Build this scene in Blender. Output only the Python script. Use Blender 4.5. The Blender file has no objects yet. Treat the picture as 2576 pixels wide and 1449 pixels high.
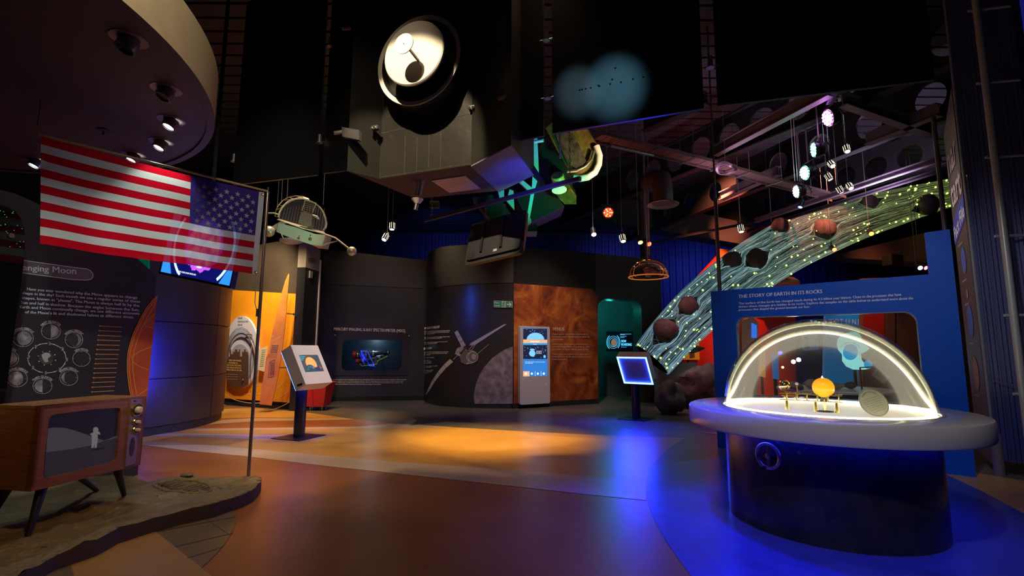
import bpy, bmesh, math, random
from mathutils import Vector as V, Matrix, noise
SC = bpy.context.scene
COL = SC.collection
R = random.Random(7)
PI = math.pi

# ------------------------------------------------------------ camera, world, main lights, exposure
FPX, PITCH, ROLL, EYE = 1250.0, 0.125, 0.005, 1.35
cd = bpy.data.cameras.new('camera'); cam = bpy.data.objects.new('camera', cd); COL.objects.link(cam)
cd.sensor_width = 36; cd.lens = 36 * FPX / 2576; cd.clip_start = 0.05; cd.clip_end = 200
cam.matrix_world = Matrix.Translation((0, 0, EYE)) @ Matrix.Rotation(PI / 2 + PITCH, 4, 'X') @ Matrix.Rotation(ROLL, 4, 'Z')
SC.camera = cam
SC.view_settings.view_transform = 'Standard'; SC.view_settings.look = 'None'
SC.view_settings.exposure = 0; SC.view_settings.gamma = 1; SC.view_settings.use_curve_mapping = False
w = bpy.data.worlds.new('world'); SC.world = w; w.use_nodes = True
w.node_tree.nodes['Background'].inputs[0].default_value = (0.35, 0.4, 0.6, 1)
w.node_tree.nodes['Background'].inputs[1].default_value = 0.004
SC.cycles.sample_clamp_indirect = 4; SC.cycles.caustics_reflective = False; SC.cycles.caustics_refractive = False
SC.cycles.max_bounces = 7; SC.cycles.transparent_max_bounces = 16

def spot(loc, tgt, watt, col, deg=40, blend=0.5, rad=0.05, name='spot_light'):
    l = bpy.data.lights.new(name, 'SPOT'); l.energy = watt; l.color = col; l.spot_size = math.radians(deg)
    l.spot_blend = blend; l.shadow_soft_size = rad
    o = bpy.data.objects.new(name, l); COL.objects.link(o); o.location = loc
    o.rotation_euler = (V(tgt) - V(loc)).to_track_quat('-Z', 'Y').to_euler(); return o
def point(loc, watt, col, rad=0.1, name='point_light'):
    l = bpy.data.lights.new(name, 'POINT'); l.energy = watt; l.color = col; l.shadow_soft_size = rad
    o = bpy.data.objects.new(name, l); COL.objects.link(o); o.location = loc; return o
def area(loc, tgt, watt, col, sx, sy, name='area_light'):
    l = bpy.data.lights.new(name, 'AREA'); l.shape = 'RECTANGLE'; l.size = sx; l.size_y = sy; l.energy = watt; l.color = col
    o = bpy.data.objects.new(name, l); COL.objects.link(o); o.location = loc
    o.rotation_euler = (V(tgt) - V(loc)).to_track_quat('-Z', 'Y').to_euler(); return o
WARM, AMBER, BLUE, WHITE = (1, .78, .5), (1, .5, .1), (.02, .03, 1), (1, .95, .88)
# dish and hull
spot((-2.0, 2.2, 6.6), (-1.18, 5.3, 3.72), 1700, WARM, 24, .3, .03)
spot((-1.6, 2.6, 6.3), (-1.5, 5.8, 4.0), 80, WARM, 32, .8, .1)
# floor pools
spot((-0.2, 8.4, 6.2), (-0.2, 8.0, 0), 2500, (1, .60, .06), 34, .9, .1)
spot((-1.4, 7.2, 6.2), (-1.6, 6.6, 0), 420, (1, .66, .25), 50, 1, .1)
spot((-3.8, 9.6, 6.2), (-4.0, 10.0, 0), 1500, (1, .6, .12), 40, .8, .1)
spot((-1.9, 9.5, 6.2), (-1.7, 12.0, 0), 300, (1, .8, .55), 34, .9, .1)
spot((-3.2, 7.4, 6.2), (-3.0, 6.4, 0), 420, (1, .68, .45), 62, .9, .2)
spot((0.4, 5.0, 6.2), (-0.5, 4.2, 0), 150, (1, .6, .35), 60, 1, .2)
spot((1.6, 10.5, 6.2), (1.2, 10.6, 0), 140, (1, .8, .65), 30, 1, .1)
spot((3.0, 11.5, 6.2), (4.2, 11.4, 0), 160, (1, .8, .65), 30, 1, .1)
# orange alcove
spot((-5.4, 9.8, 4.6), (-6.6, 12.4, 1.6), 800, (1, .80, .5), 70, .7, .1)
spot((-4.6, 9.6, 4.6), (-5.4, 11.6, 1.2), 420, (1, .74, .4), 60, .7, .1)
# walls at the back
spot((-3.4, 11.2, 6.0), (-3.5, 13.6, 3.3), 110, WARM, 50, .9, .1)
spot((-1.3, 10.3, 6.2), (-1.6, 12.6, 3.4), 70, WARM, 40, .9, .1)
spot((-2.4, 9.5, 5.8), (-3.6, 13.4, 1.3), 160, (.9, .8, 1), 50, .9, .1)
spot((-1.6, 8.3, 5.8), (-1.4, 12.2, 1.2), 260, (1, .85, .8), 38, .9, .1)
spot((1.0, 8.6, 6.0), (1.0, 12.4, 1.3), 700, (1, .8, .68), 42, .9, .1)
# flag, left panel, television, slab
spot((-1.3, 1.6, 4.4), (-3.0, 4.7, 2.5), 150, (1, .95, .9), 66, .9, .1)
spot((-1.8, 1.4, 3.6), (-4.25, 4.9, 1.35), 230, (.9, .97, .92), 40, .7, .1)
spot((-2.6, 6.6, 4.4), (-3.3, 4.0, .5), 190, (1, .6, .18), 60, .8, .04)
spot((-1.0, 1.8, 3.4), (-3.2, 3.9, .7), 120, (1, .58, .22), 50, .8, .1)
# curved grey wall glow
area((-5.45, 7.62, 1.1), (-5.70, 7.75, 1.1), 34.0, BLUE, .08, .8)
# blue board, table
spot((2.4, 3.2, 3.4), (4.4, 6.2, 1.6), 150, (.85, .88, 1), 62, .8, .1)
spot((0.6, 0.6, 4.4), (2.4, 3.4, .8), 210, (1, .9, .88), 40, .8, .1)
spot((1.1, 4.6, 3.3), (1.25, 3.9, 0), 520, BLUE, 62, 1, .1)
spot((1.5, 2.4, 3.3), (1.45, 2.3, 0), 240, BLUE, 50, 1, .1)
spot((1.8, 8.6, 5.0), (-3.3, 7.8, .9), 800, (1, .85, .8), 26, .6, .02)
spot((-4.1, 8.3, 3.2), (-.95, 11.96, 2.2), 230, (.03, .12, 1), 20, 1, .05)
spot((-3.0, 8.2, 5.0), (-5.6, 8.9, 1.6), 110, (1, .75, .55), 50, 1, .1)
spot((-4.6, 11.0, 5.9), (-1.6, 12.3, 3.6), 260, WARM, 22, 1, .05)
spot((0.8, 5.6, 6.2), (-2.3, 3.4, 3.5), 200, (1, .7, .3), 40, 1, .1)
# spacecraft panels and struts
spot((-0.82, 1.37, 5.94), (1.09, 4.84, 3.9), 200, (.25, .7, 1), 10, 1, .03)
spot((1.7, 5.7, 2.6), (1.25, 4.85, 3.6), 60, BLUE, 40, 1, .1)
spot((-1.43, 1.6, 5.99), (.75, 4.97, 3.93), 90, (.45, .8, 1), 8, 1, .03)
spot((1.15, 5.5, 2.7), (.35, 6.5, 3.8), 110, (.01, 1, .38), 60, .6, .05)
spot((0.45, 4.4, 2.5), (.15, 5.6, 3.4), 120, (.03, .06, 1), 40, .8, .1)
spot((2.1, 4.9, 2.9), (1.0, 6.3, 3.95), 420, (1, .72, .4), 20, .5, .05)
spot((1.2, 6.0, 2.6), (.9, 6.5, 3.6), 30, (1, .1, .05), 60, .8, .1)
point((1.4, 7.6, 3.2), 12, (1, .05, .05), .1)
spot((-3.3, 6.95, 5.6), (-3.15, 7.3, 3.0), 260, (1, .85, .5), 34, .8, .05)
spot((-2.4, 5.2, 2.6), (-3.15, 7.3, 3.2), 70, (1, .88, .62), 24, .6, .05)
spot((-1.9, 6.2, 2.4), (-3.1, 7.2, 3.0), 40, (.25, 1, .6), 20, .6, .05)
spot((-2.6, 4.2, 5.6), (-3.3, 6.5, 3.6), 60, (1, .88, .7), 40, 1, .1)
spot((3.4, 8.2, 5.2), (5.72, 6.25, 2.9), 260, (1, .85, .85), 30, .8, .1)
# comet hall
spot((6.5, 8.0, 6.0), (4.4, 12.0, 2.2), 30, (.6, .95, 1), 60, .9, .1)
spot((9.5, 8.6, 6.0), (8.2, 12.6, 4.4), 40, (1, .9, .5), 60, .9, .1)
spot((5.0, 12.2, 6.1), (7.3, 15.0, 3.4), 1600, (1, .25, .12), 75, .8, .1)
spot((7.6, 11.0, 6.1), (8.6, 14.5, 2.0), 900, (1, .3, .15), 70, .8, .1)
spot((3.6, 10.0, 4.6), (4.6, 12.3, .6), 260, (1, .35, .4), 44, .8, .1)
point((2.75, 14.0, 2.75), 22, (.03, .9, .75), .1)
spot((5.0, 17.5, 5.8), (6.0, 22, 3.0), 420, (.1, .12, 1), 120, 1, .3)
spot((9.0, 17.5, 5.8), (10.0, 22, 3.0), 600, (.06, .1, 1), 110, 1, .3)
spot((-3.0, 17.0, 5.8), (-2.0, 22, 4.0), 200, (.1, .15, 1), 120, 1, .3)
spot((7.6, 9.8, 4.2), (7.9, 10.6, 6.3), 360, (.8, .6, 1), 130, 1, .3)
spot((4.2, 9.0, 3.6), (4.8, 10.5, 6.3), 200, (.8, .45, .7), 120, 1, .3)

# ------------------------------------------------------------ pixel tools (2576 x 1449 frame of the photograph)
def ray(px, py):
    x = (px - 1288) / FPX; y = -(py - 724.5) / FPX
    x, y = x * math.cos(ROLL) - y * math.sin(ROLL), x * math.sin(ROLL) + y * math.cos(ROLL)
    return V((x, math.cos(PITCH) - y * math.sin(PITCH), math.sin(PITCH) + y * math.cos(PITCH)))
def gp(px, py, z=0.0):
    d = ray(px, py); return V((0, 0, EYE)) + d * ((z - EYE) / d.z)
def at(px, py, Y):
    d = ray(px, py); return V((0, 0, EYE)) + d * (Y / d.y)
def proj_y(P):
    X, Y, Z = P[0], P[1], P[2] - EYE
    fw = Y * math.cos(PITCH) + Z * math.sin(PITCH); up = -Y * math.sin(PITCH) + Z * math.cos(PITCH)
    a, b = X / fw, up / fw
    return 724.5 - FPX * (-a * math.sin(ROLL) + b * math.cos(ROLL))
def zfor(P, py):
    lo, hi = -2.0, 12.0
    for _ in range(50):
        m = (lo + hi) / 2
        if proj_y((P[0], P[1], m)) > py: lo = m
        else: hi = m
    return lo
def plane_surf(P, n):
    P = V(P); n = V(n)
    def s(px, py, off=0.0):
        d = ray(px, py); o = V((0, 0, EYE)); t = (P - o).dot(n) / d.dot(n)
        q = o + d * t; return q - d.normalized() * off
    return s
def path_surf(path):
    pts = [V((p[0], p[1])) for p in path]
    def s(px, py, off=0.0):
        d = ray(px, py); e = V((d.x, d.y)); best = None
        for a, b in zip(pts, pts[1:]):
            ab = b - a; det = e.x * (-ab.y) + ab.x * e.y
            if abs(det) < 1e-9: continue
            t = (a.x * (-ab.y) + ab.x * a.y) / det
            k = (e.x * a.y - e.y * a.x) / det
            if -0.02 <= k <= 1.02 and t > 0 and (best is None or t < best): best = t
        if best is None: best = 12.0
        return V((0, 0, EYE)) + d * best - d.normalized() * off
    return s

# ------------------------------------------------------------ materials
MATS = {}
def mat(name, col=(.5, .5, .5), rough=.5, metal=0.0, emit=None, es=1.0, noise_amt=0.0, nscale=8.0, col2=None, bump=0.0, bscale=40.0, spec=.5, coat=0.0, alpha=1.0, ramp=None, stretch=None):
    if name in MATS: return MATS[name]
    m = bpy.data.materials.new(name); m.use_nodes = True; nt = m.node_tree; b = nt.nodes['Principled BSDF']
    b.inputs['Base Color'].default_value = (*col, 1); b.inputs['Roughness'].default_value = rough
    b.inputs['Metallic'].default_value = metal; b.inputs['Specular IOR Level'].default_value = spec
    b.inputs['Coat Weight'].default_value = coat; b.inputs['Alpha'].default_value = alpha
    if emit is not None:
        b.inputs['Emission Color'].default_value = (*emit, 1); b.inputs['Emission Strength'].default_value = es
    if noise_amt or col2 or ramp or bump:
        tc = nt.nodes.new('ShaderNodeTexCoord'); src = tc.outputs['Object']
        if stretch:
            mp = nt.nodes.new('ShaderNodeMapping'); mp.inputs['Scale'].default_value = stretch
            nt.links.new(src, mp.inputs[0]); src = mp.outputs[0]
    if noise_amt or col2 or ramp:
        n = nt.nodes.new('ShaderNodeTexNoise'); n.inputs['Scale'].default_value = nscale; n.inputs['Detail'].default_value = 7
        n.inputs['Roughness'].default_value = .62
        nt.links.new(src, n.inputs['Vector'])
        cr = nt.nodes.new('ShaderNodeValToRGB')
        if ramp:
            el = cr.color_ramp.elements
            el[0].position, el[0].color = ramp[0][0], (*ramp[0][1], 1)
            el[1].position, el[1].color = ramp[-1][0], (*ramp[-1][1], 1)
            for p_, c_ in ramp[1:-1]:
                e = el.new(p_); e.color = (*c_, 1)
        else:
            c2 = col2 or tuple(c * (1 - noise_amt) for c in col)
            cr.color_ramp.elements[0].position = .32; cr.color_ramp.elements[0].color = (*c2, 1)
            cr.color_ramp.elements[1].position = .68; cr.color_ramp.elements[1].color = (*col, 1)
        nt.links.new(n.outputs['Fac'], cr.inputs[0]); nt.links.new(cr.outputs[0], b.inputs['Base Color'])
    if bump:
        n2 = nt.nodes.new('ShaderNodeTexNoise'); n2.inputs['Scale'].default_value = bscale; n2.inputs['Detail'].default_value = 5
        nt.links.new(src, n2.inputs['Vector'])
        bp = nt.nodes.new('ShaderNodeBump'); bp.inputs['Strength'].default_value = bump; bp.inputs['Distance'].default_value = .02
        nt.links.new(n2.outputs['Fac'], bp.inputs['Height']); nt.links.new(bp.outputs[0], b.inputs['Normal'])
    MATS[name] = m; return m
def glow(name, col, s): return mat(name, (0.02, .02, .02), .5, emit=col, es=s)
def thin_glass(name, tint=(1, 1, 1), gloss=1.0, rough=0.02, ior=1.5):
    if name in MATS: return MATS[name]
    m = bpy.data.materials.new(name); m.use_nodes = True; nt = m.node_tree; nt.nodes.clear()
    o = nt.nodes.new('ShaderNodeOutputMaterial'); mx = nt.nodes.new('ShaderNodeMixShader')
    t = nt.nodes.new('ShaderNodeBsdfTransparent'); t.inputs[0].default_value = (*tint, 1)
    g = nt.nodes.new('ShaderNodeBsdfGlossy'); g.inputs['Roughness'].default_value = rough
    f = nt.nodes.new('ShaderNodeFresnel'); f.inputs[0].default_value = ior
    mu = nt.nodes.new('ShaderNodeMath'); mu.operation = 'MULTIPLY'; mu.inputs[1].default_value = gloss; mu.use_clamp = True
    nt.links.new(f.outputs[0], mu.inputs[0]); nt.links.new(mu.outputs[0], mx.inputs[0])
    nt.links.new(t.outputs[0], mx.inputs[1]); nt.links.new(g.outputs[0], mx.inputs[2]); nt.links.new(mx.outputs[0], o.inputs[0])
    MATS[name] = m; return m
def cloth(name, col, trans=.5, see=.10):
    if name in MATS: return MATS[name]
    m = bpy.data.materials.new(name); m.use_nodes = True; nt = m.node_tree; nt.nodes.clear()
    o = nt.nodes.new('ShaderNodeOutputMaterial')
    d = nt.nodes.new('ShaderNodeBsdfDiffuse'); d.inputs[0].default_value = (*col, 1)
    t = nt.nodes.new('ShaderNodeBsdfTranslucent'); t.inputs[0].default_value = (*col, 1)
    s = nt.nodes.new('ShaderNodeBsdfTransparent'); s.inputs[0].default_value = tuple(.4 + .6 * c for c in col) + (1,)
    a = nt.nodes.new('ShaderNodeMixShader'); a.inputs[0].default_value = trans
    b = nt.nodes.new('ShaderNodeMixShader'); b.inputs[0].default_value = see
    tc = nt.nodes.new('ShaderNodeTexCoord'); n = nt.nodes.new('ShaderNodeTexNoise'); n.inputs['Scale'].default_value = 260
    bp = nt.nodes.new('ShaderNodeBump'); bp.inputs['Strength'].default_value = .12; bp.inputs['Distance'].default_value = .002
    nt.links.new(tc.outputs['Object'], n.inputs['Vector']); nt.links.new(n.outputs['Fac'], bp.inputs['Height']); nt.links.new(bp.outputs[0], d.inputs['Normal'])
    nt.links.new(d.outputs[0], a.inputs[1]); nt.links.new(t.outputs[0], a.inputs[2])
    nt.links.new(a.outputs[0], b.inputs[1]); nt.links.new(s.outputs[0], b.inputs[2]); nt.links.new(b.outputs[0], o.inputs[0])
    MATS[name] = m; return m

BLK = mat('black_paint', (.012, .012, .013), .38, bump=.05, bscale=30)
BLKM = mat('black_matt', (.010, .010, .011), .8)
WALLD = mat('dark_wall_paint', (.040, .036, .036), .42, noise_amt=.15, nscale=3)
WALLU = mat('dark_wall_upper', (.045, .040, .036), .55, noise_amt=.2, nscale=3)
GREYW = mat('grey_wall_panel', (.036, .030, .030), .5, noise_amt=.12, nscale=5)
STEEL = mat('brushed_steel', (.55, .55, .56), .3, 1.0)
DSTEEL = mat('dark_steel', (.16, .16, .17), .4, .8)
GALV = mat('galvanised_steel', (.33, .33, .36), .45, .7, noise_amt=.3, nscale=12)
WHITEP = mat('white_paint', (.78, .77, .75), .35)
PRINT = mat('white_print', (.80, .80, .82), .6)
PRINTW = mat('warm_white_print', (.85, .78, .66), .6)
CABLE = mat('cable_steel', (.35, .34, .33), .5, .6)
BCABLE = mat('black_cable', (.02, .02, .022), .6)

# ------------------------------------------------------------ mesh builder and tags
class MB:
    def __init__(s): s.v = []; s.f = []; s.m = []
    def add(s, vs, fs, m=0):
        k = len(s.v); s.v += [V(p) for p in vs]
        for f in fs: s.f.append(tuple(k + i for i in f)); s.m.append(m)
        return s
    def poly(s, pts, m=0): return s.add(pts, [tuple(range(len(pts)))], m)
    def box(s, c, size, X=None, m=0, bev=0.0):
        X = X or Matrix.Identity(3); c = V(c); h = [q / 2 for q in size]
        vs = [c + X @ V((a * h[0], b * h[1], d * h[2])) for a in (-1, 1) for b in (-1, 1) for d in (-1, 1)]
        if bev > 0:
            bm = bmesh.new(); vv = [bm.verts.new(p) for p in vs]
            for f in [(0, 1, 3, 2), (4, 6, 7, 5), (0, 4, 5, 1), (2, 3, 7, 6), (0, 2, 6, 4), (1, 5, 7, 3)]: bm.faces.new([vv[i] for i in f])
            bmesh.ops.bevel(bm, geom=bm.edges[:], offset=bev, segments=2, affect='EDGES', profile=.7)
            bm.verts.index_update(); s.add([v.co.copy() for v in bm.verts], [tuple(v.index for v in f.verts) for f in bm.faces], m); bm.free(); return s
        return s.add(vs, [(0, 1, 3, 2), (4, 6, 7, 5), (0, 4, 5, 1), (2, 3, 7, 6), (0, 2, 6, 4), (1, 5, 7, 3)], m)
    def prism(s, pts, vec, m=0, m2=None):
        n = len(pts); vec = V(vec); pts = [V(p) for p in pts]
        s.add(pts, [tuple(range(n))], m); s.add([p + vec for p in pts], [tuple(reversed(range(n)))], m if m2 is None else m2)
        s.add(pts + [p + vec for p in pts], [(i, i + n, (i + 1) % n + n, (i + 1) % n) for i in range(n)], m if m2 is None else m2); return s
    def tube(s, pts, r, n=8, m=0, caps=True, closed=False):
        pts = [V(p) for p in pts]; rr = r if isinstance(r, (list, tuple)) else [r] * len(pts); N = len(pts); vs = []
        up = None
        for i, p in enumerate(pts):
            if closed: d = pts[(i + 1) % N] - pts[i - 1]
            else: d = pts[min(i + 1, N - 1)] - pts[max(i - 1, 0)]
            d = d.normalized() if d.length > 1e-9 else V((0, 0, 1))
            if up is None: up = V((0, 0, 1)) if abs(d.z) < .9 else V((1, 0, 0))
            a = d.cross(up)
            if a.length < 1e-5: a = d.cross(V((.3, .9, .1)))
            a.normalize(); b = a.cross(d); up = b
            for k in range(n):
                t = 2 * PI * k / n; vs.append(p + (a * math.cos(t) + b * math.sin(t)) * rr[i])
        fs = []
        for i in range(N if closed else N - 1):
            j = (i + 1) % N
            for k in range(n): fs.append((i * n + k, i * n + (k + 1) % n, j * n + (k + 1) % n, j * n + k))
        if caps and not closed: fs += [tuple(reversed(range(n))), tuple(range((N - 1) * n, N * n))]
        return s.add(vs, fs, m)
    def lathe(s, c, prof, n=32, X=None, m=0, a0=0, a1=2 * PI, mats=None):
        X = X or Matrix.Identity(3); c = V(c); full = abs(a1 - a0 - 2 * PI) < 1e-6; nn = n if full else n + 1; vs = []
        for r_, z_ in prof:
            for k in range(nn):
                t = a0 + (a1 - a0) * k / n; vs.append(c + X @ V((r_ * math.cos(t), r_ * math.sin(t), z_)))
        k0 = len(s.v); s.v += vs
        for i in range(len(prof) - 1):
            for k in range(n):
                k2 = (k + 1) % nn
                s.f.append((k0 + i * nn + k, k0 + i * nn + k2, k0 + (i + 1) * nn + k2, k0 + (i + 1) * nn + k)); s.m.append(mats[i] if mats else m)
        return s
    def sphere(s, c, r, n=20, m=0, X=None, sc=(1, 1, 1)):
        pr = [(max(r * math.sin(PI * i / (n // 2)), 1e-4), -r * math.cos(PI * i / (n // 2))) for i in range(n // 2 + 1)]
        X = (X or Matrix.Identity(3)) @ Matrix.Diagonal(sc); return s.lathe(c, pr, n, X, m)
    def disc(s, c, r, X=None, n=32, m=0):
        X = X or Matrix.Identity(3); c = V(c)
        return s.poly([c + X @ V((r * math.cos(2 * PI * k / n), r * math.sin(2 * PI * k / n), 0)) for k in range(n)], m)
    def mesh2d(s, verts2, faces, fn, m=0): return s.add([fn(a, b, c) for a, b, c in verts2], faces, m)
    def build(s, name, mats, parent=None, smooth=35, origin=None):
        me = bpy.data.meshes.new(name); off = V((0, 0, 0)); p = parent
        while p is not None: off += p.location; p = p.parent
        if parent is None:
            if origin is None:
                xs = [v.x for v in s.v]; ys = [v.y for v in s.v]; zs = [v.z for v in s.v]
                origin = V(((min(xs) + max(xs)) / 2, (min(ys) + max(ys)) / 2, min(zs)))
            off = V(origin)
        me.from_pydata([v - off for v in s.v], [], s.f)
        for mm in (mats if isinstance(mats, (list, tuple)) else [mats]): me.materials.append(mm)
        me.polygons.foreach_set('material_index', s.m)
        if smooth:
            bm = bmesh.new(); bm.from_mesh(me); bmesh.ops.remove_doubles(bm, verts=bm.verts, dist=1e-5)
            bmesh.ops.recalc_face_normals(bm, faces=bm.faces); bm.to_mesh(me); bm.free()
            me.shade_smooth(); me.set_sharp_from_angle(angle=math.radians(smooth))
        me.update()
        o = bpy.data.objects.new(name, me); COL.objects.link(o)
        if parent is None: o.location = off
        else: o.parent = parent
        return o
def tag(o, label, cat, group=None, kind=None):
    o['label'] = label; o['category'] = cat
    if group: o['group'] = group
    if kind: o['kind'] = kind
    return o
def struct(o): o['kind'] = 'structure'; return o
def thing(name, loc, label, cat, group=None):
    o = bpy.data.objects.new(name, None); o.empty_display_size = .1; COL.objects.link(o); o.location = loc; return tag(o, label, cat, group)
def copy_tree(o, loc=None, label=None, group=None, parent=None):
    c = o.copy(); COL.objects.link(c)
    if parent is not None: c.parent = parent
    if loc is not None: c.location = loc
    if label: c['label'] = label
    if group: c['group'] = group
    for ch in list(o.children): copy_tree(ch, parent=c)
    return c
def rotz(a): return Matrix.Rotation(a, 3, 'Z')
def look_mat(d, up=V((0, 0, 1))):
    z = V(d).normalized(); x = V(up).cross(z)
    if x.length < 1e-4: x = V((1, 0, 0))
    x.normalize(); return Matrix((x, z.cross(x), z)).transposed()

# ------------------------------------------------------------ flat shapes: outline with holes, lettering
def fill2d(outer, holes=()):
    c = bpy.data.curves.new('t', 'CURVE'); c.dimensions = '2D'; c.fill_mode = 'BOTH'
    for L in [outer] + list(holes):
        sp = c.splines.new('POLY'); sp.points.add(len(L) - 1)
        for p, q in zip(sp.points, L): p.co = (q[0], q[1], 0, 1)
        sp.use_cyclic_u = True
    o = bpy.data.objects.new('t', c); me = o.to_mesh()
    vs = [(v.co.x, v.co.y) for v in me.vertices]; fs = [tuple(p.vertices) for p in me.polygons]
    o.to_mesh_clear(); bpy.data.objects.remove(o); bpy.data.curves.remove(c); return vs, fs
def plate(mb, outer, holes, fn, thick, m=0, medge=None):
    """fn(a, b, c): a, b in the plate, c = depth towards the viewer's back"""
    vs, fs = fill2d(outer, holes)
    mb.add([fn(a, b, 0) for a, b in vs], fs, m); mb.add([fn(a, b, thick) for a, b in vs], [tuple(reversed(f)) for f in fs], m)
    for L in [outer] + list(holes):
        n = len(L); mb.add([fn(a, b, 0) for a, b in L] + [fn(a, b, thick) for a, b in L], [(i, (i + 1) % n, (i + 1) % n + n, i + n) for i in range(n)], m if medge is None else medge)
    return mb
def rr(a0, b0, a1, b1, r, n=6, corners=(1, 1, 1, 1)):
    out = []
    for (cx, cy, t0, on, q) in ((a1 - r, b1 - r, 0, corners[0], (a1, b1)), (a0 + r, b1 - r, PI / 2, corners[1], (a0, b1)), (a0 + r, b0 + r, PI, corners[2], (a0, b0)), (a1 - r, b0 + r, 1.5 * PI, corners[3], (a1, b0))):
        if not on: out.append(q); continue
        for k in range(n + 1):
            t = t0 + PI / 2 * k / n; out.append((cx + r * math.cos(t), cy + r * math.sin(t)))
    return out
def ell(cx, cy, rx, ry, n=28, a0=0, a1=2 * PI):
    full = abs(a1 - a0 - 2 * PI) < 1e-6
    return [(cx + rx * math.cos(a0 + (a1 - a0) * k / n), cy + ry * math.sin(a0 + (a1 - a0) * k / n)) for k in range(n if full else n + 1)]
TCACHE = {}
def glyphs(txt, bold=0.0, align='LEFT', spacing=1.0, shear=0.0):
    key = (txt, bold, align, spacing)
    if key in TCACHE: return TCACHE[key]
    c = bpy.data.curves.new('t', 'FONT'); c.body = txt; c.offset = bold; c.align_x = align; c.space_line = spacing; c.resolution_u = 2
    o = bpy.data.objects.new('t', c); me = o.to_mesh()
    vs = [(v.co.x, v.co.y) for v in me.vertices]; fs = [tuple(p.vertices) for p in me.polygons]
    o.to_mesh_clear(); bpy.data.objects.remove(o); bpy.data.curves.remove(c)
    x0 = min(v[0] for v in vs); x1 = max(v[0] for v in vs)
    TCACHE[key] = ([((v[0] - x0) / (x1 - x0), v[1] / .7) for v in vs], fs, x1 - x0); return TCACHE[key]
def dtext(mb, txt, p0, p1, h, surf, off=.006, bold=0.0, m=0, arc=None, h1=None):
    """lettering printed on a surface: baseline p0-p1, cap height h (photo pixels)"""
    vs, fs, _ = glyphs(txt, 0)
    h1 = h if h1 is None else h1; pts = []
    if bold and not arc:      # heavier stroke: a second, slightly shifted copy
        sh = h * .07; dtext(mb, txt, (p0[0] + sh, p0[1]), (p1[0] + sh, p1[1]), h, surf, off + .0004, 0, m, None, h1)
    for s_, t_ in vs:
        if arc:
            cx, cy, rx, ry, t0, t1 = arc; a = t0 + (t1 - t0) * s_; k = 1 + t_ * h / ry
            pts.append(surf(cx + rx * k * math.cos(a), cy - ry * k * math.sin(a), off))
        else: pts.append(surf(p0[0] + (p1[0] - p0[0]) * s_, p0[1] + (p1[1] - p0[1]) * s_ - t_ * (h + (h1 - h) * s_), off))
    mb.add(pts, fs, m); return mb
def dpoly(mb, pts, surf, off=.005, m=0, holes=()):
    vs, fs = fill2d([(a, -b) for a, b in pts], [[(a, -b) for a, b in L] for L in holes])
    mb.add([surf(a, -b, off) for a, b in vs], fs, m); return mb
def dline(mb, pts, wd, surf, off=.006, m=0):
    for (a, b), (c, d) in zip(pts, pts[1:]):
        L = math.hypot(c - a, d - b) or 1; nx, ny = -(d - b) / L * wd / 2, (c - a) / L * wd / 2
        mb.add([surf(a + nx, b + ny, off), surf(c + nx, d + ny, off), surf(c - nx, d - ny, off), surf(a - nx, b - ny, off)], [(0, 1, 2, 3)], m)
    return mb
def dring(mb, cx, cy, rx, ry, wd, surf, off=.006, m=0, n=32, a0=0, a1=2 * PI):
    P = [(cx + rx * math.cos(a0 + (a1 - a0) * k / n), cy + ry * math.sin(a0 + (a1 - a0) * k / n)) for k in range(n + 1)]
    return dline(mb, P, wd, surf, off, m)

# ============================================================ FLOOR
def lino(name, c1, c2, rough=.33):
    return mat(name, c1, rough, col2=c2, nscale=2.2, bump=.04, bscale=60, spec=.5)
L_DARK = lino('lino_dark_grey', (.16, .13, .12), (.10, .085, .08), .34)
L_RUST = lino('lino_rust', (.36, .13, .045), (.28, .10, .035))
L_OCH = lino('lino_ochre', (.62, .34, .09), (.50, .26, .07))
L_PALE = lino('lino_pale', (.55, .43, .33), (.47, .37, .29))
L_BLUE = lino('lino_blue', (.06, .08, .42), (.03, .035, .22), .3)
L_WOOD = lino('lino_brown_tile', (.22, .15, .10), (.16, .11, .075))
L_TAN = lino('lino_tan', (.50, .27, .10), (.40, .22, .085))
L_LINE = mat('lino_joint', (.05, .035, .03), .6)
fl = MB(); LZ = [0]
def fpoly(px, m, holes=()):
    LZ[0] += 1; z = LZ[0] * .0004
    vs, fs = fill2d([tuple(gp(*q))[:2] for q in px]); fl.add([(a, b, z) for a, b in vs], fs, m)
def gpoly(P, m):
    LZ[0] += 1; z = LZ[0] * .0004; vs, fs = fill2d(P); fl.add([(a, b, z) for a, b in vs], fs, m)
fl.box((1.5, 11, -.1), (27, 28, .2), m=0)
bound = [(560, 1022), (640, 1024), (774, 1038), (825, 1046), (890, 1054), (984, 1065), (1142, 1075), (1291, 1084), (1492, 1094), (1722, 1102)]
arc = [(1680, 1129), (1644, 1168), (1625, 1206), (1625, 1255), (1641, 1304), (1663, 1352), (1712, 1410), (1744, 1449), (1830, 1530)]
fpoly(bound + arc + [(400, 2600), (-1500, 2600), (-1500, 1200), (-300, 1110)], 1)
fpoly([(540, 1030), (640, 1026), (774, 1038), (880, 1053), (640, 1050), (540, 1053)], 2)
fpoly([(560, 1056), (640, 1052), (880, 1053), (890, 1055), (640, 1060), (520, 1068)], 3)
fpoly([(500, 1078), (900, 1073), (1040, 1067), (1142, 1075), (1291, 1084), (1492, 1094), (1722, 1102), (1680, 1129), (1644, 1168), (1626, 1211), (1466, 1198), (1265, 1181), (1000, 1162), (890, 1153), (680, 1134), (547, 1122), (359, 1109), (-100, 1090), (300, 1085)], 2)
fpoly([(495, 1080), (900, 1074), (984, 1066), (1142, 1075), (1060, 1076), (860, 1078), (650, 1081), (488, 1085)], 3)
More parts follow.
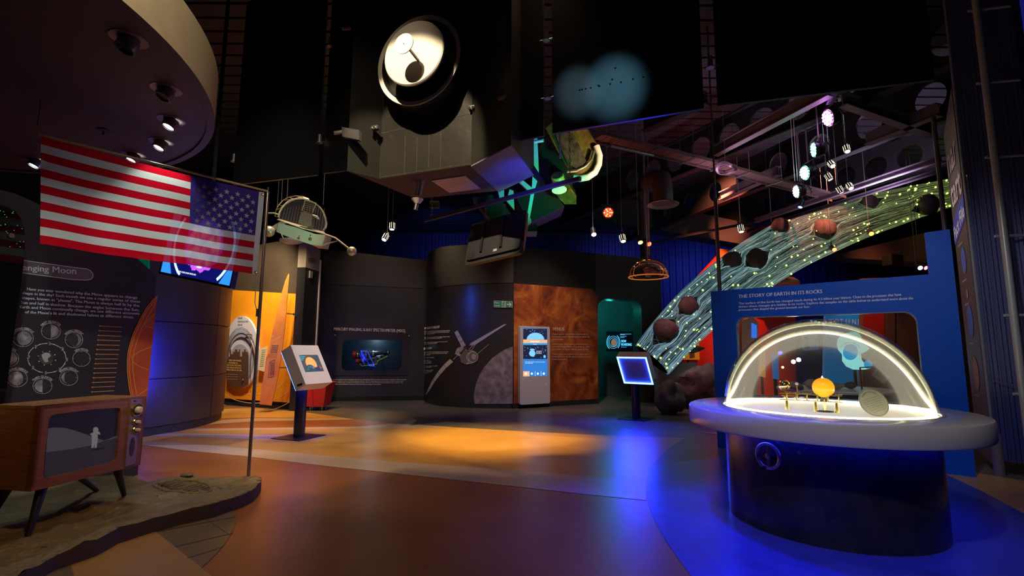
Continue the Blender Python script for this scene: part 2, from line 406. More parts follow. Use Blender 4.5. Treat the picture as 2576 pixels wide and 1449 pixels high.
fpoly([(300, 1090), (440, 1090), (700, 1095), (825, 1097), (800, 1107), (700, 1107), (410, 1097), (280, 1096)], 3)
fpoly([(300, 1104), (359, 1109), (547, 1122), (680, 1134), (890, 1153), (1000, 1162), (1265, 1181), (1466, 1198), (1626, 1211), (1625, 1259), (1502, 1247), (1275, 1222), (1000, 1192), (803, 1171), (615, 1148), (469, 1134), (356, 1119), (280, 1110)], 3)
C_, R_ = (9.06, 3.165), 7.968
P = [(C_[0] + R_ * math.cos(t), C_[1] + R_ * math.sin(t)) for t in [math.radians(a) for a in range(158, 212, 2)]]
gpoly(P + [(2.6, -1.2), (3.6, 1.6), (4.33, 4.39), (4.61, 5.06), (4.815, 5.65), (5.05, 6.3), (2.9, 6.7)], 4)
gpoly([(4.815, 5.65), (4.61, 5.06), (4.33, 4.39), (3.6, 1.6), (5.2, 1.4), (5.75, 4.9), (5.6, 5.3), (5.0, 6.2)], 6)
fpoly([(1735, 1084), (1840, 1092), (1840, 1098)], 3)
gpoly([(4.326, 4.392), (3.9, 3.1), (5.2, 2.6), (5.6, 4.0)], 3)
tc_, tr_ = (-4.474, 2.961), 2.578
A_ = [(tc_[0] + tr_ * math.cos(t), tc_[1] + tr_ * math.sin(t)) for t in [math.radians(a) for a in range(-60, 62, 3)]]
gpoly(A_ + [(-4.4, 5.2), (-4.4, 1.0)], 5)
fpoly([(388, 1336), (530, 1449), (700, 1600), (186, 1600), (186, 1449), (177, 1419), (300, 1330)], 6)
fpoly([(186, 1449), (177, 1419), (0, 1500), (0, 1700), (200, 1700)], 5)
LZ[0] += 1
fs_ = lambda a, b, o=0: gp(a, b, LZ[0] * .0004 + .0002)
for q in ([(507, 1298), (578, 1346)], [(440, 1375), (587, 1341)], [(470, 1404), (560, 1376)], [(392, 1338), (592, 1300)]): dline(fl, q, 1.6, fs_, 0, 7)
floor = struct(fl.build('floor', [L_DARK, L_RUST, L_OCH, L_PALE, L_BLUE, L_WOOD, L_TAN, L_LINE], smooth=0))

# ============================================================ OUTER WALLS AND CEILING
NAVY = mat('navy_cladding', (.02, .028, .09), .5, noise_amt=.2, nscale=3)
DECK = mat('roof_deck', (.05, .045, .06), .6, noise_amt=.2, nscale=2)
def ribbed(a, b, z0, z1, pitch=.3, depth=.05, m=0):
    a, b = V(a), V(b); n = int((b - a).length / pitch); d = (b - a).normalized(); nn = V((d.y, -d.x, 0)) * depth; mb = MB(); pr = []
    for i in range(n):
        p = a + d * (i * pitch)
        pr += [p, p + d * pitch * .42, p + d * pitch * .5 + nn, p + d * pitch * .92 + nn]
    pr.append(b)
    for p, q in zip(pr, pr[1:]): mb.poly([(p.x, p.y, z0), (q.x, q.y, z0), (q.x, q.y, z1), (p.x, p.y, z1)], m)
    return mb
struct(ribbed((-12, 22, 0), (15, 22, 0), 0, 6.6).build('wall_back', NAVY, smooth=0))
struct(MB().box((-12.1, 8, 3.3), (.2, 28, 6.6)).build('wall_left', BLKM, smooth=0))
struct(MB().box((15.1, 8, 3.3), (.2, 28, 6.6)).build('wall_right', BLKM, smooth=0))
cl = MB(); y = -3.0
cl.box((1.5, 9.5, 6.75), (27, 25, .1))
while y < 22:
    cl.box((1.5, y, 6.66), (27, .28, .08)); y += .34
struct(cl.build('ceiling', DECK, smooth=0))

# ------------------------------------------------------------ dark gallery walls
def wall_strip(name, path, tops, seam=None, th=.16, m=None, m2=None, z0=0.0, lip=True):
    """path of floor points, tops = z at each point; seam = fraction list where the upper band starts"""
    mb = MB(); n = len(path); P = [V((p[0], p[1], 0)) for p in path]; B = []
    for i in range(n):
        d = (P[min(i + 1, n - 1)] - P[max(i - 1, 0)]).normalized(); B.append(P[i] + V((-d.y, d.x, 0)) * th)
    Z = lambda q, z: (q.x, q.y, z)
    for i in range(n - 1):
        j = i + 1; s0 = seam[i] if seam else tops[i]; s1 = seam[j] if seam else tops[j]
        mb.poly([Z(P[i], z0), Z(P[j], z0), Z(P[j], s1), Z(P[i], s0)], 0)
        if seam:
            off = .012
            a = P[i] - (B[i] - P[i]).normalized() * off; b = P[j] - (B[j] - P[j]).normalized() * off
            mb.poly([Z(P[i], s0), Z(P[j], s1), Z(b, s1), Z(a, s0)], 1)
            mb.poly([Z(a, s0), Z(b, s1), Z(b, tops[j]), Z(a, tops[i])], 1)
        mb.poly([Z(P[i], tops[i]), Z(P[j], tops[j]), Z(B[j], tops[j]), Z(B[i], tops[i])], 1)
        mb.poly([Z(B[i], z0), Z(B[i], tops[i]), Z(B[j], tops[j]), Z(B[j], z0)], 0)
    for i in (0, n - 1): mb.poly([Z(P[i], z0), Z(B[i], z0), Z(B[i], tops[i]), Z(P[i], tops[i])], 0)
    return mb, [m or WALLD, m2 or WALLU]

# spectrometer wall with its window opening
mA, mB_ = gp(786, 1010), gp(1072, 1006)
u_ = (mB_ - mA).normalized(); nM = V((-u_.y, u_.x, 0))           # nM points away from the camera
surfM = plane_surf(mA, nM); LM = (mB_ - mA).length
def abM(px, py): q = surfM(px, py) - mA; return (q.dot(u_), q.z)
fM = lambda a, b, c: mA + u_ * a + V((0, 0, b)) + nM * c
s0, s1 = zfor(mA, 714), zfor(mB_, 727); t0, t1 = zfor(mA, 626), zfor(mB_, 660)
wa, wb = abM(856, 934), abM(1014, 854)
hole = rr(wa[0], wa[1], wb[0], wb[1], .14)
mb = MB(); plate(mb, [(0, 0), (LM + .6, 0), (LM + .6, s1), (0, s0)], [hole], fM, .16, 0)
g = lambda a, b, c: fM(a, b, c - .014)
plate(mb, [(0, s0), (LM + .6, s1), (LM + .6, t1), (0, t0)], [], g, .17, 1)
struct(mb.build('wall_spectrometer', [WALLD, WALLU], smooth=0))
struct(MB().box(mA + u_ * (LM / 2) - nM * .012 + V((0, 0, .055)), (LM, .02, .11), Matrix((u_, nM, V((0, 0, 1)))).transposed()).build('baseboard_spectrometer', BLKM, smooth=0))

# curved pillar wall running into the mural wall, then the doorway wall
pc = [(1072, 1003), (1066, 1007), (1070, 1012), (1082, 1016), (1100, 1020), (1130, 1023), (1180, 1026), (1235, 1027.5), (1290, 1028)]
pathC = [gp(*q) for q in pc]
vA, vB = gp(1290, 1028), gp(1504, 1015)
vC = gp(1650, 1012.5)
topp = [652, 645, 636, 628, 622, 618, 616, 618, 622]; seamp = [736, 731, 729, 726, 722, 718, 714, 712, 711]
tops = [zfor(P_, y_) for P_, y_ in zip(pathC, topp)]; seams = [zfor(P_, y_) for P_, y_ in zip(pathC, seamp)]
# smooth the curved part
def dens(path, vals, k=4):
    out, vo = [], [[] for _ in vals]; n = len(path)
    for i in range(n - 1):
        for q in range(k):
            t = q / k; p0, p1, p2, p3 = path[max(i - 1, 0)], path[i], path[i + 1], path[min(i + 2, n - 1)]
            f = lambda a, b, c, d: .5 * ((2 * b) + (-a + c) * t + (2 * a - 5 * b + 4 * c - d) * t * t + (-a + 3 * b - 3 * c + d) * t ** 3)
            out.append(V((f(p0.x, p1.x, p2.x, p3.x), f(p0.y, p1.y, p2.y, p3.y), 0)))
            for vi, vv in enumerate(vals): vo[vi].append(vv[i] * (1 - t) + vv[i + 1] * t)
    out.append(path[-1]); [vo[i].append(v[-1]) for i, v in enumerate(vals)]
    return out, vo
dC, (dT, dS) = dens(pathC, [tops, seams])
mb, mm = wall_strip('w', dC, dT, dS, m=mat('pillar_wall_paint', (.03, .028, .03), .33, noise_amt=.1, nscale=3))
struct(mb.build('wall_curved', mm, smooth=50))
surfC = path_surf(dC)
uV = (vB - vA).normalized(); nV = V((-uV.y, uV.x, 0)); surfV = plane_surf(vA, nV)
fV = lambda a, b, c: vA + uV * a + V((0, 0, b)) + nV * c
def abV(px, py): q = surfV(px, py) - vA; return (q.dot(uV), q.z)
LV = (vB - vA).length
uD = (vC - vB).normalized(); nD = V((-uD.y, uD.x, 0)); surfD = plane_surf(vB, nD)
fD = lambda a, b, c: vB + uD * a + V((0, 0, b)) + nD * c
def abD(px, py): q = surfD(px, py) - vB; return (q.dot(uD), q.z)
LD = (vC - vB).length
zt = 3.95
mb = MB(); plate(mb, [(0, 0), (LV, 0), (LV, zt), (0, dT[-1])], [], fV, .16)
struct(mb.build('wall_mural', [WALLU], smooth=0))
da, db = abD(1507, 1011), abD(1613, 754)
dh = rr(da[0], 0.0, db[0], db[1], .28, 8, (1, 1, 0, 0))
outer = [(0, 0), (da[0], 0)] + list(reversed(dh[:-2])) + [(db[0], 0), (LD + .25, 0), (LD + .25, zt - .1), (0, zt)]
plate(mb, outer, [], fD, .5)
struct(mb.build('wall_doorway', [WALLU], smooth=0))
mb = MB(); skirt = Matrix((uV, nV, V((0, 0, 1)))).transposed()
mb.box(vA + uV * (LV / 2) - nV * .012 + V((0, 0, .06)), (LV, .02, .12), skirt)
struct(mb.build('baseboard_mural', BLKM, smooth=0))
# room behind the doorway
TEAL = mat('boarding_room_wall', (.12, .2, .22), .5, noise_amt=.1, nscale=4)
br = MB(); o_ = fD(da[0] + .25, 0, 0)
br.box(fD(.9, 1.5, 2.2), (3.2, .1, 3.0), Matrix((uD, nD, V((0, 0, 1)))).transposed())
br.box(fD(-.72, 1.5, 1.35), (.08, 1.7, 3.0), Matrix((uD, nD, V((0, 0, 1)))).transposed())
br.box(fD(2.0, 1.5, 1.35), (.08, 1.7, 3.0), Matrix((uD, nD, V((0, 0, 1)))).transposed())
for x_ in (.25, .75, 1.25, 1.55): br.box(fD(x_, 1.5, 2.14), (.02, .02, 3.0), Matrix((uD, nD, V((0, 0, 1)))).transposed())
struct(br.build('wall_boarding', TEAL, smooth=0))

# orange alcove: back wall, upper brown band, side wall
oA, oB = gp(470, 1012), gp(740, 1032)
uO = (oB - oA).normalized(); nO = V((-uO.y, uO.x, 0)); surfO = plane_surf(oA, nO); LO = (oB - oA).length
fO = lambda a, b, c: oA + uO * a + V((0, 0, b)) + nO * c
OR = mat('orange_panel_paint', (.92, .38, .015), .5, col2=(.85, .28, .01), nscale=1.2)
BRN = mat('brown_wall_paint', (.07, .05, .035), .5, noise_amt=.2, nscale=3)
pAo, pBo = oA, oB
so0, so1 = zfor(oA, 724), zfor(oB, 740); to0, to1 = zfor(oA, 640), zfor(oB, 596)
mb = MB(); plate(mb, [(0, .16), (LO, .16), (LO, so1), (0, so0)], [], fO, .1, 0)
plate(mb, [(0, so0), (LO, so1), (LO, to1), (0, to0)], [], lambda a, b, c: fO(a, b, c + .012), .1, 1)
plate(mb, [(0, 0), (LO, 0), (LO, .16), (0, .16)], [], lambda a, b, c: fO(a, b, c + .03), .1, 2)
struct(mb.build('wall_alcove', [OR, BRN, BLKM], smooth=0))
# swirls printed in the lower orange wall
mb = MB(); SW = mat('swirl_print', (.95, .60, .22), .5)
for k in range(4): dring(mb, 640, 930 + 6 * k, 60 + 22 * k, 40 + 16 * k, 1.6, surfO, .006, 0, 40, .2, 2.6)
struct(mb.build('trim_alcove_swirls', SW, smooth=0))
# square column beside the alcove with a lit tan upper face
cA, cB = gp(738, 1033), gp(787, 1024)
colA = [cA, V((cA.x + .55, cA.y + .35, 0))]
mb = MB(); 
cP = [gp(748, 1034), gp(785, 1026)]; uc = (cP[1] - cP[0]).normalized(); nc = V((-uc.y, uc.x, 0))
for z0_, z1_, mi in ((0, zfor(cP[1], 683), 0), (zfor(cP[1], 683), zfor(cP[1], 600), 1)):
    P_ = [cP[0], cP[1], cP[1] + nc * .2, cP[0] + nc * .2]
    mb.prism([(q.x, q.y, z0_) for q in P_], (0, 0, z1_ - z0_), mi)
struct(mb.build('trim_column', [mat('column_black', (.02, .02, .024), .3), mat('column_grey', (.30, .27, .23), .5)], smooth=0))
surfCol = plane_surf(cP[0], nc)
cz = lambda z: V((cP[1].x, cP[1].y, z)) + uc * .02
struct(MB().box(cz(1.75), (.05, .03, 3.5), Matrix((uc, nc, V((0, 0, 1)))).transposed()).build('trim_column_lit_edge', mat('edge_lit_white', (.7, .66, .6), .4), smooth=0))  # white strip stands in for the light along the column edge
q = tag(MB().box(surfCol(782, 691, .02), (.13, .03, .17), Matrix((uc, nc, V((0, 0, 1)))).transposed(), bev=.008).build('wall_switch', mat('switch_frame', (.55, .6, .62), .3, .6)), 'small metal-framed switch box high on the black column', 'switch')
q2 = MB().box(surfCol(782, 691, .04), (.075, .01, .11), Matrix((uc, nc, V((0, 0, 1)))).transposed()).build('switch_face', BLKM, q, smooth=0)
q = MB()
for k in range(4): dline(q, [(776, 650 + 3 * k), (795, 651 + 3 * k)], 1.6, surfCol, .004)
tag(q.build('notice_plate', mat('dark_print', (.06, .06, .055), .6)), 'dark lines of small print on the pale upper face of the column', 'notice')

# curved grey wall on the left
gw = [(-6.9, 6.3), (-6.2, 6.9)] + [tuple(gp(*q))[:2] for q in [(345, 1102), (400, 1093), (450, 1085), (490, 1076), (520, 1068), (545, 1059), (557, 1050)]]
gpth, (gt,) = dens([V((a, b, 0)) for a, b in gw], [[2.95] * len(gw)])
GZ = [.14, .87, 1.78]; mb = MB()
surfG = path_surf(gpth)
cum = [0]
for a, b in zip(gpth, gpth[1:]): cum.append(cum[-1] + (b - a).length)
# tile boundaries along the wall
tiles = [0, cum[-1] - 3.6, cum[-1] - .95, cum[-1]]
def gpos(s):
    for i in range(len(gpth) - 1):
        if cum[i + 1] >= s or i == len(gpth) - 2:
            t = (s - cum[i]) / max(cum[i + 1] - cum[i], 1e-6); d = (gpth[i + 1] - gpth[i]).normalized()
            return gpth[i] + (gpth[i + 1] - gpth[i]) * t, V((-d.y, d.x, 0))
for ta, tb in zip(tiles, tiles[1:]):
    for za, zb in ((.14, .87), (.885, 1.775), (1.79, 2.95)):
        n = 12; off = -.03
        S = [ta + .008 + (tb - ta - .016) * k / n for k in range(n + 1)]
        F_ = [gpos(s) for s in S]
        fr = [p + nn * off for p, nn in F_]; bk = [p + nn * .03 for p, nn in F_]
        for k in range(n):
            a, b, c, d = fr[k], fr[k + 1], bk[k], bk[k + 1]
            z_ = lambda q, z: (q.x, q.y, z)
            mb.poly([z_(a, za), z_(b, za), z_(b, zb), z_(a, zb)]); mb.poly([z_(a, zb), z_(b, zb), z_(d, zb), z_(c, zb)]); mb.poly([z_(a, za), z_(b, za), z_(d, za), z_(c, za)])
        for k in (0, n): mb.poly([(fr[k].x, fr[k].y, za), (bk[k].x, bk[k].y, za), (bk[k].x, bk[k].y, zb), (fr[k].x, fr[k].y, zb)])
b2, mm = wall_strip('w', [p for p in gpth], [2.95] * len(gpth), None, .28)
for f_, m_ in zip(b2.f, b2.m): pass
mb.add(b2.v, b2.f, 1)
struct(mb.build('wall_grey_curved', [GREYW, mat('wall_recess', (.02, .018, .02), .6)], smooth=30))

# ============================================================ LEFT: slab, television, flag, moon panel, monitor
SLABTOP = .11
LUNAR = mat('lunar_cast', (.27, .19, .09), .5, col2=(.14, .10, .05), nscale=5, bump=1, bscale=22)
LUNARS = mat('lunar_cast_edge', (.055, .04, .035), .7, bump=.4, bscale=20)
front = [(-700, 1800), (-250, 1530), (44, 1446), (118, 1402), (145, 1388), (243, 1355), (300, 1328), (337, 1318), (388, 1303), (456, 1284), (540, 1267), (597, 1247), (641, 1230), (656, 1213), (657, 1202), (648, 1198)]
back_ = [(630, 1196), (591, 1198), (540, 1201), (500, 1193), (456, 1193), (430, 1198), (371, 1210), (338, 1200), (290, 1193), (200, 1200), (60, 1215), (-200, 1240), (-700, 1300)]
so = [gp(a, b, SLABTOP) for a, b in front + back_]
# resample the outline and wobble it slightly
def resamp(P, step):
    out = []
    for a, b in zip(P, P[1:] + P[:1]):
        n = max(1, int((b - a).length / step))
        for k in range(n):
            q = a.lerp(b, k / n); nz = noise.noise(q * 3) * .02; out.append(q + V((nz, -nz, 0)))
    return out
ro = resamp(so, .06)
vs, fs = fill2d([(p.x, p.y) for p in ro])
bm = bmesh.new(); vv = [bm.verts.new((a, b, SLABTOP)) for a, b in vs]
for f in fs:
    try: bm.faces.new([vv[i] for i in f])
    except ValueError: pass
bmesh.ops.remove_doubles(bm, verts=bm.verts, dist=1e-4)
for it in range(7):
    long_ = [e for e in bm.edges if e.calc_length() > .07]
    if not long_: break
    bmesh.ops.subdivide_edges(bm, edges=long_, cuts=1); bmesh.ops.triangulate(bm, faces=bm.faces)
edge_pts = [V((p.x, p.y)) for p in ro]
crat = [(gp(250, 1300, .11), .22), (gp(120, 1400, .11), .2), (gp(420, 1255, .11), .12), (gp(200, 1285, .11), .1), (gp(560, 1225, .11), .07)]
def slabz(x, y, edge=False):
    p = V((x, y, 0)); z = SLABTOP + .013 * noise.fractal(p * 3.2, 1, 2, 4) + .007 * noise.noise(p * 11) + .005 * noise.noise(p * 26)
    for c, r in crat:
        d = (V((x, y)) - V((c.x, c.y))).length / r
        if d < 1.5: z += -.022 * max(0, 1 - d * d) + .010 * math.exp(-((d - 1.05) / .18) ** 2)
    return z
for v in bm.verts: v.co.z = slabz(v.co.x, v.co.y)
bm.verts.index_update()
sl = MB(); sl.add([v.co.copy() for v in bm.verts], [tuple(v.index for v in f.verts) for f in bm.faces], 0); bm.free()
n = len(ro); top_ = [(p.x, p.y, slabz(p.x, p.y)) for p in ro]
low = [(p.x + .01 * noise.noise(p * 9), p.y + .01 * noise.noise(p * 8), .004) for p in ro]
sl.add(top_ + low, [(i, (i + 1) % n, (i + 1) % n + n, i + n) for i in range(n)], 1)
slab = thing('lunar_surface_slab', (-3.2, 3.9, 0), 'cast slab of grey-brown moon surface with a ribbed boot print under the flagpole', 'display base')
sl.build('ground_cast', [LUNAR, LUNARS], slab, smooth=50)
# boot print: ribs across a long oval hollow
bp = MB(); a_, b_ = gp(405, 1212, .12), gp(515, 1232, .12); dd = (b_ - a_).normalized(); sd = V((-dd.y, dd.x, 0)); L_ = (b_ - a_).length
for k in range(12):
    t = (k + .5) / 12; wd = .10 * (1 - (2 * t - 1) ** 4) ** .5 * (1.0 if t > .45 else .85); c = a_.lerp(b_, t)
    zz = slabz(c.x, c.y); bp.box((c.x, c.y, zz + .004), (L_ / 30, wd * 1.9, .016), Matrix((dd, sd, V((0, 0, 1)))).transposed(), bev=.003)
ringp = []
for k in range(36):
    t = 2 * PI * k / 36; c = (a_ + b_) / 2 + dd * (L_ * .56 * math.cos(t)) + sd * (.14 * math.sin(t)); ringp.append(V((c.x, c.y, slabz(c.x, c.y) + .004)))
bp.tube(ringp, .012, 6, closed=True)
bp.build('boot_print', LUNAR, slab)
st_ = MB()
for k in range(26):
    px, py = R.uniform(380, 650), R.uniform(1203, 1290); c = gp(px, py, .12)
    if py > 1300 - (px - 300) * .25: continue
    st_.sphere((c.x, c.y, slabz(c.x, c.y)), R.uniform(.008, .022), 8, sc=(1, 1.2, .6))
st_.sphere((gp(470, 1196, .12).x, gp(470, 1196, .12).y, .125), .045, 12, sc=(1.5, .8, .55))
st_.build('loose_stones', LUNAR, slab)['kind'] = 'stuff'

# television
WOOD = mat('walnut_veneer', (.33, .125, .035), .38, col2=(.19, .065, .02), nscale=7, stretch=(1, 1, 14), coat=.2)
WOODT = mat('walnut_veneer_top', (.33, .125, .035), .34, col2=(.2, .07, .022), nscale=7, stretch=(14, 1.2, 1), coat=.2)
pBL = at(78, 1237, 3.45); zb_ = pBL.z; pBR = gp(353, 1169, zb_); pTL = V((pBL.x, pBL.y, zfor(pBL, 1022))); zt_ = pTL.z
uT = (pBR - pBL); WT = uT.length; uT.normalize(); nT = V((-uT.y, uT.x, 0))   # away from the viewer
surfT = plane_surf(pBL, nT); HT = zt_ - zb_; DT = .42
fT = lambda a, b, c: pBL + uT * a + V((0, 0, b)) + nT * c
def abT(px, py): q = surfT(px, py) - pBL; return (q.dot(uT), q.z)
XT = Matrix((uT, nT, V((0, 0, 1)))).transposed()
tv = thing('vintage_television', fT(WT / 2, 0, DT / 2) * 1 - V((0, 0, zb_ - .11)), 'walnut-cased vintage television on splayed black legs showing an astronaut on the moon', 'television')
q0, q1 = abT(108, 1200), abT(303, 1026)
scr = [abT(*p) for p in [(109, 1196), (112, 1202), (120, 1202), (205, 1182), (280, 1163), (291, 1157), (294, 1150), (302, 1080), (304, 1036), (302, 1028), (296, 1026), (230, 1030), (140, 1042), (128, 1046), (123, 1056), (112, 1150)]]
mb = MB(); plate(mb, [(0, 0), (WT, 0), (WT, HT), (0, HT)], [scr], fT, .05, 0)
mb.box(fT(WT / 2, .012, DT / 2 + .02), (WT, DT - .04, .024), XT, 0); mb.box(fT(WT / 2, HT - .012, DT / 2), (WT, DT, .024), XT, 1)
mb.box(fT(.012, HT / 2, DT / 2), (.024, DT, HT - .04), XT, 0); mb.box(fT(WT - .012, HT / 2, DT / 2), (.024, DT, HT - .04), XT, 0)
mb.box(fT(WT / 2, HT / 2, DT), (WT - .04, .02, HT - .04), XT, 0)
mb.build('cabinet', [WOOD, WOODT], tv, smooth=0)
# picture tube
cx_, cy_ = sum(a for a, b in scr) / len(scr), sum(b for a, b in scr) / len(scr)
PIC = glow('tv_picture_dark', (.012, .009, .013), 1); 
PIC = mat('tv_picture_sky', (.006, .005, .006), .25, emit=(.007, .005, .008), es=1)
PICH = mat('tv_picture_hill', (.007, .006, .007), .25, emit=(.042, .033, .040), es=1)
PICG = mat('tv_picture_ground', (.007, .006, .007), .25, emit=(.016, .012, .016), es=1)
PICA = mat('tv_picture_figure', (.008, .008, .008), .3, emit=(.13, .11, .115), es=1)
mb = MB(); sc2 = [(cx_ + (a - cx_) * 1.02, cy_ + (b - cy_) * 1.02) for a, b in scr]
plate(mb, sc2, [], lambda a, b, c: fT(a, b, c + .022), .02)
pt = mb.build('screen', PIC, tv, smooth=0)
sT = plane_surf(pBL + nT * .021, nT)
mb = MB()
dpoly(mb, [(121, 1078), (135, 1075), (160, 1076), (185, 1082), (215, 1092), (240, 1101), (262, 1108), (299, 1094), (293, 1148), (280, 1162), (206, 1181), (120, 1200), (111, 1195)], sT, .001, 0)
dpoly(mb, [(116, 1138), (180, 1130), (240, 1118), (262, 1109), (299, 1100), (293, 1148), (280, 1162), (206, 1181), (120, 1200), (111, 1195)], sT, .002, 1)
dpoly(mb, [(228, 1131), (265, 1124), (262, 1128), (240, 1134)], sT, .0025, 2)
mb.build('moon_landscape', [PICH, PICG, PIC], pt, smooth=0)
mb = MB()
dpoly(mb, ell(241, 1082, 7, 8), sT, .003); dpoly(mb, [(229, 1090), (236, 1087), (250, 1086), (253, 1092), (250, 1094), (246, 1092), (246, 1104), (243, 1126), (238, 1127), (238, 1112), (236, 1126), (230, 1127), (231, 1108), (231, 1096), (226, 1093)], sT, .0035)
mb.build('astronaut_image', PICA, pt, smooth=0)
# control strip
mb = MB(); cp_ = [abT(*p) for p in [(312, 1174), (337, 1166), (354, 1003), (327, 1005)]]
plate(mb, cp_, [], lambda a, b, c: fT(a, b, c - .012), .012)
ctl = mb.build('control_panel', mat('tv_trim_metal', (.34, .24, .22), .4, .5), tv, smooth=0)
BRASS = mat('brass', (.80, .56, .20), .28, 1.0); DIALK = mat('dial_black', (.03, .025, .02), .4); CREAM = mat('cream_plastic', (.72, .6, .38), .4)
Xk = look_mat(-nT)
for px, py, r in ((339, 1031, .052), (337, 1061, .029), (336, 1081, .029)):
    c = surfT(px, py) - nT * .012
    k = MB().lathe(c, [(1e-4, .002), (r, .002), (r, .012), (r * .82, .018), (r * .8, .014)], 32, Xk).build('channel_dial' if r > .05 else 'tuning_dial', BRASS, ctl)
    k2 = MB().lathe(c, [(r * .82, .012), (r * .8, .016), (r * .55, .018)], 32, Xk, m=0)
    k2.lathe(c, [(r * .56, .012), (r * .52, .04), (r * .35, .048), (1e-4, .048)], 10 if r > .05 else 24, Xk, m=1)
    k2.build('dial_knob', [DIALK, CREAM], ctl)
mb = MB(); gc = abT(329, 1124)
plate(mb, ell(gc[0], gc[1], .022, .075), [], lambda a, b, c: fT(a, b, c - .014), .004)
for k in range(9): mb.tube([fT(gc[0] + .019 * s_ * math.sqrt(max(.01, 1 - ((k - 4) / 5) ** 2)), gc[1] + (k - 4) * .015, -.017) for s_ in (-1, 1)], .0022, 5, 1)
mb.build('speaker_grille', [DIALK, BRASS], ctl, smooth=0)
mb = MB(); mb.box(surfT(339, 1009, .014), (.022, .006, .012), XT); mb.build('brand_badge', DIALK, ctl, smooth=0)
LEGM = mat('black_leg', (.014, .013, .013), .45)
for (ta, tc, fx, fy) in ((.14, .08, 70, 1350), (.84, .08, 313, 1249), (.70, DT - .03, 246, 1236), (.14, DT - .06, None, None)):
    topc = fT(ta * WT if ta > .2 else .13, .0, tc)
    foot = gp(fx, fy, .105) if fx else V((topc.x - .1, topc.y - .05, .1))
    mb = MB().tube([topc + (topc - foot) * .02, foot], [.033, .016], 14); mb.build('leg', LEGM, tv)

# flag on its pole
PB = gp(625, 1196, .11); PX = zfor(PB, 479)
POLE = mat('pole_metal', (.42, .33, .22), .32, .9)
FLAG_R = cloth('flag_red', (.66, .006, .02)); FLAG_W = cloth('flag_white', (.72, .71, .66)); FLAG_B = cloth('flag_blue', (.07, .04, .26), .4, .05)
fr_t = V((PB.x - .025, PB.y - .02, zfor(PB, 486))); fr_b = V((PB.x - .025, PB.y - .02, zfor(PB, 690)))
HF = fr_t.z - fr_b.z
Yl = 3.93
for _ in range(20):
    a = at(103, 342, Yl); b = at(99, 614, Yl); Yl *= (HF * 1.0) / (a.z - b.z)
fl_t = at(103, 342, Yl); fl_b = at(99, 614, Yl)
pole = thing('flagpole', PB, 'tall slender metal flagpole rising from the tip of the moon slab', 'flagpole')
mb = MB().tube([PB - V((0, 0, .01)), (PB.x, PB.y, PX - .02)], .0165, 16); mb.build('shaft', POLE, pole)
mb = MB().lathe((PB.x, PB.y, PX - .03), [(.019, 0), (.02, .012), (.009, .02), (.008, .05), (.012, .058), (.004, .068)], 14); mb.build('finial', POLE, pole)
bar_l = at(95, 338, Yl)
mb = MB().tube([V((PB.x, PB.y, fr_t.z + .02)), bar_l], .011, 10); mb.build('cross_bar', mat('bar_wood', (.5, .33, .12), .5), pole)
mb = MB().tube([V((PB.x - .05, PB.y - .02, fr_b.z)), V((PB.x - .045, PB.y - .02, fr_b.z - .3)), V((PB.x - .012, PB.y - .01, fr_b.z - .42))], .004, 6); mb.build('halyard', CABLE, pole)
mb = MB().tube([V((PB.x - .02, PB.y - .01, fr_b.z - .36)), V((PB.x - .02, PB.y - .01, fr_b.z - .44))], .012, 8); mb.build('cleat', mat('cleat_dark', (.08, .05, .03), .5), pole)
flag = thing('flag', fr_b, 'red, white and blue striped flag with white stars stretched from a cross bar', 'flag')
dF = (fl_t - fr_t); nF = V((dF.y, -dF.x, 0)).normalized()
def FP(u, v, off=0):
    t = fr_t.lerp(fl_t, u); b = fr_b.lerp(fl_b, u); p = t.lerp(b, v)
    wv = .035 * math.sin(u * 9 + v * 1.2) * v ** .6 * (.4 + .6 * math.sin(PI * min(u, 1))) + .012 * math.sin(u * 23 + 2 * v) * v + .02 * math.sin(3.1 * u + v * 2.4) * v
    p = p + nF * (wv + off) - V((0, 0, .018 * math.sin(PI * u) * (1 - .4 * v)))
    return p
mb = MB(); NU, NVR = 96, 4; rows = 13 * NVR; u0 = .032
grid = [[FP(u0 + (1 - u0) * i / NU, j / rows) for i in range(NU + 1)] for j in range(rows + 1)]
vv = [p for r_ in grid for p in r_]; fcs = []; mids = []
sv = [0.0] + [.045 + (1 - .045) * k / 12 for k in range(13)]
for j in range(rows):
    st = j // NVR
    for i in range(NU):
        k = j * (NU + 1) + i; fcs.append((k, k + 1, k + NU + 2, k + NU + 1))
        mids.append(2 if (st < 7 and i < 36) else (0 if st % 2 == 0 else 1))
k0 = len(mb.v); mb.v += vv; mb.f += [tuple(k0 + i for i in f) for f in fcs]; mb.m += mids
mb.build('stripes_and_canton', [FLAG_R, FLAG_W, FLAG_B], flag, smooth=60)
mb = MB(); hd = [[FP(i * u0 / 2, j / 20, .002) for i in range(3)] for j in range(21)]
for j in range(20):
    for i in range(2): mb.poly([hd[j][i], hd[j][i + 1], hd[j + 1][i + 1], hd[j + 1][i]])
mb.build('header_strip', cloth('flag_header', (.72, .70, .70), .3, 0), flag, smooth=60)
for v in (.03, .975): MB().lathe(FP(u0 * .45, v, -.006), [(.006, 0), (.012, .003), (.012, -.003), (.006, 0)], 14, look_mat(nF)).build('grommet', BRASS, flag)
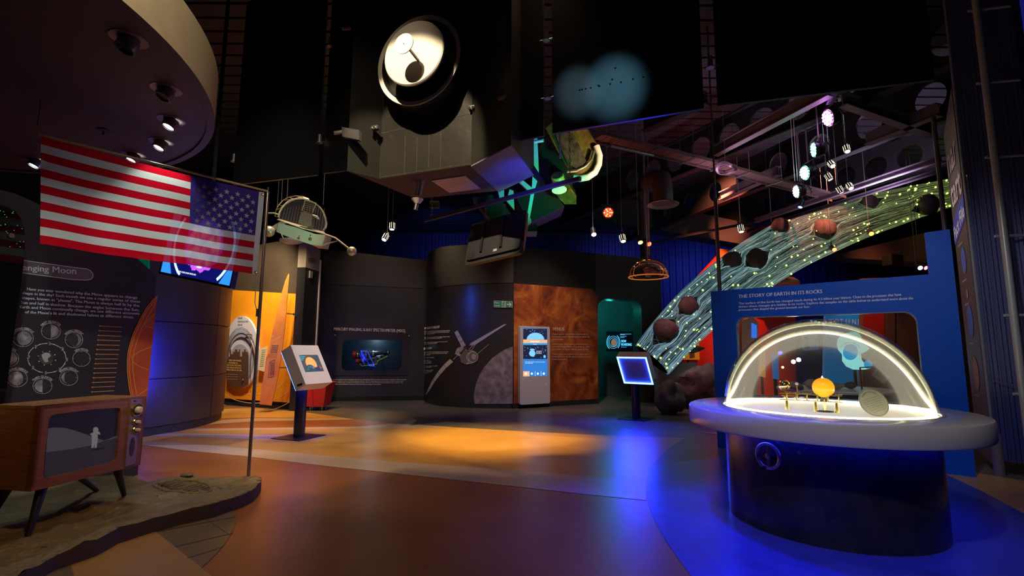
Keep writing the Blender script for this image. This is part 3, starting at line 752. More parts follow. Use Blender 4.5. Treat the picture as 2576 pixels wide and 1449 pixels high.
# stars: 44 visible, both sides
mb = MB(); cu = u0 + (1 - u0) * 36 / NU; sr = .030
for side in (.0035, -.0035):
    for row in range(1, 9):
        cnt = 6 if row % 2 == 0 else 5
        for c in range(cnt):
            uu = u0 + (cu - u0) * ((c + .5) / 6 if cnt == 6 else (c + 1) / 6) * .98; vc = (row + .55) / 9.3 * 7 / 13
            pts = []
            for k in range(10):
                rad = sr if k % 2 == 0 else sr * .40; t = PI / 2 + k * PI / 5
                pts.append(FP(uu + rad * math.cos(t) / dF.length, vc - rad * math.sin(t) / HF, side))
            ctr = FP(uu, vc, side)
            for k in range(10): mb.poly([ctr, pts[k], pts[(k + 1) % 10]])
mb.build('stars', FLAG_W, flag, smooth=0)
mb = MB()
for uo in (.965, .972, .979):
    for j in range(26): mb.poly([FP(uo, j / 26, .002), FP(uo + .0022, j / 26, .002), FP(uo + .0022, (j + .8) / 26, .002), FP(uo, (j + .8) / 26, .002)])
mb.build('fly_hem_stitching', cloth('stitch_thread', (.45, .35, .33), .3, 0), flag, smooth=0)

# moon phases panel
LPn = V((-1, .388, 0)).normalized(); pR = gp(346, 1195)
surfL = plane_surf(pR, LPn); uL = V((.388, 1, 0)).normalized()
fL = lambda a, b, c: pR + uL * a + V((0, 0, b)) + LPn * c
def abL(px, py): q = surfL(px, py) - pR; return (q.dot(uL), q.z)
pan = thing('moon_phases_panel', fL(-.8, 0, .05), 'tall dark panel about the phases of the Moon with slanted top edge', 'exhibition panel')
out = [abL(*p) for p in [(-150, 430), (41, 488), (95, 512), (345, 650), (401, 695)]]
aR = abL(401, 695)[0]; out = out[:-1] + [(0, abL(401, 695)[1]), (0, 0), (-2.2, 0)]; out[0] = (-2.2, out[0][1])
PANM = mat('panel_black', (.022, .022, .024), .5)
mb = MB(); plate(mb, out, [], fL, .05, 0, 1); mb.build('board', [PANM, mat('panel_edge', (.16, .16, .17), .5)], pan, smooth=0)
PL = mat('panel_print', (.85, .95, .95), .6)
mb = MB(); GB = mat('banner_grey', (.17, .15, .155), .6)
pill = [(-60, 648), (53, 654), (180, 672)] + [(217, 676), (228, 681), (234, 689), (234, 697), (228, 703), (216, 705)] + [(180, 703), (53, 686), (-60, 676)]
dpoly(mb, pill, surfL, .004, 0); dline(mb, pill, 1.6, surfL, .006, 1)
mb.build('title_banner', [GB, PL], pan, smooth=0)
mb = MB(); dtext(mb, 'Changing Moon', (27, 677), (191, 690), 14, surfL, .008, bold=.006, h1=17)
mb.build('title_lettering', PL, pan, smooth=0)
mb = MB()
for s_, a, b in (('Have you ever wondered why the Moon appears to change', (68, 730), (345, 752)),
                 ('shape in the sky? Each month we see a regular series of these', (56, 740), (352, 762)),
                 ('shapes, known as "phases". The Moon is always half lit by the', (55, 752), (350, 772)),
                 ('Sun and half in shadow. Because the angles between the Sun,', (53, 764), (350, 783)),
                 ('Earth and Moon continually change, we see different amounts', (50, 775), (350, 792)),
                 ('of the Moon\u2019s lit and shadowed halves at different times.', (63, 788), (337, 801))):
    dtext(mb, s_, a, b, 7, surfL, .006, bold=.006)
mb.build('body_lettering', PL, pan, smooth=0)
LINE = mat('diagram_line', (.42, .42, .45), .6); DKM = mat('moon_dark', (.035, .033, .035), .7, noise_amt=.4, nscale=14)
LTM = mat('moon_lit', (.38, .40, .43), .7, ramp=[(.3, (.08, .085, .09)), (.5, (.25, .26, .28)), (.7, (.5, .52, .55))], nscale=16)
MOONS = [('FIRST QUARTER', 128, 833, 24, 20, 'R'), ('WAXING CRESCENT', 186, 855, 22, 19.5, 'c'), ('NEW MOON', 205, 902, 22, 19.5, 'n'), ('WANING CRESCENT', 173, 950, 22.5, 19.5, 'd'),
         ('THIRD QUARTER', 107, 971, 24, 19.5, 'L'), ('WANING GIBBOUS', 43, 952, 26, 21, 'g'), ('FULL MOON', 20, 902, 27, 21, 'f'), ('WAXING GIBBOUS', 58, 851, 26, 21, 'G')]
for nm, cx, cy, rx, ry, ph in MOONS:
    mb = MB(); dring(mb, cx, cy, rx, ry, 1.3, surfL, .005, 0, 36)
    dpoly(mb, ell(cx, cy, rx - 4, ry - 3.5), surfL, .0055, 1)
    a, b = rx - 4, ry - 3.5
    def half(t0, t1, k):   # lit region between the limb and a terminator ellipse
        L1 = [(cx + a * math.cos(t), cy + b * math.sin(t)) for t in [t0 + (t1 - t0) * i / 16 for i in range(17)]]
        L2 = [(cx + a * k * math.cos(t), cy + b * math.sin(t)) for t in [t1 + (t0 - t1) * i / 16 for i in range(1, 16)]]
        return L1 + L2
    S = {'R': (-PI / 2, PI / 2, 0.0), 'c': (-PI / 2, PI / 2, .62), 'L': (PI / 2, 1.5 * PI, 0.0), 'd': (PI / 2, 1.5 * PI, .62), 'G': (-PI / 2, PI / 2, -.7), 'g': (PI / 2, 1.5 * PI, -.7)}
    if ph in S: dpoly(mb, half(*S[ph]), surfL, .0065, 2)
    if ph == 'f': dpoly(mb, ell(cx, cy, a, b), surfL, .0065, 2)
    for t in range(4): dline(mb, [(cx + rx * math.cos(t * PI / 2), cy + ry * math.sin(t * PI / 2)), (cx + rx * .78 * math.cos(t * PI / 2), cy + ry * .78 * math.sin(t * PI / 2))], .9, surfL, .0075, 0)
    k = .5 if len(nm) > 10 else .34
    dtext(mb, nm, None, None, 5.5, surfL, .0075, .01, 3, arc=(cx, cy, rx + 1.5, ry + 1.5, PI / 2 + k * PI * .62, PI / 2 - k * PI * .62))
    mb.build('moon_phase_print', [LINE, DKM, LTM, PL], pan, smooth=0)
mb = MB(); dring(mb, 118, 901, 48, 37, 1.2, surfL, .005, 0, 48)
for k in range(8):
    t = k * PI / 4 + .1; x_, y_ = 118 + 48 * math.cos(t), 901 + 37 * math.sin(t); m2 = MB(); dpoly(m2, ell(x_, y_, 6, 5.6), surfL, .006, 0); dpoly(m2, [(x_, y_ - 5.4), (x_ + 4, y_ - 4), (x_ + 5.8, y_), (x_ + 4, y_ + 4), (x_, y_ + 5.4)], surfL, .0065, 1); m2.build('small_moon_print', [DKM, LTM], pan, smooth=0)
for k in range(16): t = k * PI / 8; dline(mb, [(118 + 50 * math.cos(t), 901 + 38.5 * math.sin(t)), (118 + 47 * math.cos(t), 901 + 36 * math.sin(t))], 1.6, surfL, .0062, 3)
for k in range(8): t = k * PI / 4 + .3; dline(mb, [(118 + 24 * math.cos(t), 901 + 19 * math.sin(t)), (118 + 21 * math.cos(t), 901 + 16.5 * math.sin(t))], 1.8, surfL, .0062, 3)
mb.build('orbit_diagram', [PL, DKM, LTM, PL], pan, smooth=0)
mb = MB(); dpoly(mb, ell(117, 901, 19, 15.5), surfL, .006, 0); dpoly(mb, [(104, 893), (112, 887), (124, 888), (128, 896), (120, 902), (122, 910), (114, 912), (108, 904)], surfL, .0066, 1)
mb.build('earth_print', [mat('earth_print_green', (.12, .13, .05), .6, col2=(.02, .02, .03), nscale=9), mat('earth_ice', (.42, .46, .5), .6)], pan, smooth=0)
AR = mat('arrow_orange', (.60, .26, .06), .6)
for k in range(15):
    t = k / 14; x0, y0 = 248 + (228 - 248) * t, 820 + (986 - 820) * t; x1, y1 = 307 + (287 - 307) * t, 823 + (983 - 823) * t
    mb = MB(); dline(mb, [(x0 + 3, y0), (x1, y1)], 1.7, surfL, .005); dpoly(mb, [(x0, y0), (x0 + 4.6, y0 - 2.6), (x0 + 4.6, y0 + 2.6)], surfL, .005)
    mb.build('sunlight_arrow', AR, pan, smooth=0)
edge_x = lambda y: 400 - (y - 700) * .1
arcp = [(395, 745), (384, 755), (368, 775), (356, 796), (344, 820), (335, 840), (328, 862), (322, 885), (320, 907), (320, 930), (322, 953), (325, 976), (330, 1000), (338, 1030)]
SUNP = mat('sun_print', (.62, .115, .02), .6, col2=(.46, .07, .012), nscale=3); SUNL = mat('sun_print_line', (.95, .42, .06), .6)
mb = MB(); dpoly(mb, arcp + [(edge_x(1030), 1030), (edge_x(745), 745)], surfL, .005, 0)
for off in (0, 5, 14):
    dline(mb, [(min(x + off + abs(y - 907) * off * .0016, edge_x(y)), y) for x, y in arcp], 1.2, surfL, .006, 1)
dline(mb, [(390, 790), (366, 812), (362, 816), (372, 822), (385, 825)], 1.1, surfL, .006, 1)
dline(mb, [(382, 872), (350, 884), (331, 898), (336, 912), (356, 924), (374, 930)], 1.1, surfL, .006, 1)
dline(mb, [(372, 978), (345, 996)], 1.1, surfL, .006, 1)
mb.build('sun_graphic', [SUNP, SUNL], pan, smooth=0)

# dark glossy panel at the left edge; glowing dots imitate fibre lights mirrored in it
nK = V((-.85, .53, 0)).normalized(); pK = at(45, 800, 4.15); surfK = plane_surf(pK, nK)
uK = V((nK.y, -nK.x, 0)); 
if uK.y < 0: uK = -uK
fK = lambda a, b, c: pK + uK * a + V((0, 0, b)) + nK * c
def abK(px, py): q = surfK(px, py) - pK; return (q.dot(uK), q.z - pK.z)
def absK(px, py): q = surfK(px, py) - pK; return (q.dot(uK), q.z)
kp = [(55, 700), (62, 640), (64, 600), (60, 572), (52, 550), (40, 533), (20, 521), (-10, 514), (-160, 500)]
ko = [absK(*p) for p in kp]; bx = absK(45, 800)[0]
zk0 = -pK.z
ko = ko + [(ko[-1][0], zk0 + .1), (bx - .02, zk0 + .1)]
kd = thing('glossy_glass_case', V((pK.x, pK.y, .1)) - uK * .3, 'black glossy rounded glass panel at the left edge with green dots for reflected fibre lights', 'display case')
kd.location.z = 0
mb = MB(); plate(mb, ko, [], fK, .03); plate(mb, [(ko[-1][0], zk0), (bx - .05, zk0), (bx - .05, zk0 + .1), (ko[-3][0], zk0 + .1)], [], lambda a, b, c: fK(a, b, c + .01), .2)
mb.build('dark_glass', mat('black_glass', (.004, .004, .006), .06, spec=.5), kd, smooth=0)
mb = MB()
for k in range(34):
    px, py = R.uniform(-20, 60), R.uniform(530, 625)
    if px > 40 and py < 560: continue
    mb.sphere(surfK(px, py, .006), .0026, 6)
mb.build('fibre_reflections', glow('fibre_reflection_green', (.1, 1, .2), .7), kd)['kind'] = 'stuff'
mb = MB(); mb.lathe(surfK(29, 593, .012), [(1e-4, .012), (.018, .01), (.024, 0)], 20, look_mat(-nK)); mb.build('round_lens', mat('lens_pink', (.3, .2, .2), .2, .7), kd)

# hanging monitor behind the flag, solar image
mo = at(402, 683, 6.6); mo2 = at(577, 719, 6.15)
uMo = (mo2 - mo); Wm = uMo.length; uMo.normalize(); 
vMo = (V((0, 0, 1)) - uMo * uMo.z).normalized(); nMo = uMo.cross(vMo) * -1
if nMo.y < 0: nMo = -nMo
fMo = lambda a, b, c: mo + uMo * a + vMo * b + nMo * c
Hm = Wm * .62
mon = thing('hanging_monitor', fMo(Wm / 2, 0, 0), 'hanging flat monitor behind the flag with a purple and blue solar image', 'monitor')
mb = MB(); plate(mb, [(-.02, -.03), (Wm + .02, -.03), (Wm + .02, Hm + .02), (-.02, Hm + .02)], [rr(0, 0, Wm, Hm, .004)], fMo, .03); plate(mb, [(-.02, -.03), (Wm + .02, -.03), (Wm + .02, Hm + .02), (-.02, Hm + .02)], [], lambda a, b, c: fMo(a, b, c + .03), .04)
mb.build('bezel', BLK, mon, smooth=0)
mb = MB(); plate(mb, [(0, 0), (Wm, 0), (Wm, Hm), (0, Hm)], [], lambda a, b, c: fMo(a, b, c + .012), .004)
sc_ = mb.build('screen', glow('screen_deep_blue', (.004, .006, .14), .9), mon, smooth=0)
mb = MB(); L = lambda k: (lambda a, b, c: fMo(a, b, .0115 - k * .001))
ccx, ccy = Wm * .53, Wm * .34
plate(mb, [(0, 0), (Wm * .16, 0), (Wm * .10, Hm * .2), (Wm * .08, Hm * .5), (Wm * .13, Hm), (0, Hm)], [], L(0), .0003, 0)
plate(mb, [(Wm, 0), (Wm * .84, 0), (Wm * .93, Hm * .25), (Wm * .95, Hm * .6), (Wm * .9, Hm), (Wm, Hm)], [], L(0), .0003, 0)
mb.v and None
ra, rb = .40 * Wm, .43 * Wm; cl_ = lambda r, t: (min(max(ccx + r * math.cos(t), 0), Wm), min(max(ccy + r * math.sin(t), 0), Hm))
for k in range(60):
    t0_, t1_ = 2 * PI * k / 60, 2 * PI * (k + 1) / 60; q4 = [cl_(ra, t0_), cl_(rb, t0_), cl_(rb, t1_), cl_(ra, t1_)]
    if ccy + rb * math.sin(t0_) > 0 and ccy + rb * math.sin(t0_) < Hm: mb.poly([fMo(a, b, .0105) for a, b in q4], 1)
sunr = [(ccx + (.265 + .012 * math.sin(k * 7.3) + .01 * math.sin(k * 3.1)) * Wm * math.cos(2 * PI * k / 90), ccy + (.265 + .012 * math.sin(k * 7.3) + .01 * math.sin(k * 3.1)) * Wm * math.sin(2 * PI * k / 90)) for k in range(90)]
plate(mb, sunr, [], L(2), .0003, 2)
plate(mb, [(ccx + .232 * Wm * math.cos(2 * PI * k / 40), ccy + .232 * Wm * math.sin(2 * PI * k / 40)) for k in range(40)], [], L(3), .0003, 3)
for k in range(14): plate(mb, [(Wm * .25 + k * .018 * Wm + (k // 3) * .006, Hm * .05), (Wm * .25 + k * .018 * Wm + .01 * Wm + (k // 3) * .006, Hm * .05), (Wm * .25 + k * .018 * Wm + .01 * Wm + (k // 3) * .006, Hm * .075), (Wm * .25 + k * .018 * Wm + (k // 3) * .006, Hm * .075)], [], L(4), .0002, 4)
SUNV = mat('solar_violet', (0, 0, 0), .5, emit=(.5, .2, 1), es=1.5)
sv_nt = SUNV.node_tree; b_ = sv_nt.nodes['Principled BSDF']; tcn = sv_nt.nodes.new('ShaderNodeTexCoord'); nn_ = sv_nt.nodes.new('ShaderNodeTexNoise'); nn_.inputs['Scale'].default_value = 9
rn = sv_nt.nodes.new('ShaderNodeValToRGB'); rn.color_ramp.elements[0].position = .35; rn.color_ramp.elements[0].color = (.18, .12, .9, 1); rn.color_ramp.elements[1].position = .62; rn.color_ramp.elements[1].color = (.85, .75, 1, 1)
sv_nt.links.new(tcn.outputs['Object'], nn_.inputs['Vector']); sv_nt.links.new(nn_.outputs['Fac'], rn.inputs[0]); sv_nt.links.new(rn.outputs[0], b_.inputs['Emission Color'])
mb.build('solar_image', [glow('screen_cyan', (.03, .3, .85), 1.1), glow('screen_ring', (.35, .6, 1), 2.2), glow('solar_rim', (.35, .06, .9), 2.0), SUNV, glow('screen_caption', (.8, .85, 1), 1.5)], sc_, smooth=0)
mb = MB().tube([fMo(Wm / 2, Hm, .05), V((fMo(Wm / 2, Hm, .05).x, fMo(Wm / 2, Hm, .05).y, 6.62))], .025, 10); mb.build('ceiling_mount', BLKM, mon)

# round canopy with downlights
CAN = mat('canopy_underside', (.09, .06, .055), .6, noise_amt=.1, nscale=2); CANR = mat('canopy_rim_plaster', (.46, .33, .15), .6, noise_amt=.12, nscale=6)
cc = V((-4.93, 2.713, 0)); CR = 2.725
mb = MB(); mb.lathe((cc.x, cc.y, 0), [(1e-4, 3.315), (CR - .06, 3.315), (CR - .06, 3.3), (CR, 3.3), (CR + .0, 3.69), (CR - .05, 3.72), (1e-4, 3.72)], 128, mats=[0, 0, 0, 1, 1, 1])
can = mb.build('round_canopy', [CAN, CANR], smooth=30, origin=(cc.x, cc.y, 3.3)); tag(can, 'large round suspended ceiling canopy with brown underside and tan rim', 'canopy')
for t in (20, 110, 200, 290): p = cc + V((1.8 * math.cos(math.radians(t)), 1.8 * math.sin(math.radians(t)), 0)); MB().tube([(p.x, p.y, 3.7), (p.x, p.y, 6.62)], .012, 6).build('suspension_rod', CABLE, can)
LT = glow('downlight_lamp', (.85, 1, .9), 28)
DL = [(324, 100, 0, 'unlit recessed downlight nearest the front of the round canopy', 1.0), (418, 226, 0, 'unlit swivelled downlight second from the front on the canopy', 1.0), (431, 303, 1, 'brightest lit downlight near the rim of the round canopy', 1.0), (406, 357, 1, 'lit canopy downlight just below the brightest one', 1.0), (337, 389, 1, 'lit downlight peeking over the top edge of the flag', 1.0), (92, 403, 1, 'downlight at the far left glinting beside the flag corner', 1.0)]
proto = None
for px, py, lit, lab, s_ in DL:
    p = gp(px, py, 3.31); p.z = 3.315
    t = thing('recessed_downlight', p, lab, 'downlight', 'downlights in the round canopy')
    MB().lathe(p, [(.062, 0), (.105, -.004), (.105, .002), (.062, .004)], 28).build('bezel_ring', mat('downlight_ring', (.3, .2, .19), .4, .4), t)
    X = look_mat(V((.25, .35, 1)))
    p = p - V((0, 0, .03))
    MB().lathe(p, [(.045, -.05), (.055, -.05), (.06, .0), (.052, .03)], 24, X).build('lamp_can', mat('lamp_can', (.25, .22, .22), .3, .8), t)
    MB().disc(p + X @ V((0, 0, -.038)), .042, X, 20).build('lamp_face', LT if lit else mat('lamp_off', (.05, .05, .04), .2), t)
    if lit: spot(p + V((.0, .0, -.07)), p + V((.3, -.25, -1)), 26, (.85, 1, .9), 80, .6, .03)
p = gp(262, 328, 3.31); t = thing('sprinkler_head', p, 'small dark sprinkler head in the canopy above the flag', 'sprinkler')
MB().lathe(p, [(.05, 0), (.05, -.006), (.01, -.006), (.01, -.04), (.02, -.042), (.02, -.046), (1e-4, -.046)], 16).build('deflector', DSTEEL, t)
t = at(97, 300, Yl); tag(MB().tube([t + V((0, 0, .6)), t + V((0, 0, -.06))], .004, 6).build('flag_suspension_wire', BCABLE), 'thin dark wire hanging down to the left end of the flag bar', 'wire')

mb = MB(); mb.prism([at(330, 640, 7.0), at(373, 640, 7.0), at(373, 681, 7.0), at(358, 668, 7.0), at(330, 655, 7.0)], (0, .03, 0)); mb.prism([at(369, 600, 7.03), at(373, 600, 7.03), at(373, 640, 7.03), at(369, 640, 7.03)], (0, .02, 0))
tag(mb.build('teal_hanging_board', mat('teal_board', (.01, .22, .14), .5, emit=(.0, .10, .06), es=.5), smooth=0), 'corner of a teal board showing between the moon panel and the monitor', 'board')

# ============================================================ MIDDLE: kiosks, exhibits on the dark walls
def kiosk(base, f, w, zt, zb, run, t, top_front_xy, label, screen):
    """leaning kiosk head on a round post; f = facing direction on the floor, w = width"""
    f = V((f[0], f[1], 0)).normalized(); e = V((-f.y, f.x, 0))
    A = V((top_front_xy[0], top_front_xy[1], zt))                      # upper corner at the start of the width axis e
    dn = (f * run + V((0, 0, zb - zt))); hgt = dn.length; dn.normalize(); n = e.cross(dn) * -1
    if n.z < 0: n = -n
    k = thing('touch_screen_kiosk', (base[0], base[1], 0), label, 'kiosk')
    Fk = lambda a, b, c: A + e * a + dn * b - n * c
    rect = [(0, 0), (w, 0), (w, hgt), (0, hgt)]
    sx0, sx1, sy0, sy1 = w * .15, w * .85, hgt * .26, hgt * .70
    mb = MB(); plate(mb, rect, [[(sx0, sy0), (sx1, sy0), (sx1, sy1), (sx0, sy1)]], Fk, .015)
    plate(mb, rect, [[(.012, .012), (w - .012, .012), (w - .012, hgt - .012), (.012, hgt - .012)]], lambda a, b, c: Fk(a, b, c + .015), t - .03)
    mb.build('housing', mat('kiosk_grey_paint', (.62, .60, .60), .4), k, smooth=0)
    mb = MB(); plate(mb, [(.012, .012), (w - .012, .012), (w - .012, hgt - .012), (.012, hgt - .012)], [], lambda a, b, c: Fk(a, b, c + t - .045), .012)
    mb.build('back_panel', mat('kiosk_back', (.22, .22, .26), .4), k, smooth=0)
    mb = MB(); plate(mb, [(.004, .004), (w - .004, .004), (w - .004, hgt - .004), (.004, hgt - .004)], [[(.03, .03), (w - .03, .03), (w - .03, hgt - .03), (.03, hgt - .03)]], lambda a, b, c: Fk(a, b, c + t - .022), .014)
    mb.build('led_frame', glow('kiosk_led_blue', (.02, .06, 1), 40), k, smooth=0)
    mb = MB(); plate(mb, [(sx0, sy0), (sx1, sy0), (sx1, sy1), (sx0, sy1)], [], lambda a, b, c: Fk(a, b, c + .01), .006)
    s = mb.build('screen', glow('kiosk_screen_dark', (.012, .05, .075), 1), k, smooth=0)
    if screen:
        mb = MB(); W_, H_ = sx1 - sx0, sy1 - sy0; G = lambda k_: (lambda a, b, c: Fk(sx0 + a * W_, sy0 + b * H_, .0095 - .001 * k_))
        def sh(P, k_, m): plate(mb, P, [], G(k_), .0002, m)
        sun = ell(.50, .52, .27, .40, 40); sh([(a, b) for a, b in ell(.50, .52, .30, .44, 40)], 0, 0); sh(sun, 1, 1)
        sh(ell(.38, .98, .28, .42, 24, PI, 2 * PI), 2, 2)
        for q in range(4): t_ = PI + .5 + q * .62; sh(ell(.38 + .19 * math.cos(t_), .98 + .30 * math.sin(t_), .045, .06, 14), 3, 3)
        sh(ell(.52, .74, .05, .075, 14), 3, 4); sh([(.62, .72), (.93, .72), (.93, .92), (.62, .92)], 3, 5); sh(ell(.9, .76, .05, .1, 12), 4, 6)
        for q in range(3): sh([(.02, .14 + .07 * q), (.26 - .05 * q, .14 + .07 * q), (.26 - .05 * q, .165 + .07 * q), (.02, .165 + .07 * q)], 2, 7)
        mb.build('solar_explorer_picture', [glow('s_edge', (.35, .12, .03), 1), glow('s_sun', (.9, .42, .12), 1.1), glow('s_wheel', (.02, .06, .10), 1), glow('s_teal', (.05, .2, .22), 1), glow('s_violet', (.3, .15, .6), 1), glow('s_navy', (.01, .04, .12), 1), glow('s_red', (.6, .05, .05), 1), glow('s_type', (.1, .5, .8), 1)], s, smooth=0)
        mb = MB(); vs, fs, _ = glyphs('Solar System', .01); mb.add([Fk(sx0 + .02 * W_ + .30 * W_ * a, sy0 + .10 * H_ - .055 * H_ * b, .004) for a, b in vs], fs); mb.build('screen_title', glow('s_title', (.1, .6, .9), 1.2), s, smooth=0)
    # lock plate low on the side, slots under
    mb = MB(); p = Fk(-.002, hgt * .93, t * .45); mb.box(p, (.002, .10, .035), Matrix((e, (f * .96 + V((0, 0, .28))).normalized(), e.cross((f * .96 + V((0, 0, .28))).normalized()))).transposed()); mb.build('side_vent', DIALK, k, smooth=0)
    zc = zb + .1; c = V((base[0], base[1], 0))
    mb = MB(); mb.tube([(c.x, c.y, .012), (c.x, c.y, zb + .22)], .085, 32); mb.build('post', mat('kiosk_post', (.012, .012, .014), .22), k)
    mb = MB(); Xb = Matrix((f, e, V((0, 0, 1)))).transposed()
    mb.box((c.x, c.y, .006), (.56, .56, .012), Xb, bev=.003); mb.build('base_plate', mat('kiosk_base', (.02, .02, .024), .3), k)
    for a in (-1, 1):
        for b in (-1, 1): MB().lathe(c + Xb @ V((a * .25, b * .25, .012)), [(.012, 0), (.012, .005), (1e-4, .007)], 10).build('bolt', DSTEEL, k)
    ctr = Fk(w / 2, hgt / 2, t + .12)
    area(ctr, ctr - n, 6 if screen else 40, BLUE, w * .8, hgt * .8)
    return k
kb = gp(752, 1100); kiosk((kb.x, kb.y), (.94, -.35), .58, 1.415, .835, .33, .22, (-3.36, 7.6), 'grey leaning touch-screen kiosk with a solar picture, in front of the orange alcove', True)
kb = gp(1601, 1054); kiosk((kb.x, kb.y), (.6, .8), .62, 1.335, .80, .33, .2, (2.66, 9.67), 'leaning kiosk seen from behind with a glowing blue square light frame', False)

# red upholstered stool behind the first kiosk
sb = gp(800, 1031); RED = mat('red_fabric', (.75, .03, .02), .7, noise_amt=.2, nscale=30, bump=.1, bscale=200)
st = thing('red_stool', (sb.x, sb.y, 0), 'red faceted upholstered stool on small metal feet behind the solar kiosk', 'stool')
mb = MB(); hw, tw = .19, .27; z0, zm, z1 = .09, .60, .63
P0 = [(sb.x + a * hw, sb.y + b * .2, z0) for a, b in ((-1, -1), (1, -1), (1, 1), (-1, 1))]; P1 = [(sb.x + a * tw, sb.y + b * .3, zm) for a, b in ((-1, -1), (1, -1), (1, 1), (-1, 1))]; P2 = [(sb.x + a * tw * .95, sb.y + b * .28, z1) for a, b in ((-1, -1), (1, -1), (1, 1), (-1, 1))]
mb.add(P0 + P1 + P2, [(0, 1, 2, 3)] + [(i, (i + 1) % 4, (i + 1) % 4 + 4, i + 4) for i in range(4)] + [(i + 4, (i + 1) % 4 + 4, (i + 1) % 4 + 8, i + 8) for i in range(4)] + [(11, 10, 9, 8)])
mb.build('cushion', RED, st, smooth=0)
mb = MB(); mb.tube([(sb.x - .03, sb.y - .202, z0), (sb.x - .045, sb.y - .305, zm), (sb.x - .043, sb.y - .283, z1)], .006, 6); mb.build('seam', mat('red_seam', (.4, .015, .01), .7), st)
for a in (-1, 1):
    for b in (-1, 1): MB().tube([(sb.x + a * .13, sb.y + b * .12, 0.0), (sb.x + a * .13, sb.y + b * .12, z0 + .01)], .012, 8).build('foot', STEEL, st)

# sundial exhibit and pointed sail in the orange alcove
pS = oA + nO * -.05; 
GREYA = mat('arch_grey', (.62, .62, .80), .4); BLUEA = mat('arch_steel', (.30, .31, .36), .3, .6)
su = thing('sun_path_exhibit', fO(1.2, 0, -.2), 'round white and grey sun-path exhibit with a city silhouette, on the orange wall', 'exhibit')
surfO1 = plane_surf(oA - nO * .06, nO)
def abO(px, py, s=surfO): q = s(px, py) - oA; return (q.dot(uO), q.z)
mb = MB(); disc_ = ell(608, 885, 42, 90, 48); plate(mb, [abO(*p, s=surfO1) for p in disc_], [], lambda a, b, c: fO(a, b, c - .06), .05)
mb.build('arch_board', GREYA, su, smooth=30)
sO2 = plane_surf(oA - nO * .07, nO)
mb = MB()
dpoly(mb, ell(606, 898, 34, 66, 40), sO2, 0, 0); dpoly(mb, ell(605, 905, 30, 55, 40), sO2, .005, 1); dpoly(mb, ell(604, 912, 27, 46, 40), sO2, .01, 2)
dring(mb, 606, 896, 37, 72, 1.2, sO2, .012, 3, 40, PI, 2 * PI); dring(mb, 606, 896, 34.5, 66, 1.2, sO2, .012, 3, 40, PI, 2 * PI)
mb.build('sky_bands', [mat('sky_grey', (.34, .36, .52), .5), mat('sky_grey2', (.60, .62, .85), .5), mat('sky_warm', (.34, .34, .46), .5), BLUEA], su, smooth=0)
mb = MB(); sky = [(572, 962), (572, 885)]; R2 = random.Random(3); x = 573
while x < 622:
    h = 905 - R2.choice([3, 8, 14, 20, 26, 10]); w_ = R2.choice([3, 4, 5]); sky += [(x, h), (x + w_, h)]; x += w_
sky += [(625, 896), (625, 966), (610, 974), (590, 974)]
dpoly(mb, sky, sO2, .02); mb.build('city_silhouette', mat('city_brown', (.10, .05, .04), .5), su, smooth=0)
mb = MB()
for s_, a, b in (('TURN THE WHEEL', (573, 908), (607, 910)), ('CLOCKWISE TO', (573, 914), (598, 916)), ('SEE HOW THE SUN', (570, 920), (606, 922)), ('MOVES ACROSS THE SKY AT', (567, 926), (607, 928)), ('DIFFERENT TIMES OF THE YEAR', (566, 932), (608, 934))): dtext(mb, s_, a, b, 4, sO2, .03, .01)
for k in range(3): dtext(mb, ('Where does the Sun rise?', 'Time of year is the Sun highest', 'What is the longest day?')[k], (567, 942 + 6 * k), (598, 943 + 6 * k), 2.4, sO2, .03)
mb.build('instruction_lettering', mat('gold_print', (.75, .45, .12), .5), su, smooth=0)
mb = MB()
for s_, y_ in (('SUMMER', 801), ('SPRING/AUTUMN', 809.5), ('WINTER', 818)): dtext(mb, s_, (598, y_), (598 + 2.0 * len(s_), y_), 3, sO2, .004, .01)
mb.build('season_lettering', mat('dark_print', (.06, .06, .055), .6), su, smooth=0)
mb = MB(); mb.tube([sO2(607 + 34 * math.cos(t), 905 + 66 * math.sin(t), .10) for t in [PI + PI * k / 20 for k in range(21)]], .018, 8)
mb.build('sun_track', STEEL, su)
mb = MB(); mb.tube([sO2(634, 842, .06), sO2(629, 950, .10)], .012, 8); mb.tube([sO2(618, 841, .06), sO2(634, 842, .06)], .012, 8); mb.build('pointer_arm', STEEL, su)
tag(MB().sphere(sO2(611, 955, .06), .02, 12).build('wheel_knob', BRASS, su), 'small brass knob', 'knob') if False else MB().sphere(sO2(611, 955, .06), .02, 12).build('wheel_knob', BRASS, su)

SAIL = mat('sail_print', (.80, .36, .06), .45, col2=(.62, .14, .015), nscale=1.6)
pSa = gp(700, 1037) ; nSa = V((-.25, 1, 0)).normalized(); surfS = plane_surf(pSa, nSa); uS = V((nSa.y, -nSa.x, 0))
def abS(px, py): q = surfS(px, py) - pSa; return (q.dot(uS), q.z)
fS = lambda a, b, c: pSa + uS * a + V((0, 0, b)) + nSa * c
sa = thing('pointed_sail_panel', pSa, 'tall pointed orange sail-shaped text panel leaning by the alcove wall', 'exhibition panel')
sp = [(726, 687), (718, 705), (709, 735), (700, 770), (691, 808), (682, 850), (674, 890), (665, 935), (658, 975), (653, 1017), (683, 1020), (693, 975), (702, 930), (709, 885), (715, 835), (720, 785), (724, 735), (728, 692)]
mb = MB(); plate(mb, [abS(*p) for p in sp], [], fS, .04, 0, 1); mb.build('board', [SAIL, mat('sail_edge', (.12, .10, .16), .5)], sa, smooth=0)
mb = MB(); dk = mat('dark_print', (.06, .06, .055), .6)
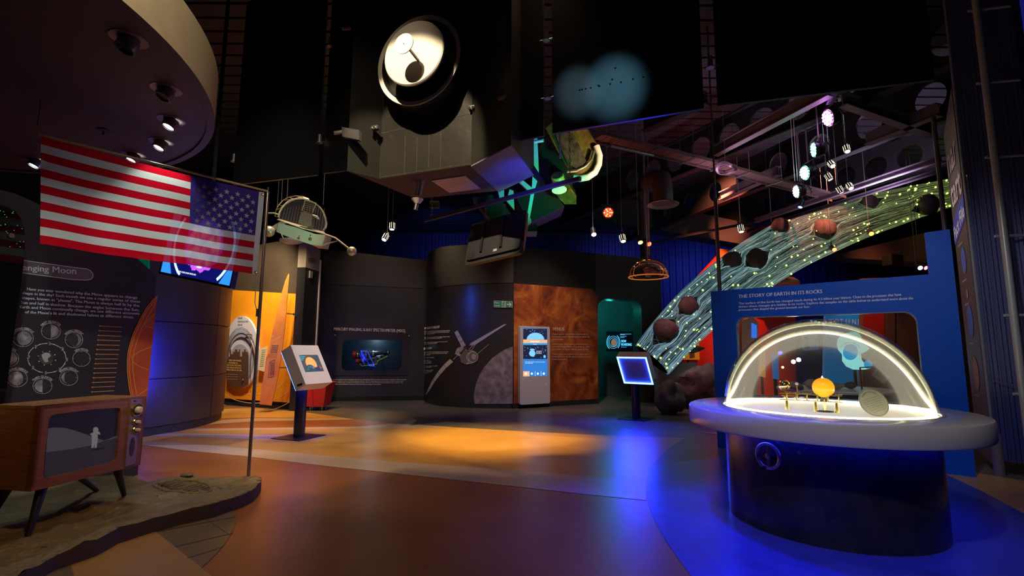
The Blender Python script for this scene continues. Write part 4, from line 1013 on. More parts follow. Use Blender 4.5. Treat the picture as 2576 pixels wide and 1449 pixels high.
for k in range(5): dtext(mb, ('Set in motion when', 'the Solar System formed', 'material spinning round', 'keeps on turning so', 'the Sun rises daily')[k], (683 - k * .8, 870 + 4.4 * k), (701 - k, 870 + 4.4 * k), 3, surfS, .004, .01)
for k in range(4): dtext(mb, 'The planets formed from a cloud of gas and dust', (674, 891 + 3 * k), (697, 892 + 3 * k), 1.8, surfS, .004)
dline(mb, [(678, 911), (691, 905), (689, 947), (675, 950), (678, 911)], 1.1, surfS, .004)
for k in range(11): dline(mb, [(680 - .15 * k, 914 + 3 * k), (689 - .1 * k, 912.5 + 3 * k)], 1, surfS, .004)
mb.build('dark_lettering', dk, sa, smooth=0)
mb = MB(); dtext(mb, 'Why', (680, 852), (690, 845), 5, surfS, .004); dtext(mb, 'does the Sun rise?', (679, 862), (707, 848), 5, surfS, .004); mb.build('pale_lettering', mat('pale_orange_print', (.9, .55, .3), .6), sa, smooth=0)
for y_ in (789, 925):
    p = surfS(722 if y_ < 800 else 703, y_); mb = MB().tube([p, p + nO * .2], .012, 6); mb.box(p + nO * .2, (.05, .02, .05)); mb.build('wall_bracket', DSTEEL, sa)
le = thing('white_text_leaf', plane_surf(oA - nO * .12, nO)(662, 940), 'small slanted white text sheet between the round exhibit and the sail', 'text panel')
sl_ = plane_surf(oA - nO * .12, nO); mb = MB(); LQ = [abO(*p, s=sl_) for p in [(652, 877), (672, 871), (664, 935), (648, 930)]]; plate(mb, LQ, [], lambda a, b, c: fO(a, b, c - .12), .015); mb.build('sheet', mat('leaf_white', (.75, .66, .5), .5), le, smooth=0)
mb = MB()
for k in range(9): dtext(mb, 'The position of the', (658 - .6 * k, 882 + 5 * k), (668 - .6 * k, 881 + 5 * k), 2.4, sl_, .004, .01)
mb.build('lettering', dk, le, smooth=0)

# poster on the curved wall: Seeing the whole picture
def offs(s, d): return lambda px, py, o=0: s(px, py, o + d)
sG = offs(surfG, .045)
po = thing('image_guide_poster', sG(545, 985), 'dark poster with red and yellow titles and five coloured sun discs on the grey wall', 'poster')
mb = MB(); pts_ = [(527 - (y - 845) * .1, y) for y in (845, 915, 985)]
for (xa, ya), (xb, yb) in zip([(526, 843), (519, 914), (514, 984)][:-1], [(519, 914), (514, 984)]):
    for k in range(6):
        t0_, t1_ = k / 6, (k + 1) / 6; w_ = 46
        mb.poly([sG(xa + w_ * t0_, ya + 3 * t0_, 0), sG(xa + w_ * t1_, ya + 3 * t1_, 0), sG(xb + w_ * t1_, yb - 1 * t1_, 0), sG(xb + w_ * t0_, yb - 1 * t0_, 0)])
mb.build('sheet', mat('poster_black', (.02, .018, .02), .5), po, smooth=0)
mb = MB(); dtext(mb, 'Seeing the', (530, 854), (553, 856), 7, sG, .004, .015); dtext(mb, 'Images explained', (526, 884), (558, 886), 6, sG, .004, .015, 0); dtext(mb, 'whole picture', (529, 862), (556, 864), 6, sG, .004, .015, 1)
dpoly(mb, [(562, 850), (571, 846), (570, 888), (563, 888)], sG, .003, 0)
mb.build('title_lettering', [mat('poster_red', (.85, .16, .04), .6), mat('poster_yellow', (.85, .6, .08), .6)], po, smooth=0)
mb = MB(); dline(mb, [(527, 866), (556, 868)], .8, sG, .004); dline(mb, [(525, 888), (556, 890)], .8, sG, .004)
for k, y_ in enumerate((898, 917, 935, 953, 970)):
    for j in range(3): dline(mb, [(541 - k, y_ + 2.4 * j), (562 - k * 1.4 - 3 * (j == 2), y_ + 2.4 * j)], .9, sG, .004)
for j in range(2): dline(mb, [(531, 872 + 2.5 * j), (552, 873 + 2.5 * j)], .8, sG, .004)
mb.build('body_lettering', PRINT, po, smooth=0)
for k, (y_, c) in enumerate(((898, (.5, .25, .06)), (916, (.55, .16, .07)), (936, (.4, .08, .45)), (953, (.6, .03, .04)), (972, (.5, .45, .1)))):
    mb = MB(); dpoly(mb, ell(533 - 1.3 * k, y_, 4.6, 7), sG, .004); mb.build('sun_disc_print', mat('sun_disc_%d' % k, c, .6, noise_amt=.5, nscale=40), po, smooth=0)

# spectrometer wall: lettering and window unit
fr = thing('spectrometer_window', fM((wa[0] + wb[0]) / 2, wa[1], -.02), 'wall window unit with rounded opening framing an instrument under the white title', 'display window')
qa, qb = abM(838, 945), abM(1031, 840)
mb = MB(); plate(mb, [(qa[0], qa[1]), (qb[0], qa[1]), (qb[0], qb[1]), (qa[0], qb[1])], [rr(wa[0] + .02, wa[1] + .02, wb[0] - .02, wb[1] - .02, .14)], lambda a, b, c: fM(a, b, c - .02), .02)
mb.build('frame_board', mat('frame_dark', (.03, .028, .03), .4), fr, smooth=0)
mb = MB(); plate(mb, rr(wa[0] + .02, wa[1] + .02, wb[0] - .02, wb[1] - .02, .14), [], lambda a, b, c: fM(a, b, c + .05), .006); mb.build('glass_pane', thin_glass('case_glass', (.95, .97, 1), .7), fr, smooth=0)
for px, py in ((843, 843), (1029, 845)): MB().lathe(surfM(px, py, .03), [(.016, 0), (.016, .008), (1e-4, .01)], 12, look_mat(-nM)).build('screw_cap', WHITEP, fr)
mb = MB(); bx0, bx1, by0, by1 = wa[0] - .1, wb[0] + .1, wa[1] - .1, wb[1] + .1
XM = Matrix((u_, nM, V((0, 0, 1)))).transposed(); bc = (bx0 + bx1) / 2; hh = (by0 + by1) / 2
mb.box(fM(bc, hh, 1.0), (bx1 - bx0, .03, by1 - by0), XM); mb.box(fM(bc, by0, .6), (bx1 - bx0, .85, .03), XM); mb.box(fM(bc, by1, .6), (bx1 - bx0, .85, .03), XM)
mb.box(fM(bx0, hh, .6), (.03, .85, by1 - by0), XM); mb.box(fM(bx1, hh, .6), (.03, .85, by1 - by0), XM)
mb.build('case_lining', mat('case_navy', (.02, .045, .07), .4), fr, smooth=0)
pl_ = fM(bc, by1 - .06, .35); point(pl_, 9, (.6, .9, 1), .05)
ins = thing('spectrometer_model', fM(bc, by0 + .1, .45), 'black and steel twin-tube spectrometer model with red ends inside the wall window', 'scientific model')
def IM(px, py, c=.45): s = plane_surf(mA + nM * c, nM); return s(px, py)
CHR = mat('model_chrome', (.55, .65, .7), .2, .9); MB1 = mat('model_black', (.02, .025, .03), .25)
mb = MB().tube([IM(898, 893), IM(938, 890)], [.105, .10], 24); mb.tube([IM(938, 890), IM(975, 886)], [.085, .075], 24); mb.tube([IM(975, 886), IM(980, 884)], .05, 16); mb.build('long_tube', MB1, ins)
mb = MB().tube([IM(903, 908, .3), IM(940, 905, .3)], .065, 20); mb.tube([IM(940, 905, .3), IM(960, 896, .35)], .03, 12); mb.build('short_tube', MB1, ins)
for a, b, r, c in ((899, 893, .108, .45), (938, 890, .104, .45), (975, 886, .08, .45), (912, 907, .07, .3), (920, 892, .107, .45)): MB().tube([IM(a, b, c), IM(a + 3, b - .2, c)], r, 24).build('chrome_ring', CHR, ins)
for a, b, r, c in ((891, 893, .112, .45), (899, 909, .066, .3)): MB().tube([IM(a - 3, b + .3, c), IM(a + 5, b, c)], r, 24).build('red_end_cap', mat('red_cap', (.6, .02, .03), .4), ins)
mb = MB().tube([IM(905, 915, .2), IM(910, 921, .2), IM(948, 916, .2), IM(950, 908, .25), IM(975, 896, .3)], .012, 8); mb.build('yellow_frame', mat('yellow_frame', (.8, .65, .02), .4), ins)
mb = MB()
for k in range(4): mb.tube([IM(915 + 12 * k, 901, .3), IM(925 + 12 * k, 896 - 3 * (k % 2), .3), IM(935 + 12 * k, 903, .3)], .008, 6)
mb.tube([IM(945, 915, .3), IM(947, 896, .3), IM(965, 893, .3)], .01, 8); mb.build('pipework', CHR, ins)
mb = MB().tube([IM(930, 900, .5), fM(bc, by0 + .02, .5)], .012, 8); mb.tube([IM(960, 893, .5), fM(bc + .3, by0 + .02, .5)], .012, 8); mb.build('stand', DSTEEL, ins)
tx = thing('spectrometer_text', surfM(930, 966), 'white title and small text lines printed on the dark spectrometer wall', 'wall lettering')
mb = MB(); dtext(mb, 'MERCURY IMAGING X-RAY SPECTROMETER (MIXS)', (840, 831), (1019, 836), 7.5, surfM, .02, .006); mb.build('title_lettering', PRINTW, tx, smooth=0)
mb = MB()
for s_, a, b in (('Low energy X-rays from the Sun\u2019s outer atmosphere (corona) are absorbed by Mercury\u2019s surface materials and reemitted at different energies.', (815, 955.5), (1023, 956)),
                 ('The particular energies depend on the rock-forming elements present. The Mercury Imaging X-ray Spectrometer (MIXS) measures these', (815, 959.5), (1015, 960)),
                 ('X-rays and builds up a surface map showing the abundance of those elements, such as magnesium, aluminium, silicon and iron. The', (815, 963.5), (1014, 964)),
                 ('information is crucial to understanding the process that led to Mercury losing its outer layers.', (815, 967.5), (959, 968))): dtext(mb, s_, a, b, 2.6, surfM, .02, .006)
mb.build('body_lettering', PRINTW, tx, smooth=0)

# curved wall: lettering and spacecraft graphic
cw = thing('mercury_wall_graphic', surfC(1180, 1010, .01), 'printed graphic of a space probe over Mercury with small text on the curved dark wall', 'wall graphic')
mb = MB(); dtext(mb, 'MISSIONS TO MERCURY', (1068, 829), (1106, 825), 6, surfC, .012, .006); dtext(mb, 'BEPICOLOMBO', (1066, 880), (1086, 878), 5.5, surfC, .012, .006)
mb.build('title_lettering', PRINTW, cw, smooth=0)
mb = MB(); y_ = 835
for s_, x1, dy in (('Mercury\u2019s high temperatures and orbital challenge the missions to Mercury', 1132, 3.6), ('are the reasons why relatively few probes have visited this planet.', 1130, 3.6), ('by spacecraft.', 1093, 8), ('Mariner 10 was launched in 1973 and NASA\u2019s highly successful', 1131, 3.6), ('MESSENGER first orbited Mercury in March 2011.', 1112, 9), ('MESSENGER mapped the planet over a four-year period,', 1125, 3.6), ('crashing onto the surface in April 2015.', 1100, 0)):
    dtext(mb, s_, (1068, y_), (x1, y_ - 2.4), 2.6, surfC, .012, .006); y_ += dy
y_ = 887
for s_, x1, dy in (('BepiColombo was launched in October 2018 and is expected to reach the innermost', 1128, 3.6), ('planet of our Solar System through Europe and the Japan', 1125, 3.6), ('space agency (JAXA).', 1083, 7), ('It will study five components:', 1092, 7), ('The Mercury Planetary Orbiter', 1080, 3.6), ('The Mercury Transfer Module', 1085, 3.6), ('The Magnetospheric Orbiter (MIO)', 1084, 7), ('The instrument is designed for investigating the', 1100, 3.6), ('origin of the metallic surface.', 1086, 7), ('The MIXS telescope is designed to', 1090, 3.6), ('use X-rays to map the surface', 1086, 3.6), ('of Mercury.', 1076, 3)):
    dtext(mb, s_, (1067, y_), (x1, y_ - 1.2), 2.4, surfC, .012, .006); y_ += dy
mb.build('body_lettering', PRINTW, cw, smooth=0)
SATW = mat('probe_print', (.42, .38, .44), .6, noise_amt=.35, nscale=14); SATP = mat('probe_panel_print', (.36, .32, .44), .6); SATD = mat('probe_dark', (.05, .045, .055), .6); MER = mat('mercury_print', (.30, .24, .32), .6, ramp=[(.3, (.09, .07, .10)), (.5, (.2, .15, .21)), (.7, (.34, .27, .35))], nscale=7)
def dens_poly(P, k=5): return [(a + (c - a) * t / k, b + (d - b) * t / k) for (a, b), (c, d) in zip(P, P[1:] + P[:1]) for t in range(k)]
def dquad(mb, q, m, k=8, off=.012):
    (a, b, c, d) = q   # a-b long edge, d-c other long edge
    L = lambda p, r, t: (p[0] + (r[0] - p[0]) * t, p[1] + (r[1] - p[1]) * t)
    for i in range(k):
        P = [L(a, b, i / k), L(a, b, (i + 1) / k), L(d, c, (i + 1) / k), L(d, c, i / k)]
        mb.add([surfC(x, y, off) for x, y in P], [(0, 1, 2, 3)], m)
mb = MB(); dquad(mb, ((1181, 865), (1267, 816), (1275, 815), (1196, 867)), 1); dquad(mb, ((1179, 869), (1268, 817), (1274, 816), (1194, 868)), 1)
mb.build('right_solar_wing', [SATW, SATP], cw, smooth=0)
mb = MB(); dquad(mb, ((1143, 836), (1162, 875), (1172, 869), (1151, 831)), 1)
for t in (.33, .66): dquad(mb, ((1143 + 19 * t, 836 + 39 * t), (1151 + 21 * t, 831 + 38 * t), (1151.4 + 21 * t, 832 + 38 * t), (1143.4 + 19 * t, 837 + 39 * t)), 2, 3, .014)
mb.build('upper_solar_wing', [SATW, SATP, SATD], cw, smooth=0)
mb = MB(); pu = [(1132, 903), (1116, 918), (1101, 936), (1088, 956), (1077, 978), (1069, 996)]; plo = [(1140, 910), (1122, 926), (1107, 943), (1093, 961), (1081, 981), (1072, 992)]
for i in range(5):
    e_ = .04; dquad(mb, (pu[i], (pu[i + 1][0] * (1 - e_) + pu[i][0] * e_, pu[i + 1][1] * (1 - e_) + pu[i][1] * e_), (plo[i + 1][0] * (1 - e_) + plo[i][0] * e_, plo[i + 1][1] * (1 - e_) + plo[i][1] * e_), plo[i]), 1, 3)
mb.build('left_solar_wing', [SATW, mat('probe_wing_pale', (.55, .47, .48), .6)], cw, smooth=0)
mb = MB()
for P, m in (([(1144, 890), (1150, 876), (1160, 872), (1170, 876), (1176, 882), (1186, 880), (1198, 886), (1200, 905), (1190, 914), (1172, 917), (1160, 912), (1156, 896)], 0), ([(1156, 896), (1166, 884), (1178, 882), (1178, 900), (1172, 917), (1160, 912)], 3), ([(1160, 884), (1170, 872), (1176, 874), (1166, 886)], 2)):
    dpoly(mb, dens_poly(P, 3), surfC, .014 + .002 * m, m)
dpoly(mb, ell(1188, 898, 15, 15), surfC, .021, 0); dpoly(mb, ell(1190, 898, 11, 12), surfC, .023, 3); dpoly(mb, ell(1192, 897, 6, 7), surfC, .025, 0)
dline(mb, [(1198, 893), (1230, 866)], 1.2, surfC, .02, 0); dline(mb, [(1140, 905), (1152, 893)], 1.6, surfC, .02, 0); dline(mb, [(1176, 884), (1192, 866)], 1.6, surfC, .02, 0); dline(mb, [(1186, 882), (1196, 866)], 1.4, surfC, .02, 0)
mb.build('probe_body', [SATW, SATP, SATD, mat('probe_shade', (.14, .12, .14), .6)], cw, smooth=0)
mb = MB(); mc = [(1290, 872), (1275, 877), (1255, 888), (1236, 903), (1219, 922), (1206, 943), (1198, 964), (1193, 985), (1192, 1004), (1194, 1016)]
for (a, b), (c, d) in zip(mc, mc[1:]):
    k = 10
    for i in range(k):
        X = lambda x, t: x + (1290 - x) * t
        mb.add([surfC(X(a, i / k), b, .012), surfC(X(a, (i + 1) / k), b, .012), surfC(X(c, (i + 1) / k), d, .012), surfC(X(c, i / k), d, .012)], [(0, 1, 2, 3)], 0)
mb.build('planet_print', MER, cw, smooth=0)
fe = thing('fire_exit_sign', surfC(1266, 773, .02), 'green and white fire exit sign with running figure and arrow beside the orange mural', 'sign')
GRN = mat('sign_green', (.02, .28, .12), .5)
mb = MB(); dpoly(mb, [(1242, 756), (1289, 758), (1289, 774), (1242, 773)], surfC, .035); mb.build('border_board', mat('sign_border', (.55, .6, .55), .5), fe, smooth=0)
mb = MB(); dpoly(mb, [(1243, 757), (1262, 757.6), (1262, 772.6), (1243, 772)], surfC, .037); dpoly(mb, [(1272.5, 758), (1288, 759), (1288, 773.4), (1272.5, 773)], surfC, .037)
dpoly(mb, ell(1267, 760.5, 1.6, 1.6, 12), surfC, .038); dline(mb, [(1266, 763), (1265, 767), (1268, 769), (1266, 772)], 1.8, surfC, .038); dline(mb, [(1265, 767), (1262.6, 770)], 1.6, surfC, .038); dline(mb, [(1263, 763), (1266, 762.4), (1269, 765)], 1.3, surfC, .038)
dline(mb, [(1270, 759), (1270, 771)], 1, surfC, .038)
mb.build('green_field', GRN, fe, smooth=0)
mb = MB(); dtext(mb, 'Fire', (1245, 763.4), (1256, 763.8), 4.6, surfC, .039, .006); dtext(mb, 'exit', (1245, 770.4), (1257, 770.8), 4.6, surfC, .039, .006)
dline(mb, [(1275, 765.5), (1285, 766)], 2, surfC, .039); dline(mb, [(1281, 761), (1286, 766), (1281, 771)], 2, surfC, .039)
mb.build('white_lettering', PRINT, fe, smooth=0)

# mural
mu = thing('venus_mural', fV(LV / 2, .1, -.02), 'large orange-brown mural of the Venus surface with a clipped corner and white text', 'mural')
mp = [(1292, 713), (1488, 727), (1503, 745), (1503, 1011), (1292, 1018)]
VEN = mat('venus_print', (.5, .12, .03), .55, ramp=[(.28, (.035, .008, .004)), (.42, (.20, .035, .008)), (.52, (.36, .075, .012)), (.62, (.52, .15, .022)), (.74, (.74, .34, .07))], nscale=1.5)
nt = VEN.node_tree; tn = [n_ for n_ in nt.nodes if n_.type == 'TEX_NOISE'][0]; tn.inputs['Detail'].default_value = 12; tn.inputs['Distortion'].default_value = 1.1; tn.inputs['Roughness'].default_value = .66
mb = MB(); plate(mb, [abV(*p) for p in mp], [], lambda a, b, c: fV(a, b, c - .014), .012); mb.build('print_board', VEN, mu, smooth=0)
mb = MB(); VT = mat('mural_type', (.62, .42, .32), .6); dtext(mb, 'VENUS', (1390, 831), (1419, 832), 8.5, surfV, .03, .006)
y_ = 842
for s_, x1, dy in (('Venus appears very similar to Earth, but an', 1480, 6.6), ('extremely hostile environment lies below its', 1483, 6.3), ('thick clouds.', 1416, 12.5), ('Sulfuric acid rain, crushing pressure, and', 1477, 6.3), ('oven-like temperatures all combine to make', 1483, 6.3), ('the surface of Venus a deadly place to visit.', 1481, 12.5), ('Future explorers may choose to build their', 1480, 6.3), ('bases up in the clouds where conditions are', 1483, 6.3), ('more hospitable.', 1426, 6)):
    dtext(mb, s_, (1390, y_), (x1, y_ + .5), 4.2, surfV, .03); y_ += dy
mb.build('lettering', VT, mu, smooth=0)

# totem
nTo = nV; pTo = surfV(1345, 1021) - nV * .13; pTo.z = 0; surfTo = plane_surf(pTo, nTo)
fTo = lambda a, b, c: pTo + uV * a + V((0, 0, b)) + nTo * c
def abTo(px, py): q = surfTo(px, py) - pTo; return (q.dot(uV), q.z)
to = thing('information_totem', pTo, 'slim white freestanding totem with a lit portrait screen in front of the Venus mural', 'information screen')
a0, _ = abTo(1308, 1000); a1, b1 = abTo(1383, 822); s0_, sb_ = abTo(1316, 947); s1_, stp = abTo(1376.5, 827)
dth = min(.12, max(.05, 0.1))
mb = MB(); plate(mb, rr(a0, abTo(1345, 1016.5)[1], a1, b1, .04), [[(s0_, sb_), (s1_, sb_), (s1_, stp), (s0_, stp)]], fTo, dth)
mb.build('casing', mat('totem_white', (.60, .55, .62), .35), to, smooth=30)
for x_ in (a0 + .06, a1 - .06): MB().tube([fTo(x_, b1, .05), fTo(x_, b1 + .04, .05)], .012, 8).build('eye_bolt', STEEL, to)
mb = MB(); plate(mb, [(s0_, sb_), (s1_, sb_), (s1_, stp), (s0_, stp)], [], lambda a, b, c: fTo(a, b, c + .008), .005); ts = mb.build('screen', glow('totem_blue', (.02, .16, .5), 1.4), to, smooth=0)
sTo2 = plane_surf(pTo + nTo * .007, nTo)
mb = MB(); T = lambda P, m, o=.002: dpoly(mb, P, sTo2, o, m)
T([(1316, 827), (1376.5, 827), (1376.5, 854), (1316, 854)], 0); T(ell(1347, 854, 22, 17, 24, PI, 2 * PI), 1, .003)
T([(1316, 854), (1376.5, 855), (1376.5, 863), (1316, 863)], 2, .004); T([(1316, 863), (1376.5, 863), (1376.5, 868), (1316, 868)], 3, .004); T([(1316, 868), (1376.5, 868), (1376.5, 903), (1316, 903)], 0)
T(ell(1339, 889, 8, 8), 1, .004); T(ell(1339, 881, 6.5, 4, 16, PI, 2 * PI), 1, .004); T(ell(1370, 897, 3, 4), 1, .004)
T([(1316, 934), (1331, 934), (1331, 947), (1316, 947)], 2, .004)
for k in range(1, 4): dline(mb, [(1316 + 15.1 * k, 934), (1316 + 15.1 * k, 947)], .6, sTo2, .003, 4); T(ell(1323 + 15 * k, 940, 2.6, 2.8, 12), 4, .004)
T(ell(1323, 940, 2.8, 3, 12), 4, .006); dtext(mb, 'VENUS FACTS', (1334, 860.5), (1357, 860.8), 2.6, sTo2, .006, .01, 4); dtext(mb, 'Welcome', (1341, 867), (1350, 867), 2, sTo2, .006, 0, 4)
for s_, y_ in (('Venus is about', 884), ('one 90% of', 887), ('Earth\u2019s diameter', 890)): dtext(mb, s_, (1349, y_), (1363, y_), 2, sTo2, .006, 0, 4)
dtext(mb, 'Venus is often referred to as the Earth\u2019s twin, but they', (1321, 911), (1370, 911.4), 2, sTo2, .006, 0, 4); dtext(mb, 'are very different worlds.', (1321, 914.4), (1341, 914.6), 2, sTo2, .006, 0, 4)
R3 = random.Random(5)
for k in range(36):
    x_, y_ = R3.uniform(1318, 1375), R3.choice([R3.uniform(829, 842), R3.uniform(871, 901)]); T(ell(x_, y_, .5, .5, 6), 4, .0045)
mb.build('venus_facts_page', [glow('t_space', (.004, .012, .05), 1), glow('t_planet', (.16, .45, .95), 1.5), glow('t_orange', (1, .42, .2), 1.2), glow('t_blue2', (.02, .3, .7), 1.2), glow('t_white', (.8, .9, 1), 1.6)], ts, smooth=0)
MB().lathe(fTo(*abTo(1373, 966), -.002), [(.005, 0), (1e-4, .002)], 10, look_mat(-nTo)).build('standby_light', glow('red_led', (1, .02, .05), 6), to)

# now boarding screen in the doorway room
uB, vB_ = uD, V((0, 0, 1)); pBo = fD(.9, 0, 1.44); surfB = plane_surf(pBo, nD)
bo = thing('boarding_sign', surfB(1558, 880, .05), 'dim blue wall screen reading NOW BOARDING with a planet dial inside the teal doorway', 'screen')
mb = MB(); plate(mb, [((surfB(x, y) - pBo).dot(uD), (surfB(x, y) - pBo).z) for x, y in [(1525, 884), (1592, 884), (1592, 834), (1525, 834)]], [], lambda a, b, c: pBo + uD * a + V((0, 0, b)) + nD * (c - .03), .03); mb.build('panel', mat('boarding_panel', (.01, .02, .035), .3), bo, smooth=0)
mb = MB(); sB = offs(surfB, .05); BL = glow('boarding_blue', (.08, .55, .9), 1.6)
for r in (10, 13.5): dring(mb, 1543, 861, r, r * 1.15, .8, sB, .003, 0, 30)
dring(mb, 1543, 861, 16.5, 20, 1.4, sB, .003, 0, 14, 2.2, 4.1); dring(mb, 1543, 861, 16.5, 20, 1.4, sB, .003, 0, 14, -1, .8)
dtext(mb, 'NOW', (1563, 861), (1575, 861.5), 6.5, sB, .003, .01); dtext(mb, 'BOARDING', (1563, 869.5), (1589, 870), 6.5, sB, .003, .01)
for y_, x1 in ((840.5, 1588), (842, 1572), (846, 1576), (849, 1571)): dline(mb, [(1560, y_), (x1, y_)], .8, sB, .003)
dtext(mb, 'Mars', (1563, 874), (1576, 874), 2, sB, .003)
mb.build('blue_lettering', BL, bo, smooth=0)
mb = MB(); dpoly(mb, ell(1544, 862, 7, 10), sB, .004); mb.build('planet_image', mat('boarding_planet', (.2, .13, .1), .6, emit=(.22, .13, .10), es=1, noise_amt=.5, nscale=12), bo, smooth=0)
tag(MB().tube([surfB(1511, 1001, .8), surfB(1522, 1001, .8)], .03, 10).build('door_rail', STEEL), 'short metal rail low inside the doorway', 'rail') if False else None

# round column and amber listening dome
pc_ = gp(1632, 1010); tag(MB().tube([(pc_.x, pc_.y - .1, 0), (pc_.x, pc_.y - .1, 6.6)], .14, 28).build('round_column', mat('column_round', (.06, .06, .065), .35)), 'slim round grey column beside the doorway wall', 'column')
dm = at(1631, 697, 9.6); sd_ = thing('listening_dome', dm, 'amber transparent listening dome hanging on cables above the blue-lit kiosk', 'sound dome')
rD = 49 / FPX * 9.6; hD = 44 / FPX * 9.6
prof = [(rD * 1.0, 0)] + [(rD * math.cos(t) ** .8 if t < 1.5 else 1e-4, hD * math.sin(t)) for t in [PI / 2 * k / 14 for k in range(15)]]
prof[-1] = (1e-4, hD)
mb = MB().lathe(dm, prof, 40); mb.build('amber_shell', thin_glass('amber_acrylic', (1, .70, .48), 1.6), sd_)
mb = MB().tube([dm + V((rD * math.cos(2 * PI * k / 40), rD * math.sin(2 * PI * k / 40), 0)) for k in range(40)], .012, 8, closed=True); mb.build('rim', mat('amber_rim', (.9, .3, .08), .3, emit=(.9, .25, .05), es=.35), sd_)
mb = MB().lathe(dm, [(1e-4, .0), (.05, .0), (.10, .16), (.02, .2), (1e-4, .2)], 20); mb.build('loudspeaker', mat('speaker_body', (.25, .2, .18), .5), sd_)
for k in range(3): t = 2 * PI * k / 3; MB().tube([dm + V((0, 0, .2)), dm + V((.1 * math.cos(t), .1 * math.sin(t), hD * .9))], .006, 5).build('bracket', DSTEEL, sd_)
mb = MB().tube([dm + V((0, 0, hD)), dm + V((.0, 0, hD + .12)), V((dm.x - .02, dm.y, 6.6))], .009, 6); mb.tube([dm + V((.03, 0, hD + .1)), V((dm.x + .08, dm.y, 6.6))], .007, 6); mb.build('cables', CABLE, sd_)

# ============================================================ RIGHT: dome table, blue board, comet, hall behind, structure
TC = V((2.602, 4.253, 0)); TR, TZ1, TZ0, BRAD = 1.052, .887, .735, .755
tb = thing('orrery_table', TC, 'round black drum table with a wide white rim, glass dome and blue glow beneath', 'display table')
mb = MB().lathe(TC, [(1e-4, TZ1 - .008), (.76, TZ1 - .008), (.762, TZ1), (TR - .02, TZ1), (TR - .006, TZ1 - .006), (TR, TZ1 - .02), (TR, TZ0 + .02), (TR - .006, TZ0 + .006), (TR - .02, TZ0), (BRAD, TZ0)], 160)
mb.build('white_rim_top', mat('corian_white', (.66, .65, .66), .22, coat=.3), tb, smooth=30)
DRUM = mat('drum_black', (.035, .035, .04), .22, col2=(.012, .012, .014), nscale=6, spec=.6)
mb = MB().lathe(TC, [(BRAD - .05, TZ0 + .01), (BRAD - .05, TZ0 - .02), (BRAD, TZ0 - .02), (BRAD, .0)], 128); mb.build('drum_base', DRUM, tb, smooth=30)
mb = MB().lathe(TC, [(.762, TZ1 + .001), (.775, TZ1 + .004), (.788, TZ1 + .001)], 128); mb.build('brass_ring', mat('ring_gold', (.75, .68, .42), .3, .7), tb)
mb = MB().lathe(TC, [(1e-4, TZ1 - .004), (.70, TZ1 - .004), (.70, TZ1 - .02)], 96); mb.build('lit_opal_plate', mat('opal_plate', (.9, .88, .84), .25, emit=(1, .93, .80), es=.5), tb)
mb = MB().lathe(TC, [(.712, TZ1 - .003), (.726, TZ1 + .010), (.738, TZ1 - .003)], 128); mb.build('led_ring', glow('led_warm_white', (1, .93, .60), 22), tb)
DR, DZ = .755, TZ1
prof = [(DR * math.cos(t), DZ + DR * .985 * math.sin(t)) for t in [PI / 2 * k / 40 for k in range(41)]]; prof[-1] = (1e-4, prof[-1][1])
mb = MB().lathe(TC, prof, 128)
mb.lathe(TC, [(a * .985, DZ + (z - DZ) * .985) for a, z in prof], 128)
mb.build('glass_dome', thin_glass('dome_acrylic', (.955, .955, .91), .34, .012, 1.42), tb, smooth=60)
mb = MB().lathe(TC, [(.80, TZ0 - .001), (.80, TZ0 - .006), (.83, TZ0 - .006), (.83, TZ0 - .001)], 96); mb.build('under_rim_led', glow('rim_led_blue', (.01, .02, 1), 26), tb)
# hand wheel on the drum
hp = at(1931, 1147, 3.55)
hd_ = V((hp.x - TC.x, hp.y - TC.y, 0)).normalized(); 
# place on the drum surface
import itertools
best = None
for k in range(720):
    t = 2 * PI * k / 720; q = V((TC.x + (BRAD + .05) * math.cos(t), TC.y + (BRAD + .05) * math.sin(t), 0))
    if (V((q.x - TC.x, q.y - TC.y)).dot(V((-q.x, -q.y)))) < 0: continue
    r_ = ray(1931, 1147); e_ = abs(q.x / q.y - r_.x / r_.y)
    if best is None or e_ < best[0]: best = (e_, q, t)
q, t = best[1], best[2]; r_ = ray(1931, 1147); hz = EYE + r_.z * (q.y / r_.y); nH = V((math.cos(t), math.sin(t), 0)); hc = V((q.x, q.y, hz)); XH = look_mat(nH)
hw_ = thing('crank', hc, 'x', 'x'); bpy.data.objects.remove(hw_)
mb = MB().tube([hc + XH @ V((.088 * math.cos(a), .088 * math.sin(a), 0)) for a in [2 * PI * k / 48 for k in range(48)]], .013, 10, closed=True); hwp = mb.build('hand_wheel', STEEL, tb)
mb = MB(); mb.box(hc + V((0, 0, 0)) - nH * .004, (.022, .175, .012), XH, bev=.002); mb.build('wheel_spoke', GALV, hwp, smooth=0)
mb = MB().lathe(hc, [(.02, -.05), (.02, .008), (.008, .012), (1e-4, .012)], 20, XH); mb.build('wheel_hub', STEEL, hwp)
mb = MB().lathe(hc + V((0, 0, -.088)) - XH @ V((.025, 0, 0)), [(.010, 0), (.012, .02), (.010, .05), (1e-4, .052)], 14, XH); mb.build('wheel_handle', BLK, hwp)
mb = MB(); t2 = t + .26; kq = V((TC.x + (BRAD + .004) * math.cos(t2), TC.y + (BRAD + .004) * math.sin(t2), hz + .05)); mb.lathe(kq, [(.012, .0), (.012, .004), (1e-4, .004)], 16, look_mat(V((math.cos(t2), math.sin(t2), 0)))); mb.build('key_lock', STEEL, tb)

